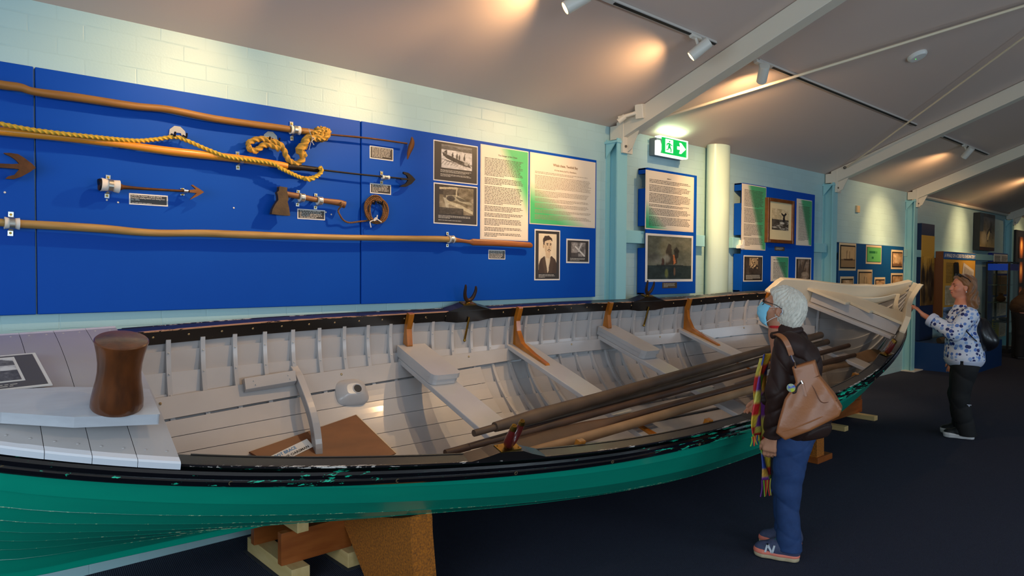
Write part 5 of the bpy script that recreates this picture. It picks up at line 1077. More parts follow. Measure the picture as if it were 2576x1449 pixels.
# ================================================================ BODIES AS SMOOTH IMPLICIT SURFACES
def sd_cap(P, a, b, ra, rb):                     # tapered limb
    a = np.array(a, float); b = np.array(b, float); d = b-a; t = np.clip(((P-a)@d)/(d@d+1e-12), 0, 1)
    return np.linalg.norm(P-a-t[:, None]*d, axis=1)-(ra+(rb-ra)*t)
def sd_ell(P, c, r, R=None):
    Q = P-np.array(c, float)
    if R is not None: Q = Q@np.asarray(R)
    r = np.array(r, float); k0 = np.linalg.norm(Q/r, axis=1); k1 = np.linalg.norm(Q/(r*r), axis=1); return k0*(k0-1)/(k1+1e-9)
def smin(a, b, k): h = np.clip(.5+.5*(b-a)/k, 0, 1); return b*(1-h)+a*h-k*h*(1-h)
def smax(a, b, k): return -smin(-a, -b, k)
class SD:
    """list of soft-joined pieces; each evaluated only near its own box"""
    def __init__(s, k=.03): s.p = []; s.k = k; s.cut = []; s.disp = None
    def cap(s, a, b, ra, rb=None, k=None, neg=False):
        rb = ra if rb is None else rb; a = np.array(a, float); b = np.array(b, float); s.p.append((lambda P: sd_cap(P, a, b, ra, rb), np.minimum(a, b)-max(ra, rb), np.maximum(a, b)+max(ra, rb), k, neg)); return s
    def chain(s, pts, rs, k=None):
        for i in range(len(pts)-1): s.cap(pts[i], pts[i+1], rs[i], rs[i+1], k)
        return s
    def ell(s, c, r, R=None, k=None, neg=False): c = np.array(c, float); m = max(r); s.p.append((lambda P: sd_ell(P, c, r, R), c-m, c+m, k, neg)); return s
    def __call__(s, P):
        d = np.full(len(P), 9.)
        for f, lo, hi, k, neg in s.p:
            k = s.k if k is None else k; m = np.all((P > lo-.12) & (P < hi+.12), axis=1)
            if not m.any(): continue
            q = f(P[m]); d[m] = smax(d[m], -q, k) if neg else smin(d[m], q, k)
        if s.disp: d = d+s.disp(P)
        for c in s.cut: d = smax(d, c(P), .006)
        return d
def half(o, n): o = np.array(o, float); n = unit(n); return lambda P: (P-o)@n
def surf(fn, lo, hi, h):
    """surface nets on a regular lattice, only refined near the surface"""
    lo = np.array(lo, float); hi = np.array(hi, float); B = 8; nb = np.ceil((hi-lo)/(h*B)).astype(int); N = nb*B+1
    cx = [lo[k]+(np.arange(nb[k])+.5)*h*B for k in range(3)]; Cc = np.stack(np.meshgrid(*cx, indexing='ij'), -1).reshape(-1, 3); dc = fn(Cc)
    act = np.abs(dc) < h*B*1.25; D = np.repeat(np.repeat(np.repeat(dc.reshape(nb), B, 0), B, 1), B, 2); D = np.pad(D, ((0, 1),)*3, mode='edge').astype(np.float32)
    idx = np.argwhere(act.reshape(nb)); g = np.arange(B+1); loc = np.stack(np.meshgrid(g, g, g, indexing='ij'), -1).reshape(-1, 3)
    for s in range(0, len(idx), 400):
        I = (idx[s:s+400, None, :]*B+loc[None]).reshape(-1, 3); D[I[:, 0], I[:, 1], I[:, 2]] = fn(lo+I*h)
    S = D < 0; M = np.zeros(np.array(S.shape)-1, np.int8)
    offs = [(i, j, k) for i in (0, 1) for j in (0, 1) for k in (0, 1)]; sl = lambda o: tuple(slice(o[q], S.shape[q]-1+o[q]) for q in range(3))
    for o in offs: M += S[sl(o)]
    cell = np.argwhere((M > 0) & (M < 8)); ci = -np.ones(M.shape, np.int32); ci[tuple(cell.T)] = np.arange(len(cell))
    acc = np.zeros((len(cell), 3)); cnt = np.zeros(len(cell)); co = np.array(offs)
    for i in range(8):
        for j in range(i+1, 8):
            if np.abs(co[i]-co[j]).sum() != 1: continue
            a, b = cell+co[i], cell+co[j]; da, db = D[tuple(a.T)], D[tuple(b.T)]; m = (da < 0) != (db < 0)
            t = da[m]/(da[m]-db[m]+1e-12); acc[m] += a[m]+(b[m]-a[m])*t[:, None]; cnt[m] += 1
    V = lo+h*(acc/np.maximum(cnt, 1)[:, None]); F = []
    for ax in range(3):
        u, v = [(1, 2), (2, 0), (0, 1)][ax]; e = np.zeros(3, int); e[ax] = 1; s0 = tuple(slice(0, S.shape[q]-e[q]) for q in range(3)); s1 = tuple(slice(e[q], S.shape[q]) for q in range(3))
        A = np.argwhere(S[s0] != S[s1]); A = A[(A[:, u] > 0) & (A[:, v] > 0) & (A[:, u] < M.shape[u]) & (A[:, v] < M.shape[v])]
        eu = np.zeros(3, int); eu[u] = 1; ev = np.zeros(3, int); ev[v] = 1; q = [ci[tuple((A-x).T)] for x in (0, eu, eu+ev, ev)]; q = np.stack(q, 1)
        ok = (q >= 0).all(1); q = q[ok]; fl = S[tuple(A[ok].T)]; q[~fl] = q[~fl][:, ::-1]; F.append(q)
    return V, np.concatenate(F)
class Fig:
    """a standing figure: x forward, y to its left, z up; pixel landmarks give joint positions"""
    def __init__(s, x, y, face, name, label):
        s.o = np.array([x, y, 0.]); f = unit([face[0], face[1], 0]); l = np.array([-f[1], f[0], 0]); s.f, s.l = f, l
        M = np.eye(4); M[:3, 0] = f; M[:3, 1] = l; M[:3, 3] = s.o; s.e = thing(name, s.o, label, 'person', M=M); s.M = M
    def p(s, px, py, y=0.):                      # point whose offset to the figure's left is y
        d = ray(px, py); q = s.o+s.l*y; O = np.array([0, 0, CH]); t = ((q-O)@s.l)/(d@s.l); w = O+d*t-s.o; return np.array([w@s.f, y, w[2]])
    def mesh(s, fn, lo, hi, h, name, m, parent=None, sm=1):
        V, F = surf(fn, lo, hi, h); me = bpy.data.meshes.new(name); o = bpy.data.objects.new(name, me); C.objects.link(o)
        cc = (V.min(0)+V.max(0))/2; o.parent = parent or s.e; base = cc.copy()
        if parent: base = cc-np.array(parent.location)
        o.location = base; me.from_pydata((V-cc).tolist(), [], F.tolist())
        for q in (m if isinstance(m, (list, tuple)) else [m]): me.materials.append(q)
        me.polygons.foreach_set('use_smooth', [True]*len(me.polygons)); me.update(); return o
    def P(s, name, mb, m, parent=None, **k): return mb.build(name, m, parent or s.e, local=s.e, **k)
def wr(amp, fx=24, seed=0, zf=1.):              # cloth folds
    r = np.random.default_rng(seed); ph = r.uniform(0, 6, 8)
    def f(P):
        x, y, z = P[:, 0], P[:, 1], P[:, 2]; w = .03*np.sin(9*x+ph[0])+.03*np.sin(7*y+ph[1])
        return amp*(np.sin(fx*zf*(z+w*1.5+.5*x)+ph[2])*.5+np.sin(fx*1.7*zf*(z-.6*x+w)+ph[3])*.3+np.sin(fx*.8*(x+y)+ph[4])*.25)
    return f
def hand(sd, wrist, dirv, palm_n, side, L=.165, curl=.5, k=.006, spread=.0):
    """palm, four fingers and a thumb. dirv: wrist->knuckles, palm_n: out of the palm, side: towards the thumb"""
    d = unit(dirv); n = unit(palm_n); t = unit(side); w = np.array(wrist, float); kn = w+d*L*.48
    for q in (-1.5, -.5, .5, 1.5): sd.cap(w+t*q*.010, kn+t*q*.0175, .014, .0115, .010)
    ends = []
    for i, (q, ll) in enumerate(((1.5, .92), (.5, 1.03), (-.5, .96), (-1.5, .76))):
        a = kn+t*q*.0185; l = L*.5*ll; c1 = curl*(1+.12*i); d1 = unit(d*math.cos(c1*.7)+n*math.sin(c1*.7)+t*q*spread); d2 = unit(d*math.cos(c1*1.6)+n*math.sin(c1*1.6)); d3 = unit(d*math.cos(c1*2.3)+n*math.sin(c1*2.3))
        b = a+d1*l*.46; c = b+d2*l*.30; e = c+d3*l*.24; sd.cap(a-d*.01, b, .0098, .0086, k); sd.cap(b, c, .0086, .0078, k); sd.cap(c, e, .0078, .0066, k); ends.append((e, d3))
    a = w+d*L*.10+t*.020; b = a+unit(t*.75+d*.8+n*.25)*L*.22; c = b+unit(t*.3+d*.95+n*.35)*L*.19; e = c+unit(t*.1+d+n*.4)*L*.13
    sd.cap(a, b, .0155, .0115, .010); sd.cap(b, c, .0115, .0095, k); sd.cap(c, e, .0095, .0078, k); return ends
def folds(amp, seed=0, f=26):                   # pinched creases running across the cloth
    r = np.random.default_rng(seed); ph = r.uniform(0, 6, 9)
    def g_(P):
        x, y, z = P[:, 0], P[:, 1], P[:, 2]; w = .05*np.sin(11*x+ph[0])+.04*np.sin(13*y+ph[1])+.03*np.sin(9*z+ph[2])
        a = np.abs(np.sin(f*(z+w+.7*x)+ph[3])); b = np.abs(np.sin(f*.8*(z*.8-w*1.4-.9*x+.3*y)+ph[4])); m = .5+.5*np.sin(7*z+5*x+ph[5])
        return amp*((1-a)**2*m+(1-b)**2*(1-m)-.25)
    return g_
def push(fn, pts, off):
    Q = np.array(pts, float)
    for _ in range(25):
        d = fn(Q); G = np.stack([fn(Q+e)-fn(Q-e) for e in np.eye(3)*.004], 1); G /= np.linalg.norm(G, axis=1)[:, None]+1e-9
        m = d < off; Q[m] += G[m]*(off-d[m])[:, None]*.8
    return Q
SKIN1 = mat('skin_tan', (198, 140, 108), .5, noise=(18, .8), col2=(184, 122, 92), bump=(150, .12, .001)); SKIN2 = mat('skin_fair', (222, 150, 116), .5, noise=(16, .8), col2=(206, 122, 92), bump=(150, .12, .001))
# ---------------------------------------------------------------- person with white hair, mask and handbag
g = Fig(3.86, 1.86, (-.36, .93), 'person', 'white haired person in brown jacket, blue jeans and face mask, looking up')
NL, FL = .10, -.10                              # near (left) and far (right) side offsets
neck = g.p(1955, 835); head = g.p(1962, 775)
head = np.array([head[0]+.0, 0, head[2]-.002]); tilt = .28                # looking up
hf = np.array([math.cos(tilt), 0, math.sin(tilt)]); hu = np.array([-math.sin(tilt), 0, math.cos(tilt)])
hp = lambda a, b, c: head+hf*a+np.array([0, 1, 0])*b+hu*c
HR = np.stack([hf, [0, 1, 0], hu], 1)
hip = g.p(1990, 1085); kneeN = g.p(1981, 1235, NL); ankN = g.p(1985, 1372, NL); kneeF = g.p(1972, 1220, FL); ankF = g.p(1975, 1338, FL)
shN = g.p(1982, 868, .165); elN = g.p(1958, 985, .20); wrN = g.p(1941, 1100, .17); hdN = g.p(1932, 1150, .165)
shF = np.array([shN[0], -.165, shN[2]]); elF = shF+np.array([-.0, -.05, -.26]); wrF = elF+np.array([.16, .08, -.10])
chest = g.p(1992, 930); waist = g.p(1993, 1010); nb_ = g.p(1968, 842)
body = SD(.035)
def add_head(sd, hp, HR, nose=1.0):
    sd.ell(hp(-.012, 0, .018), (.094, .074, .098), HR, .03); sd.ell(hp(.035, 0, -.045), (.056, .052, .062), HR, .03); sd.ell(hp(.062, 0, -.088), (.024, .026, .020), HR, .025)
    sd.cap(hp(.082, 0, .012), hp(.102*nose, 0, -.022), .010, .013, .014); sd.ell(hp(.094*nose, .010, -.026), (.008, .008, .007), HR, .008); sd.ell(hp(.094*nose, -.010, -.026), (.008, .008, .007), HR, .008)
    sd.cap(hp(.080, .016, .030), hp(.072, .045, .026), .009, .009, .014); sd.cap(hp(.080, -.016, .030), hp(.072, -.045, .026), .009, .009, .014)
    for s in (-1, 1):
        sd.ell(hp(.081, s*.031, .006), (.014, .016, .011), HR, .006, neg=True); sd.ell(hp(.066, s*.031, .006), (.0135, .0135, .0135), HR, .003); sd.ell(hp(.058, s*.042, -.025), (.022, .018, .018), HR, .02)
    sd.cap(hp(.089, -.020, -.050), hp(.093, 0, -.048), .0055, .007, .008); sd.cap(hp(.093, 0, -.048), hp(.089, .020, -.050), .007, .0055, .008)
    sd.cap(hp(.088, -.015, -.062), hp(.091, 0, -.064), .006, .008, .008); sd.cap(hp(.091, 0, -.064), hp(.088, .015, -.062), .008, .006, .008)
    for s in (-1, 1):
        e = hp(-.005, s*.076, -.010); sd.ell(e, (.017, .007, .030), HR@rotx(0)@roty(-.15), .008); sd.ell(e+np.array([0, s*.004, -.022]), (.010, .007, .012), HR, .006); sd.ell(e+np.array([0, s*.009, .004]), (.009, .006, .017), HR, .004, neg=True)
add_head(body, hp, HR)
body.cap(hp(-.02, 0, -.06), nb_, .050, .056, .03)
body.chain([nb_, chest, waist, hip], [.07, .105, .095, .105], .05)
body.cap(shF, shN, .055, .055, .05)
for a, b, c in ((shN, elN, wrN), (shF, elF, wrF)): body.cap(a, b, .042, .034); body.cap(b, c, .034, .022)
for s, kn, an in ((NL, kneeN, ankN), (FL, kneeF, ankF)):
    h_ = np.array([hip[0], s*.9, hip[2]-.04]); body.cap(h_, kn, .078, .050); body.cap(kn, an, .048, .032)
    body.cap(an, [an[0]+.10, s, .04], .032, .025)
hand(body, wrN, hdN-wrN, (-.25, -1, 0), (1, 0, .1), L=.155, curl=.55); hand(body, wrF, (.6, .3, -.7), (0, 1, 0), (1, 0, 0), L=.15, curl=.6)
bo = g.mesh(body, (-.42, -.36, 0), (.42, .36, 1.66), .0042, 'body', SKIN1)
# hair
hair = SD(.03)
hair.ell(hp(-.032, 0, .038), (.104, .090, .094), HR); hair.ell(hp(-.055, 0, -.012), (.088, .088, .090), HR); hair.ell(hp(.030, 0, .088), (.062, .068, .036), HR@roty(.5), .03); hair.ell(hp(-.075, 0, -.060), (.052, .072, .050), HR)
hair.p.append((lambda P: sd_ell(P, hp(.085, 0, -.02), (.062, .095, .105), HR), hp(.085, 0, -.02)-.12, hp(.085, 0, -.02)+.12, .02, True))
for s in (-1, 1): hair.ell(hp(.004, s*.098, -.014), (.030, .036, .034), HR, .012, neg=True)
def strands(P):
    q = P-hp(-.045, .01, .03); u, v, w = q@hf, P[:, 1]-.01, q@hu; th = np.arctan2(v, u); r = np.sqrt(u*u+v*v); fl = np.arctan2(w, r)
    return .0022*np.sin(34*th+5*np.sin(3*fl+2*th))+.0016*np.sin(71*th+6*np.sin(4*fl))+.0012*np.sin(14*fl+5*np.sin(5*th))
hair.disp = strands
hair.disp_ = None
HAIRW = mat('white_hair', (238, 228, 210), .5, noise=(60, .7), col2=(190, 180, 166), bump=(200, .4, .002), stretch=(1, .35, .5), sheen=.3)
ho = g.mesh(hair, head-.17, head+.17, .0036, 'hair', HAIRW)
# face mask: pleated sheet over nose and chin
MASK = mat('blue_mask', (134, 206, 232), .7); mb = MB(); G = []
for i, v in enumerate(np.linspace(0, 1, 13)):
    row = []
    for u in np.linspace(-1, 1, 19):
        z = .012-.118*v; ridge = .1185-.030*(2*v-.75)**2+.0025*math.sin(v*22) ; x = ridge*math.cos(abs(u)**1.15*.98)-.012*(abs(u)**2); y = .070*math.sin(u*1.28)*(1-.05*v)
        row.append(hp(x, y, z-.008*abs(u)))
    G.append(row)
mb.grid(G, 0); mk = g.P('face_mask', mb, MASK, fix=False); sol = mk.modifiers.new('t', 'SOLIDIFY'); sol.thickness = .0015
for s in (-1, 1):
    for dz_, ez in ((-.004, .016), (-.102, -.030)):
        g.P('ear_loop', MB().tube(catmull([hp(.046, s*.071, dz_), hp(.02, s*.080, (dz_+ez)/2), hp(-.020, s*.082, ez)], 5), .0016, 6), mat('white_elastic', (235, 235, 235), .6), mk)
GLS = mat('dark_spectacle_frame', (30, 26, 26), .3); mb = MB()
for s in (-1, 1):
    mb.tube([hp(.098-.012*abs(math.cos(t))*(1 if math.cos(t)*s > 0 else 0), s*.034+.025*math.cos(t), .012+.019*math.sin(t)) for t in np.linspace(0, 6.283, 25)[:-1]], .0022, 8, closed=True)
    mb.tube([hp(.088, s*.060, .018), hp(.02, s*.080, .018), hp(-.02, s*.083, .006)], .0020, 6)
mb.tube([hp(.100, -.010, .014), hp(.103, 0, .017), hp(.100, .010, .014)], .002, 6); g.P('spectacles', mb, GLS)
mb = MB(); mb.tube(catmull([hp(-.018, .086, .006), hp(-.026, .089, -.010), hp(-.020, .088, -.026)], 5), .0035, 8); g.P('hearing_aid', mb, mat('silver_plastic', (200, 200, 204), .3, .4))
# jacket
JAC = mat('brown_jacket', (58, 38, 32), .55, noise=(9, .8), col2=(46, 30, 26), bump=(30, .35, .004), spec=.25)
jk = SD(.04); bk = g.p(2040, 905); lo_b = g.p(2058, 1000); hemF = g.p(1945, 1010); hemB = g.p(2065, 1065)
jk.cap([nb_[0]-.01, -.012, nb_[2]+.012], [nb_[0]-.015, .012, nb_[2]+.012], .072, .072, .02)
jk.ell((chest[0]-.025, 0, chest[2]+.04), (.135, .19, .15), None, .06); jk.ell((waist[0]-.035, 0, waist[2]+.03), (.135, .185, .16), None, .06); jk.ell((hip[0]-.055, 0, hip[2]+.06), (.150, .205, .13), roty(.25), .05)
jk.cap((shF[0]-.01, -.15, shF[2]-.01), (shN[0]-.01, .15, shN[2]-.01), .072, .072, .05)
jk.cap(hemB+np.array([.12, 0, .10]), hemB+np.array([.03, .06, .01]), .10, .08, .05)
for a, b, c in ((shN, elN, wrN), (shF, elF, wrF)):
    d = unit(c-b); jk.cap(a, b, .072, .062, .03); jk.cap(b, c-d*.005, .062, .046, .03)
jk.cut = []
body_cut = half((0, 0, hip[2]-.03), (-.18, 0, -1)); dW = unit(wrN-elN)
def jcut(P):
    return np.where(P[:, 1] > .115, (P-(wrN+dW*.0))@dW*.0+np.minimum(9, np.where((P[:, 0] > -.1), -1., (P-np.array([0, 0, hip[2]-.03]))@unit((-.18, 0, -1)))), (P-np.array([0, 0, hip[2]-.03]))@unit((-.18, 0, -1)))
jk.cut = [lambda P: np.where((P[:, 1] > .125) & (P[:, 0] > hip[0]-.02), (P-wrN)@dW, (P-np.array([0, 0, hip[2]-.025]))@unit((-.18, 0, -1)))]
neckcut = SD(.01); jk.p.append((lambda P: sd_cap(P, nb_+np.array([.02, 0, .0]), nb_+np.array([.035, 0, .2]), .060, .068), nb_-.1, nb_+.2, .01, True))
jk.disp = folds(.011, 3, 30)
jo = g.mesh(jk, (-.42, -.36, .55), (.42, .40, 1.5), .0046, 'jacket', JAC)
# collar
mb = MB(); cpts = [nb_+np.array([-.012+.080*math.cos(t), .078*math.sin(t), .012+.020*math.cos(t+math.pi)]) for t in np.linspace(.75, 2*math.pi-.75, 22)]
mb.tube(cpts, .017, 12, asp=2.0, up=(0, 0, 1)) if False else mb.tube(cpts, .021, 12); g.P('collar', mb, JAC, jo)
g.P('red_top_collar', MB().tube([nb_+np.array([.006+.058*math.cos(t), .058*math.sin(t), .045]) for t in np.linspace(0, 6.283, 25)[:-1]], .012, 10, closed=True), mat('red_knit', (196, 30, 34), .8))
mb = MB(); s0 = g.p(2046, 1090, .16); mb.lathe([(.009, 0), (.008, .004), (0, .006)], 12, s0, rotx(-math.pi/2), cap=False); g.P('press_stud', mb, mat('silver_stud', (190, 186, 190), .25, .9), jo)
# jeans
JN = mat('blue_jeans', (38, 68, 118), .8, noise=(26, .8), col2=(26, 50, 94), bump=(240, .35, .002)); jn = SD(.03); th_ = (hip[0]-.01)
jn.ell((hip[0]-.02, 0, hip[2]-.0), (.115, .165, .13), None, .04)
for s, kn, an in ((NL, kneeN, ankN), (FL, kneeF, ankF)):
    h_ = np.array([hip[0]-.01, s*.85, hip[2]-.07]); mid = h_*.5+kn*.5; jn.cap(h_, mid, .102, .080); jn.cap(mid, kn, .080, .066); jn.cap(kn, an+np.array([0, 0, -.015]), .065, .058)
    if s > 0: jn.cap(an+np.array([0, 0, .06]), an+np.array([.0, 0, -.02]), .058, .062)
jn.cut = [half((0, 0, hip[2]+.10), (0, 0, 1)), lambda P: np.where(P[:, 1] > 0, ankN[2]-.025-P[:, 2], ankF[2]-.02-P[:, 2])]
jn.disp = folds(.008, 8, 24)
jo2 = g.mesh(jn, (-.3, -.3, .0), (.3, .3, 1.05), .0046, 'jeans', JN)
# shoes
def shoe(g, an, toe, heel, y, cols, name='shoe', logo=None):
    x0, x1 = heel[0]+.012, toe[0]-.012; L = x1-x0; z0 = .004; cx = x0+L*.42
    up = SD(.03); up.cap((x0+.035, y, .062), (x0+L*.45, y, .062), .040, .044); up.cap((x0+L*.45, y, .060), (x1-.045, y, .046), .044, .038); up.cap((x1-.05, y, .042), (x1-.03, y, .040), .036, .030)
    up.cap((x0+.045, y, .07), (x0+.05, y, .105), .040, .040); up.cap((x0+.05, y, .10), (x0+L*.55, y, .075), .036, .034)
    up.p.append((lambda P: sd_cap(P, (x0+.052, y, .10), (x0+.052, y, .2), .034, .034), np.array([x0, y-.05, .05]), np.array([x0+.12, y+.05, .25]), .008, True))
    up.cut = [half((0, 0, .030), (0, 0, -1))]; o = g.mesh(up, (x0-.03, y-.07, 0), (x1+.03, y+.07, .17), .004, name, cols[0])
    so = SD(.02); so.cap((x0+.040, y, .02), (x0+L*.45, y, .02), .041, .041); so.cap((x0+L*.45, y, .02), (x1-.045, y, .02), .043, .043); so.cap((x1-.045, y, .02), (x1-.030, y, .024), .043, .032)
    so.cut = [half((0, 0, .004), (0, 0, -1)), half((0, 0, .034), (0, 0, 1)), ]; g.mesh(so, (x0-.03, y-.07, -.03), (x1+.03, y+.07, .08), .004, 'sole', cols[1], o)
    mi = SD(.02); mi.cap((x0+.040, y, .034), (x0+L*.45, y, .034), .0435, .0435); mi.cap((x0+L*.45, y, .034), (x1-.045, y, .034), .0455, .0455); mi.cap((x1-.045, y, .034), (x1-.030, y, .036), .0455, .035)
    mi.cut = [half((x0, 0, .042), (-.06, 0, 1)), half((x0, 0, .026), (0, 0, -1))]; g.mesh(mi, (x0-.03, y-.07, 0), (x1+.03, y+.07, .08), .004, 'midsole', cols[2], o)
    mb = MB()
    for k in range(5):
        xx = x0+L*(.50+.055*k); zz = .116-.008*k; mb.tube([(xx-.006, y-.028, zz-.012), (xx, y-.012, zz+.003), (xx+.004, y+.012, zz+.003), (xx+.01, y+.028, zz-.012)], .0035, 6)
    g.P('laces', mb, cols[3], o)
    if logo:
        yy = y+.0445; mb = MB(); hN, w_ = .044, .038; xa, za = x0+L*.60, .044
        def q(pts): mb.prism([(xa-a*w_-b*hN*.25, za+b*hN) for a, b in pts], (0, yy-.010, 0), (1, 0, 0), (0, 0, 1), (0, 1, 0), .019)
        q([(-1.0, 0), (-.72, 0), (-.72, 1), (-1., 1)]); q([(-.02, 0), (.26, 0), (.26, 1), (-.02, 1)]); q([(-1., 1), (-.68, 1), (.26, 0), (-.08, 0)]); g.P('side_letter', mb, logo, o)
    return o
SH = [mat('purple_grey_mesh', (78, 80, 112), .7, noise=(70, .6), col2=(58, 66, 92), bump=(260, .5, .002)), mat('cream_sole', (206, 184, 150), .6, noise=(40, .6), col2=(184, 160, 126), bump=(60, .4)), mat('coral_midsole', (240, 130, 108), .5), mat('teal_laces', (24, 92, 90), .6)]
t0, h0 = g.p(1893, 1395, NL), g.p(2017, 1400, NL); shoe(g, ankN, t0, h0, NL, SH, logo=mat('silver_letter', (214, 216, 222), .35))
t0, h0 = g.p(1906, 1350, FL), g.p(2022, 1365, FL); shoe(g, ankF, t0, h0, FL, SH)
# scarf: knitted strips down the front
def scarf_strip(pts, w, seed, name, par=None, dirw=(0, 1, 0), fr=.07):
    q = catmull(pts, 8); n = len(q); Wv = np.array(dirw, float); cols = [(220, 44, 44), (240, 196, 60), (226, 60, 50), (150, 190, 60), (60, 80, 170), (236, 170, 60), (130, 60, 150), (230, 210, 90)]
    G = []; m = 9
    for i in range(n):
        ph = i*.5; G.append([q[i]+Wv*w*(u)+np.array([.010*math.sin(u*5+ph*.4+seed), 0, .0]) for u in np.linspace(-.5, .5, m)])
    mb = MB(); mb.grid(G, 0); o = g.P(name, mb, PRINT, par, fix=False); at = o.data.color_attributes.new('Col', 'FLOAT_COLOR', 'POINT'); A = []
    r = random.Random(seed)
    for i in range(n):
        for k in range(m): c = cols[(int(i/4.4)+(k//5)*3+seed) % 8]; s_ = .82+.18*((i+k) % 2); A += [*(x*s_ for x in lin(c)), 1]
    at.data.foreach_set('color', A); so = o.modifiers.new('t', 'SOLIDIFY'); so.thickness = .006
    for k in range(7):
        u = (k/6-.5)*w; b = q[-1]+Wv*u; c = cols[(k*3+seed) % 8]
        g.P('fringe', MB().tube(catmull([b, b+np.array([.004*math.sin(k), 0, -fr*.5]), b+np.array([.008*math.cos(k*2), .004*math.sin(k), -fr])], 4), .0035, 6), mat('yarn_%s' % ['red', 'yellow', 'green', 'blue', 'purple', 'orange', 'lime', 'teal'][(k*3+seed) % 8], c, .9), o)
    return o
s1 = scarf_strip([g.p(1928, 890, .05), g.p(1913, 940, .09), g.p(1908, 1000, .12), g.p(1902, 1060, .14), g.p(1900, 1095, .14)], .10, 1, 'scarf', dirw=(.25, .9, 0), fr=.055)
scarf_strip([g.p(1925, 900, -.08), g.p(1912, 980, -.10), g.p(1918, 1080, -.08), g.p(1925, 1160, -.05), g.p(1930, 1205, -.04)], .10, 4, 'scarf', dirw=(.5, .75, 0), fr=.10)
g.P('white_top_front', MB().grid([[g.p(1918, y, s) for s in np.linspace(-.08, .10, 6)] for y in (905, 930, 960, 990)], 0), mat('white_cotton', (224, 224, 232), .7), fix=False)
# handbag (a thing of its own, hanging from the shoulder)
BAGM = mat('tan_leather', (176, 108, 60), .42, coat=.1, noise=(6, .8), col2=(156, 92, 50), bump=(70, .25, .003)); BAGD = mat('tan_leather_dark', (112, 64, 36), .5)
bag = thing('handbag', (0, 0, 0), 'slouchy tan leather handbag hanging from the shoulder of the white haired person', 'handbag', M=g.M)
by = .275
bp = lambda x, y, o=0: g.p(x, y, by+o)
BP = [bp(1993, 922), bp(2050, 905), bp(2062, 945), bp(2098, 990), bp(2119, 1026), bp(2112, 1042), bp(2040, 1078), bp(1978, 1101), bp(1955, 1083), bp(1962, 1050), bp(1976, 1000), bp(2003, 960)]
def bag_sd():
    c2 = np.array([(p_[0], p_[2]) for p_ in BP])
    def f(P):
        x, z = P[:, 0], P[:, 2]; d = np.full(len(P), 9.); ins = np.zeros(len(P), bool); n = len(c2)
        for i in range(n):
            a, b = c2[i], c2[(i+1) % n]; e = b-a; wx, wz = x-a[0], z-a[1]; t = np.clip((wx*e[0]+wz*e[1])/(e@e), 0, 1); d = np.minimum(d, np.hypot(wx-t*e[0], wz-t*e[1]))
            cnd = (a[1] > z) != (b[1] > z)
            if a[1] != b[1]: ins ^= cnd & (x < (b[0]-a[0])*(z-a[1])/(b[1]-a[1])+a[0])
        d2 = np.where(ins, -d, d)+.012; topz = c2[:, 1].max(); thick = .025+.040*np.clip((topz-z)/.36, 0, 1)
        fold = .006*np.sin(40*(x+.35*z))*np.clip((z-c2[:, 1].min()-.06)*8, 0, 1)*np.clip((topz-.05-z)*8, 0, 1)
        dy = np.abs(P[:, 1]-by)-thick+fold; return np.minimum(np.maximum(d2, dy), 0)+np.sqrt(np.maximum(d2, 0)**2+np.maximum(dy, 0)**2)-.012
    return f
bx = np.array(BP); lo, hi = bx.min(0)-.05, bx.max(0)+.05; lo[1] -= .05; hi[1] += .05
V, F = surf(bag_sd(), lo, hi, .0045); me = bpy.data.meshes.new('bag_body'); o = bpy.data.objects.new('bag_body', me); C.objects.link(o); o.parent = bag; cc = (V.min(0)+V.max(0))/2; o.location = cc; me.from_pydata((V-cc).tolist(), [], F.tolist()); me.materials.append(BAGM); me.polygons.foreach_set('use_smooth', [True]*len(me.polygons)); bbody = o
def bpart(name, mb, m, par=None): return mb.build(name, m, par or bag, local=bag)
thk = lambda q: .025+.040*min(1, max(0, (bx[:, 2].max()-q[2])/.36))+.013
def onbag(x, y, e=.0): q = bp(x, y); q[1] = by+thk(q)+e; return q
bpart('bottom_piping', MB().tube([onbag(x, y, -.002) for x, y in ((1972, 1078), (2000, 1070), (2040, 1055), (2080, 1038), (2112, 1020))], .0035, 8), BAGM)
bpart('seam', MB().tube(catmull([onbag(2034, 952, -.001), onbag(2050, 975), onbag(2062, 1000), onbag(2072, 1008), onbag(2090, 1006), onbag(2106, 1003)], 5), .0022, 6).tube([onbag(2034, 952, -.001), onbag(2064, 942, -.002)], .0022, 6), BAGD)
bpart('zip_opening', MB().tube(catmull([onbag(1996, 985, .0), onbag(2004, 982), onbag(2008, 968), onbag(2020, 956)], 5), .0045, 8), mat('zip_dark', (34, 24, 22), .5))
bpart('zip_pull', MB().bar(onbag(2021, 958, .006), onbag(2030, 992, .008), .011, .004, up=(0, 1, 0)), BAGM); bpart('zip_slider', MB().tube([onbag(2018, 954, .004), onbag(2022, 962, .006)], .005, 8), mat('steel_ring', (206, 200, 196), .2, 1))
badge = onbag(1993, 971, .010); bpart('round_badge', MB().lathe([(.0, .0), (.022, 0), (.022, .004), (.0, .006)], 20, badge, rotx(-math.pi/2), cap=False), mat('tie_dye_badge', (60, 90, 190), .4, noise=(46, .25), col2=(200, 210, 60)))
st = catmull([g.p(1991, 894, .25), g.p(1983, 872, .25), g.p(1972, 853, .235), g.p(1958, 843, .20), g.p(1950, 842, .16)], 6); st = push(jk, st, .008)
G = [[q+np.array([-.013, .0, .004]), q+np.array([.013, .0, -.004]), q+np.array([.013, .005, .002]), q+np.array([-.013, .005, .010])] for q in st]
mb = MB(); mb.grid(G, 0, cv=True, sm=False); strap = bpart('strap', mb, BAGM)
mb = MB(); pts = list(push(jk, [g.p(1991, 894, .25), g.p(1994, 903, .26), g.p(1999, 912, .27)], .012))+[onbag(2003, 922, .004)]
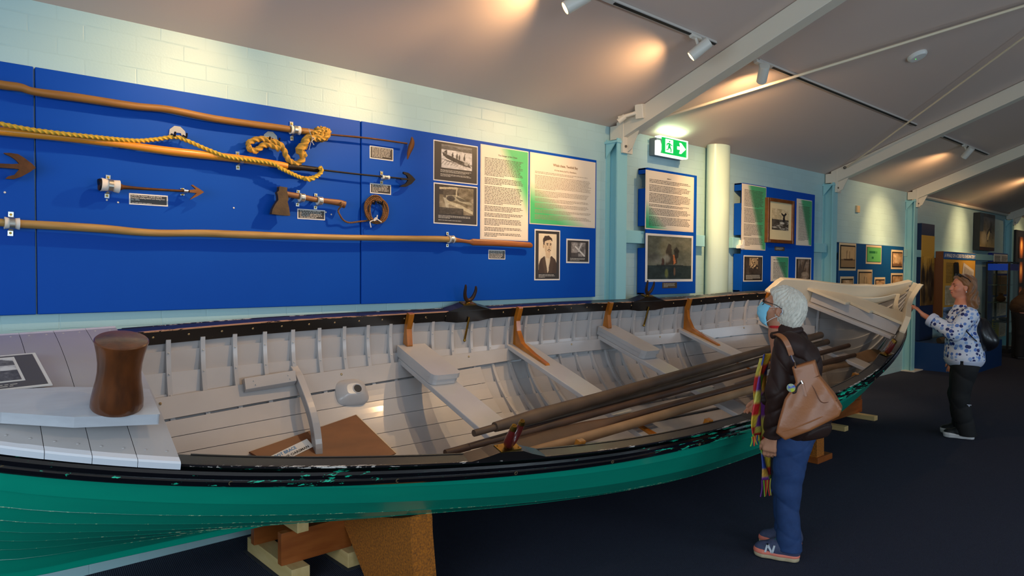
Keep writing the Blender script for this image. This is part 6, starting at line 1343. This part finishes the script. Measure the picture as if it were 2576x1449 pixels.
bpart('strap_chain', MB().tube(pts, .0045, 8), mat('steel_ring', (206, 200, 196), .2, 1), strap)
bpart('strap', MB().tube(catmull([g.p(1962, 848, .20), g.p(1985, 880, .17), g.p(2010, 905, .2)], 5), .006, 8, asp=2), BAGM) if False else None
# ---------------------------------------------------------------- person with the spotted blouse
g2 = Fig(7.93, 2.12, (-.30, .95), 'person', 'blonde person in blue and white spotted blouse and black trousers, touching the bow')
g = g2
head = g.p(2420, 722); head[1] = 0; tilt = 0; hf = np.array([math.cos(.35), math.sin(.35), 0]); hu = np.array([0, 0, 1.]); hl = np.cross(hu, hf); HR = np.stack([hf, hl, hu], 1)
hp = lambda a, b, c: head+hf*a+hl*b+hu*c
nb_ = g.p(2422, 770); sN = g.p(2438, 792, .17); eN = g.p(2400, 838, .22); wN = g.p(2322, 792, .08); hN_ = g.p(2299, 768, .05); hip = g.p(2424, 905); waist = g.p(2424, 860); chest = g.p(2420, 815)
body = SD(.035); add_head(body, hp, HR); body.cap(hp(-.02, 0, -.06), nb_, .050, .056); body.chain([nb_, chest, waist, hip], [.07, .12, .12, .13], .05); sF = np.array([sN[0], -.17, sN[2]]); body.cap(sF, sN, .06, .06, .05)
eF = sF+np.array([-.02, -.06, -.27]); wF = eF+np.array([.12, .08, -.20]); body.cap(sF, eF, .045, .036); body.cap(eF, wF, .036, .024); body.cap(sN, eN, .048, .040); body.cap(eN, wN, .040, .025)
hand(body, wN, hN_-wN, (0, -.3, -1), (0, -1, .2), L=.165, curl=.35); hand(body, wF, (.3, 0, -1), (0, 1, 0), (1, 0, 0), L=.16)
an = [(g.p(2434, 1095, .10), g.p(2412, 1000, .10), .10), (g.p(2420, 1082, -.10), g.p(2410, 990, -.10), -.10)]
for a, k_, s in an: h_ = np.array([hip[0], s, hip[2]-.04]); body.cap(h_, k_, .09, .055); body.cap(k_, a, .052, .034); body.cap(a, [a[0]+.10, s, .04], .034, .026)
bo2 = g.mesh(body, (-.45, -.42, 0), (.85, .45, 1.72), .0052, 'body', SKIN2)
for s in (-1, 1): g.P('eye', MB().ball(hp(.0745, s*.031, .006), (.0075, .0075, .0075), n=10), mat('dark_eye', (30, 22, 20), .2), bo2)
for s in (-1, 1): g.P('eyebrow', MB().tube(catmull([hp(.088, s*.014, .027), hp(.086, s*.030, .032), hp(.074, s*.046, .028)], 4), .0032, 6), mat('brow_brown', (100, 60, 36), .8), bo2)
g.P('lips', MB().tube(catmull([hp(.092, -.020, -.056), hp(.1, 0, -.055), hp(.092, .020, -.056)], 5), .0045, 8), mat('lip_red', (170, 80, 70), .45), bo2)
hr = SD(.03); hr.ell(hp(-.034, 0, .034), (.100, .088, .092), HR); hr.ell(hp(-.075, 0, -.06), (.062, .085, .12), HR); hr.ell(hp(-.085, .02, -.15), (.055, .095, .10), HR); hr.cap(hp(-.05, .07, -.08), hp(-.035, .085, -.185), .036, .026); hr.cap(hp(-.05, .078, .0), hp(-.045, .085, -.12), .028, .030)
hr.cap(hp(-.05, -.078, .0), hp(-.03, -.085, -.12), .028, .034); hr.ell(hp(.03, 0, .085), (.055, .062, .034), HR@roty(.5)); hr.p.append((lambda P: sd_ell(P, hp(.082, 0, -.02), (.06, .10, .115), HR), head-.2, head+.2, .02, True))
hr.ell(hp(.004, .098, -.010), (.026, .034, .034), HR, .012, neg=True); hr.disp = lambda P: .004*np.sin(120*((P-head)@hf)+5*np.sin(22*P[:, 2]))
g.mesh(hr, head-.26, head+.2, .0045, 'hair', mat('blonde_hair', (158, 104, 52), .45, noise=(24, .7), col2=(98, 56, 28), bump=(120, .8, .005), stretch=(1, 1, .15), sheen=.3))
mb = MB()
for s in (-1, 1):
    mb.tube([hp(.040+.010*math.cos(t)*0, s*.036+.028*math.cos(t), .112+.018*math.sin(t)) for t in np.linspace(0, 6.283, 19)[:-1]], .005, 8, closed=True); mb.ball(hp(.042, s*.036, .112), (.006, .026, .016), HR, n=12); mb.tube([hp(.036, s*.066, .115), hp(-.02, s*.088, .08), hp(-.04, s*.09, .05)], .004, 6)
mb.tube([hp(.045, -.01, .114), hp(.045, .01, .114)], .004, 6); g.P('sunglasses', mb, GLS)
g.P('earring', MB().ball(hp(-.004, .087, -.046), .0065, n=10), mat('pearl', (236, 230, 224), .2))
def spot_mat():
    m = bpy.data.materials.new('spotted_blouse'); m.use_nodes = True; nt = m.node_tree; b = nt.nodes['Principled BSDF']; L = nt.links.new; tc = nt.nodes.new('ShaderNodeTexCoord')
    v = nt.nodes.new('ShaderNodeTexVoronoi'); v.inputs['Scale'].default_value = 26; v.inputs['Randomness'].default_value = .65; L(tc.outputs['Object'], v.inputs['Vector'])
    r = nt.nodes.new('ShaderNodeValToRGB'); L(v.outputs['Distance'], r.inputs[0]); r.color_ramp.elements[0].position = .44; r.color_ramp.elements[1].position = .48; r.color_ramp.elements[0].color = (1, 1, 1, 1); r.color_ramp.elements[1].color = (0, 0, 0, 1)
    r2 = nt.nodes.new('ShaderNodeValToRGB'); L(v.outputs['Color'], r2.inputs[0]); r2.color_ramp.interpolation = 'CONSTANT'; e = r2.color_ramp.elements; e[0].color = (*lin((34, 44, 104)), 1); e[1].position = .42; e[1].color = (*lin((92, 128, 200)), 1)
    for ps, cl in ((.62, (150, 176, 222)), (.84, (60, 84, 160))): q = e.new(ps); q.color = (*lin(cl), 1)
    mx = nt.nodes.new('ShaderNodeMix'); mx.data_type = 'RGBA'; L(r.outputs[0], mx.inputs[0]); mx.inputs[6].default_value = (*lin((222, 224, 236)), 1); L(r2.outputs[0], mx.inputs[7]); L(mx.outputs[2], b.inputs['Base Color']); b.inputs['Roughness'].default_value = .7; return m
SPOT = spot_mat(); bl = SD(.04); bl.ell((chest[0]-.005, 0, chest[2]+.02), (.150, .185, .14), None, .06); bl.ell((waist[0]-.005, 0, waist[2]), (.165, .20, .16), None, .06); bl.ell((hip[0]-.005, 0, hip[2]+.03), (.175, .215, .14), None, .06)
bl.cap((sF[0], -.15, sF[2]-.01), (sN[0], .15, sN[2]-.01), .072, .072, .05); bl.cap((nb_[0], 0, nb_[2]-.03), (nb_[0], 0, nb_[2]-.06), .085, .10, .04)
cN = eN+(wN-eN)*.62; bl.cap(sN, eN, .075, .074, .03); bl.cap(eN, cN, .074, .062, .03); bl.cap(sF, eF, .075, .07, .03); bl.cap(eF, eF+(wF-eF)*.6, .07, .06, .03)
dC = unit(wN-eN); bl.cut = [half((0, 0, hip[2]+.005), (0, 0, -1)), lambda P: np.where((P[:, 0] > .18), (P-cN)@dC, -1.)]; bl.disp = folds(.008, 12, 20)
blo = g.mesh(bl, (-.4, -.42, .6), (.75, .45, 1.5), .005, 'blouse', SPOT)
WHC = mat('white_hem', (206, 208, 226), .7); hm = SD(.03); hm.ell((hip[0]-.005, 0, hip[2]+.03), (.178, .218, .145), None, .06); hm.cut = [half((0, 0, hip[2]-.055), (0, 0, -1)), half((0, 0, hip[2]+.012), (0, 0, 1)), lambda P: np.where(P[:, 1] > .12, .012-np.abs(P[:, 0]-.01), -1.)]
g.mesh(hm, (-.4, -.42, .6), (.4, .45, 1.1), .005, 'white_hem', WHC, blo)
cf = SD(.02); cf.cap(cN-dC*.02, cN+dC*.06, .071, .071); cf.cut = [half(cN, -dC), half(cN+dC*.05, dC)]; g.mesh(cf, cN-.12, cN+.15, .005, 'white_cuff', WHC, blo)
TR = mat('black_trousers', (16, 15, 17), .8, bump=(60, .2)); tr = SD(.03); tr.ell((hip[0]-.01, 0, hip[2]), (.155, .185, .13), None, .05)
for a, k_, s in an: h_ = np.array([hip[0]-.005, s*.9, hip[2]-.08]); tr.cap(h_, k_, .115, .086); tr.cap(k_, a+np.array([-.0, 0, -.02]), .084, .080)
tr.cut = [half((0, 0, .035), (0, 0, -1)), half((0, 0, hip[2]+.10), (0, 0, 1))]; tr.disp = folds(.009, 15, 22); tro = g.mesh(tr, (-.35, -.35, 0), (.35, .35, 1.15), .0055, 'trousers', TR)
q = g.p(2438, 1020, .19); g.P('small_logo', MB().prism([(-.02, .008), (.02, .008), (.014, .002), (.006, .002), (.002, -.012), (-.004, -.012), (-.002, .002), (-.016, .002)], q, (1, 0, 0), (0, 0, 1), (0, 1, 0), .004), WHC, tro)
S2 = [mat('black_shoe', (22, 20, 22), .6, bump=(100, .3)), mat('white_sole', (214, 208, 206), .5), mat('white_midsole', (224, 214, 210), .5), mat('black_laces', (14, 14, 16), .6)]
for y, (tx, ty), (hx, hy) in ((.10, (2370, 1095), (2455, 1105)), (-.10, (2363, 1083), (2440, 1090))):
    shoe(g, None, g.p(tx, ty, y), g.p(hx, hy, y), y, S2)
# backpack
bk = thing('backpack', (0, 0, 0), 'small black leather backpack on the back of the person in the spotted blouse', 'backpack', M=g.M)
q = SD(.03); c0_, c1_ = g.p(2474, 812, .02), g.p(2484, 850, .02); q.ell((c1_[0]+.03, .02, c1_[2]+.04), (.085, .13, .16), roty(.18), .06); q.ell((c1_[0]-.01, .02, c1_[2]-.03), (.075, .10, .07), roty(.18), .08); q.disp = wr(.005, 18, 5)
V, F = surf(q, np.array([-.6, -.3, .7]), np.array([.3, .3, 1.6]), .006); me = bpy.data.meshes.new('pack_body'); o = bpy.data.objects.new('pack_body', me); C.objects.link(o); o.parent = bk; cc = (V.min(0)+V.max(0))/2; o.location = cc; me.from_pydata((V-cc).tolist(), [], F.tolist())
BKL = mat('black_bag_leather', (20, 18, 22), .35, coat=.2, bump=(80, .2)); me.materials.append(BKL); me.polygons.foreach_set('use_smooth', [True]*len(me.polygons))
mb = MB(); pts = catmull([g.p(2466, 790, .10), g.p(2452, 780, .13), g.p(2440, 778, .13), g.p(2428, 800, .2), g.p(2424, 822, .23), g.p(2440, 843, .235), g.p(2456, 858, .17)], 6); mb.tube(pts, .012, 8, asp=.5); mb.build('pack_strap', BKL, bk, local=bk)
mb = MB(); mb.tube([g.p(2503, 838, .06), g.p(2504, 850, .06)], .006, 8); mb.build('buckle', BRASS, bk, local=bk)
# ---------------------------------------------------------------- third person, cut by the right edge
g = Fig(16.1, 3.36, (.5, -.8), 'person', 'person in a brown coat, dark trousers and dark shoes, mostly hidden by the right edge')
hip = np.array([0, 0, .92]); body = SD(.035); head = np.array([.34, 0, 1.50]); hf = np.array([1, 0, 0.]); hu = np.array([0, 0, 1.]); HR = np.eye(3); hp = lambda a, b, c: head+np.array([a, b, c])
add_head(body, hp, HR); body.cap(head-[.02, 0, .06], (.24, 0, 1.34), .05, .06); body.chain([np.array([.22, 0, 1.30]), np.array([.10, 0, 1.12]), hip], [.08, .13, .14], .05); body.cap((.2, -.19, 1.30), (.2, .19, 1.30), .06, .06)
for s in (-1, 1): body.cap((.2, s*.19, 1.30), (.2, s*.25, 1.02), .05, .04); body.cap((.2, s*.25, 1.02), (.34, s*.20, .86), .04, .028); hand(body, (.34, s*.20, .86), (.2, 0, -1), (0, -s, 0), (1, 0, 0)); body.cap((0, s*.1, .88), (.0, s*.1, .48), .09, .06); body.cap((0, s*.1, .48), (-.02, s*.1, .09), .055, .036); body.cap((-.02, s*.1, .09), (.1, s*.1, .04), .036, .03)
g.mesh(body, (-.3, -.4, 0), (.6, .4, 1.8), .008, 'body', SKIN2)
h_ = SD(.03); h_.ell(hp(-.03, 0, .035), (.10, .085, .09)); h_.ell(hp(-.06, 0, -.03), (.06, .078, .08)); h_.ell(hp(.085, 0, -.02), (.055, .09, .11), None, .02, neg=True); g.mesh(h_, head-.2, head+.2, .007, 'hair', mat('brown_hair', (70, 50, 36), .6, bump=(80, .6, .004)))
co = SD(.04); co.ell((.14, 0, 1.2), (.15, .22, .20), roty(.5), .06); co.ell((.02, 0, 1.0), (.18, .23, .20), roty(.3), .06); co.cap((.2, -.17, 1.30), (.2, .17, 1.30), .085, .085)
for s in (-1, 1): co.cap((.2, s*.19, 1.30), (.2, s*.25, 1.02), .078, .066); co.cap((.2, s*.25, 1.02), (.32, s*.205, .88), .066, .052)
co.cut = [half((0, 0, .84), (0, 0, -1))]; co.disp = folds(.009, 22, 22); g.mesh(co, (-.3, -.4, .8), (.5, .42, 1.55), .008, 'coat', mat('brown_coat', (66, 42, 20), .75, bump=(40, .3)))
tr = SD(.03); tr.ell((0, 0, .88), (.14, .17, .12))
for s in (-1, 1): tr.cap((0, s*.095, .82), (0, s*.1, .48), .105, .085); tr.cap((0, s*.1, .48), (-.02, s*.1, .06), .083, .075)
tr.ell((.02, 0, .98), (.13, .17, .09)); tr.cut = [half((0, 0, .04), (0, 0, -1)), half((0, 0, 1.02), (0, 0, 1))]; g.mesh(tr, (-.3, -.4, 0), (.3, .4, 1.1), .008, 'trousers', mat('dark_trousers', (28, 24, 24), .85))
for s in (-1, 1): shoe(g, None, np.array([.20, s*.1, 0]), np.array([-.10, s*.1, 0]), s*.1, [mat('dark_brown_shoe', (40, 28, 22), .5)]*3+[mat('black_laces', (14, 14, 16), .6)])
# ================================================================ FAR END DISPLAYS
NAVY = mat('navy_panel', (8, 38, 78), .5); GOLD = mat('gold_panel', (206, 156, 56), .5)
tag(MB().prism([(12.86, 3.30), (14.62, 3.30), (14.62, 4.19), (12.86, 4.19)], (0, 0, 0), (1, 0, 0), (0, 1, 0), (0, 0, 1), .46).build('plinth', mat('navy_plinth', (8, 56, 108), .5), bevel=.004), 'low navy blue display plinth standing on the carpet behind the person in the spotted blouse', 'plinth')
r = random.Random(4); mb = MB()
for k in range(1): mb.tube(catmull([(12.95, 3.8, .50), (13.2, 3.7, .53), (13.6, 3.75, .51), (14.0, 3.7, .52)], 5), gnarl(16, .06, .25, 4), 14)
tag(mb.build('driftwood', mat('dark_driftwood', (70, 54, 34), .8, bump=(20, .6, .01))), 'dark rough log lying on top of the navy plinth', 'log')
# tall banner
t = thing('banner', (13.1, 4.15, .47), 'tall narrow banner, navy above gold above an old sepia photo of people on a ship', 'banner')
a, b = wp(2319, 561, 4.12), wp(2348.5, 700, 4.12); x0, x1, zt = a[0], b[0], a[2]
MB().bb((x0, 4.12, .47), (x1, 4.19, zt)).build('panel_board', NAVY, t)
z1 = wp(2319, 591, 4.12)[2]; z2 = wp(2330, 645, 4.12)[2]; z3 = wp(2330, 768, 4.12)[2]
MB().bb((x0+.002, 4.115, z3), (x1-.002, 4.121, z1)).build('gold_field', GOLD, t)
c = Cv(40, 90, (206, 156, 56)); c.grad((206, 156, 56), (110, 82, 40), lambda U, V: (V-.05)*2.2); r_ = random.Random(5)
for k in range(16): x = r_.random(); c.ell(x, .32+.5*r_.random(), .08, .16, (44, 32, 20), .8, .5); c.line([(x, 0.05+.3*r_.random()), (x+r_.uniform(-.1, .1), .9)], .012, (40, 30, 20))
c.noise(12, 8, 5); pic(t, c, np.array([x0, 4.1135, z2]), Xw, Zw, x1-x0, z2-z3, Nw)
# cure panel
t = thing('information_panel', (14.3, 4.1, .9), 'gold information panel headed A WHALE OF A CURE FOR RHEUMATISM, with timber sides', 'information panel')
a, b = wp(2374, 632, 4.0), wp(2450, 795, 4.0); x0, x1, zt, zb = a[0], b[0], a[2], b[2]+.05
TIM = mat('panel_timber', (112, 64, 24), .5); MB().bb((x0-.02, 4.0, zb), (x0, 4.19, zt)).build('side_panel', TIM, t); MB().bb((x1, 4.0, zb), (x1+.02, 4.19, zt)).build('side_panel', TIM, t)
MB().bb((x0, 4.0, zb), (x1, 4.03, zt)).build('panel_board', GOLD, t); zh = zt-.135
MB().bb((x0+.001, 3.994, zh), (x1-.001, 4.001, zt-.005)).build('blue_heading', mat('heading_blue', (20, 88, 158), .5), t)
mb = MB(); text_mesh(mb, 'A WHALE OF A CURE FOR RHEUMATISM !', (x0+.03, 3.992, zh+.035), Xw, Zw, .09, 0, width=x1-x0-.06, bold=.004)
mb.build('heading_letters', mat('heading_white', (230, 232, 236), .5), t, fix=False); o = np.array([x0, 3.998, zh-.03]); w, h = x1-x0, zh-zb
mb = MB(); greek(mb, onw(o, .08*w, .03*h), Xw, Zw, w*.40, h*.36, 17, .4, 0, None, 12); mb.build('print', INK, t, fix=False)
c = Cv(30, 40, (190, 184, 160)).noise(18, 6, 9).rect(.1, .1, .9, .9, (150, 140, 110), .5); pic(t, c, onw(o, .06*w, .43*h), Xw, Zw, w*.34, h*.34, Nw)
c = Cv(30, 30, (120, 150, 190)).noise(30, 5, 19).ell(.5, .5, .3, .2, (40, 50, 70), .8, .5); pic(t, c, onw(o, .0*w+.03, .80*h), Xw, Zw, w*.42, h*.18, Nw)
pa = [onw(o, .60*w, .02*h), onw(o, .95*w, .16*h), onw(o, .92*w, .40*h), onw(o, .56*w, .28*h)]; mb = MB(); mb.hexa([*[q+Nw*.003 for q in pa], *[q+Nw*.006 for q in pa]]); mb.build('tilted_card', PAPER, t)
mb = MB()
for k in range(12):
    f0 = .1+.068*k; q0 = pa[0]*(1-f0)+pa[1]*f0; q1 = pa[3]*(1-f0)+pa[2]*f0; mb.add([q0*(.8)+q1*.2+Nw*.008, q0*.8+q1*.2+Nw*.008+Xw*.012, q0*.25+q1*.75+Nw*.008+Xw*.012, q0*.25+q1*.75+Nw*.008], [(0, 1, 2, 3)])
mb.build('print', INK, t, fix=False)
tag(MB().prism([(-.055, 0), (.055, 0), (.05, .30), (.03, .36), (-.01, .375), (-.05, .35), (-.06, .2)], wp(2412, 694, 3.94)-np.array([0, 0, .12]), unit([1, 0, .15]), unit([-.18, 0, 1]), (0, 1, 0), .05).build('carved_blade', mat('black_carved_wood', (22, 18, 16), .5), bevel=.01), 'black blade shaped object mounted in front of the gold panel, above the blonde person', 'exhibit')
# hanging whale picture
t = thing('picture', (17, 4.12, 2.2), 'unframed picture of a whale leaping, hung high between the last two columns', 'picture')
a, b = wp(2466, 534, 4.08), wp(2501, 632, 4.08); MB().bb((a[0], 4.08, b[2]), (b[0], 4.19, a[2])).build('canvas', mat('canvas_edge', (24, 30, 34), .6), t)
c = Cv(44, 80, (112, 104, 96)); c.grad((70, 74, 84), (206, 176, 108), lambda U, V: V*1.1-.1).noise(14, 5, 77); c.rect(0, 0, 1, .1, (52, 50, 56), .7).rect(0, 0, .22, .5, (44, 60, 78), .7).rect(0, .9, 1, 1, (70, 40, 26)).poly([(.70, .16), (.78, .3), (.74, .44), (.8, .5), (.66, .52), (.6, .66), (.5, .76), (.42, .7), (.44, .55), (.56, .42), (.66, .36)], (56, 46, 42)).poly([(.62, .44), (.66, .5), (.56, .70), (.46, .72), (.5, .58)], (230, 206, 140)).ell(.3, .65, .2, .16, (226, 206, 160), .6, .6)
pic(t, c, np.array([a[0], 4.078, a[2]]), Xw, Zw, b[0]-a[0], a[2]-b[2], Nw)
# blue board with small text sheets beside the cabinet, tall dark board past the last column
t = thing('display_board', (17.6, 4.15, 1.2), 'blue board with pairs of cream text sheets, seen above and through the glass cabinet', 'display board')
x0, x1 = wp(2496, 650, 4.12)[0], wp(2535, 650, 4.12)[0]; zt = wp(2515, 637, 4.12)[2]; MB().bb((x0, 4.12, .3), (x1, 4.19, zt)).build('panel_board', mat('royal_board', (20, 40, 140), .5), t)
for row in range(4):
    for k in range(2):
        w = (x1-x0-.2)/2; xa = x0+.12+k*(w+.03); za = zt-.02-row*.46
        MB().bb((xa, 4.112, za-.42), (xa+w, 4.121, za)).build('text_sheet', PAPER if row != 1 else mat('brown_sheet', (150, 112, 60), .5), t)
        mb = MB(); greek(mb, np.array([xa+.03, 4.110, za-.04]), Xw, Zw, w-.06, .34, 12, .4, 0, None, row*2+k); mb.build('print', INK, t, fix=False)
t = thing('display_board', (20.4, 4.15, .9), 'tall dark board with glowing brown lamp pictures at the right edge', 'display board')
x0, x1 = wp(2556, 600, 4.12)[0], 22.8; zt = wp(2558, 578, 4.12)[2]; MB().bb((x0, 4.12, .9), (x1, 4.19, zt)).build('panel_board', mat('near_black_board', (16, 18, 30), .5), t)
for row in range(3):
    for k in range(3):
        c = Cv(16, 26, (40, 22, 16)).ell(.5, .5, .34, .42, (190, 110, 50), .9, .8).ell(.5, .4, .15, .2, (240, 190, 110), .8, .8); pic(t, c, np.array([x0+.25+k*.75, 4.112, zt-.15-row*.58]), Xw, Zw, .45, .5, Nw)
# glass cabinet
t = thing('display_cabinet', (17.2, 3.95, 0), 'tall glass display cabinet with black frame and blue header strips', 'display cabinet')
X0, X1, Y0_, Y1_, H0 = 16.85, 17.58, 3.70, 4.115, 1.835; BLK = mat('cabinet_black', (18, 16, 18), .4)
for nm_, (x, y) in (('corner_post', (X0, Y0_)), ('corner_post', (X1-.035, Y0_)), ('corner_post', (X0, Y1_-.035)), ('corner_post', (X1-.035, Y1_-.035))): MB().bb((x, y, .09), (x+.035, y+.035, H0)).build(nm_, BLK, t)
MB().bb((X0-.01, Y0_-.01, 0), (X1+.01, Y1_, .09)).build('base', BLK, t); MB().bb((X0-.005, Y0_-.005, H0), (X1+.005, Y1_, H0+.025)).build('top', BLK, t)
HB = mat('header_blue', (16, 70, 190), .4, emit=((16, 70, 190), .12)); HP = mat('header_violet', (70, 64, 140), .4)
MB().bb((X0-.004, Y0_+.035, H0-.15), (X0+.01, Y1_-.035, H0-.015)).build('header_strip', HB, t); MB().bb((X0+.035, Y0_-.004, H0-.15), (X1-.035, Y0_+.01, H0-.015)).build('header_strip', HP, t)
GL2 = mat('cabinet_glass', (235, 245, 240), .03, trans=1)
MB().bb((X0+.004, Y0_+.035, .09), (X0+.009, Y1_-.035, H0-.15)).build('glass_pane', GL2, t); MB().bb((X0+.035, Y0_+.004, .09), (X1-.035, Y0_+.009, H0-.15)).build('glass_pane', GL2, t)
for z in (.62, 1.02, 1.38): MB().bb((X0+.03, Y0_+.03, z), (X1-.03, Y1_-.03, z+.012)).build('shelf', BLK if z < 1 else mat('glass_shelf', (90, 110, 100), .2), t)
t = thing('chart', (17.3, 4.0, .1), 'yellow and black ruler chart standing inside the glass cabinet', 'chart')
MB().box((17.25, 4.02, .38), (.5, .01, .5), roty(.12)).build('chart_board', mat('yellow_chart', (222, 196, 40), .5), t)
mb = MB()
for k in range(11): mb.box((17.10+.006*k, 4.013, .18+.042*k), (.16, .002, .014), roty(.12))
mb.build('chart_marks', INK, t)
tag(MB().lathe([(.02, 0), (.07, .02), (.09, .08), (.05, .13), (.03, .16), (.045, .18)], 18, (17.1, 3.9, 1.033)).build('jar', mat('brown_pottery', (110, 78, 46), .5)), 'brown jar on the middle shelf of the glass cabinet', 'jar')
tag(MB().ball((17.35, 3.9, .672), (.12, .09, .04), n=14).build('whale_carving', mat('dark_carving', (50, 44, 40), .5)), 'dark rounded carving on the low shelf of the glass cabinet', 'carving')
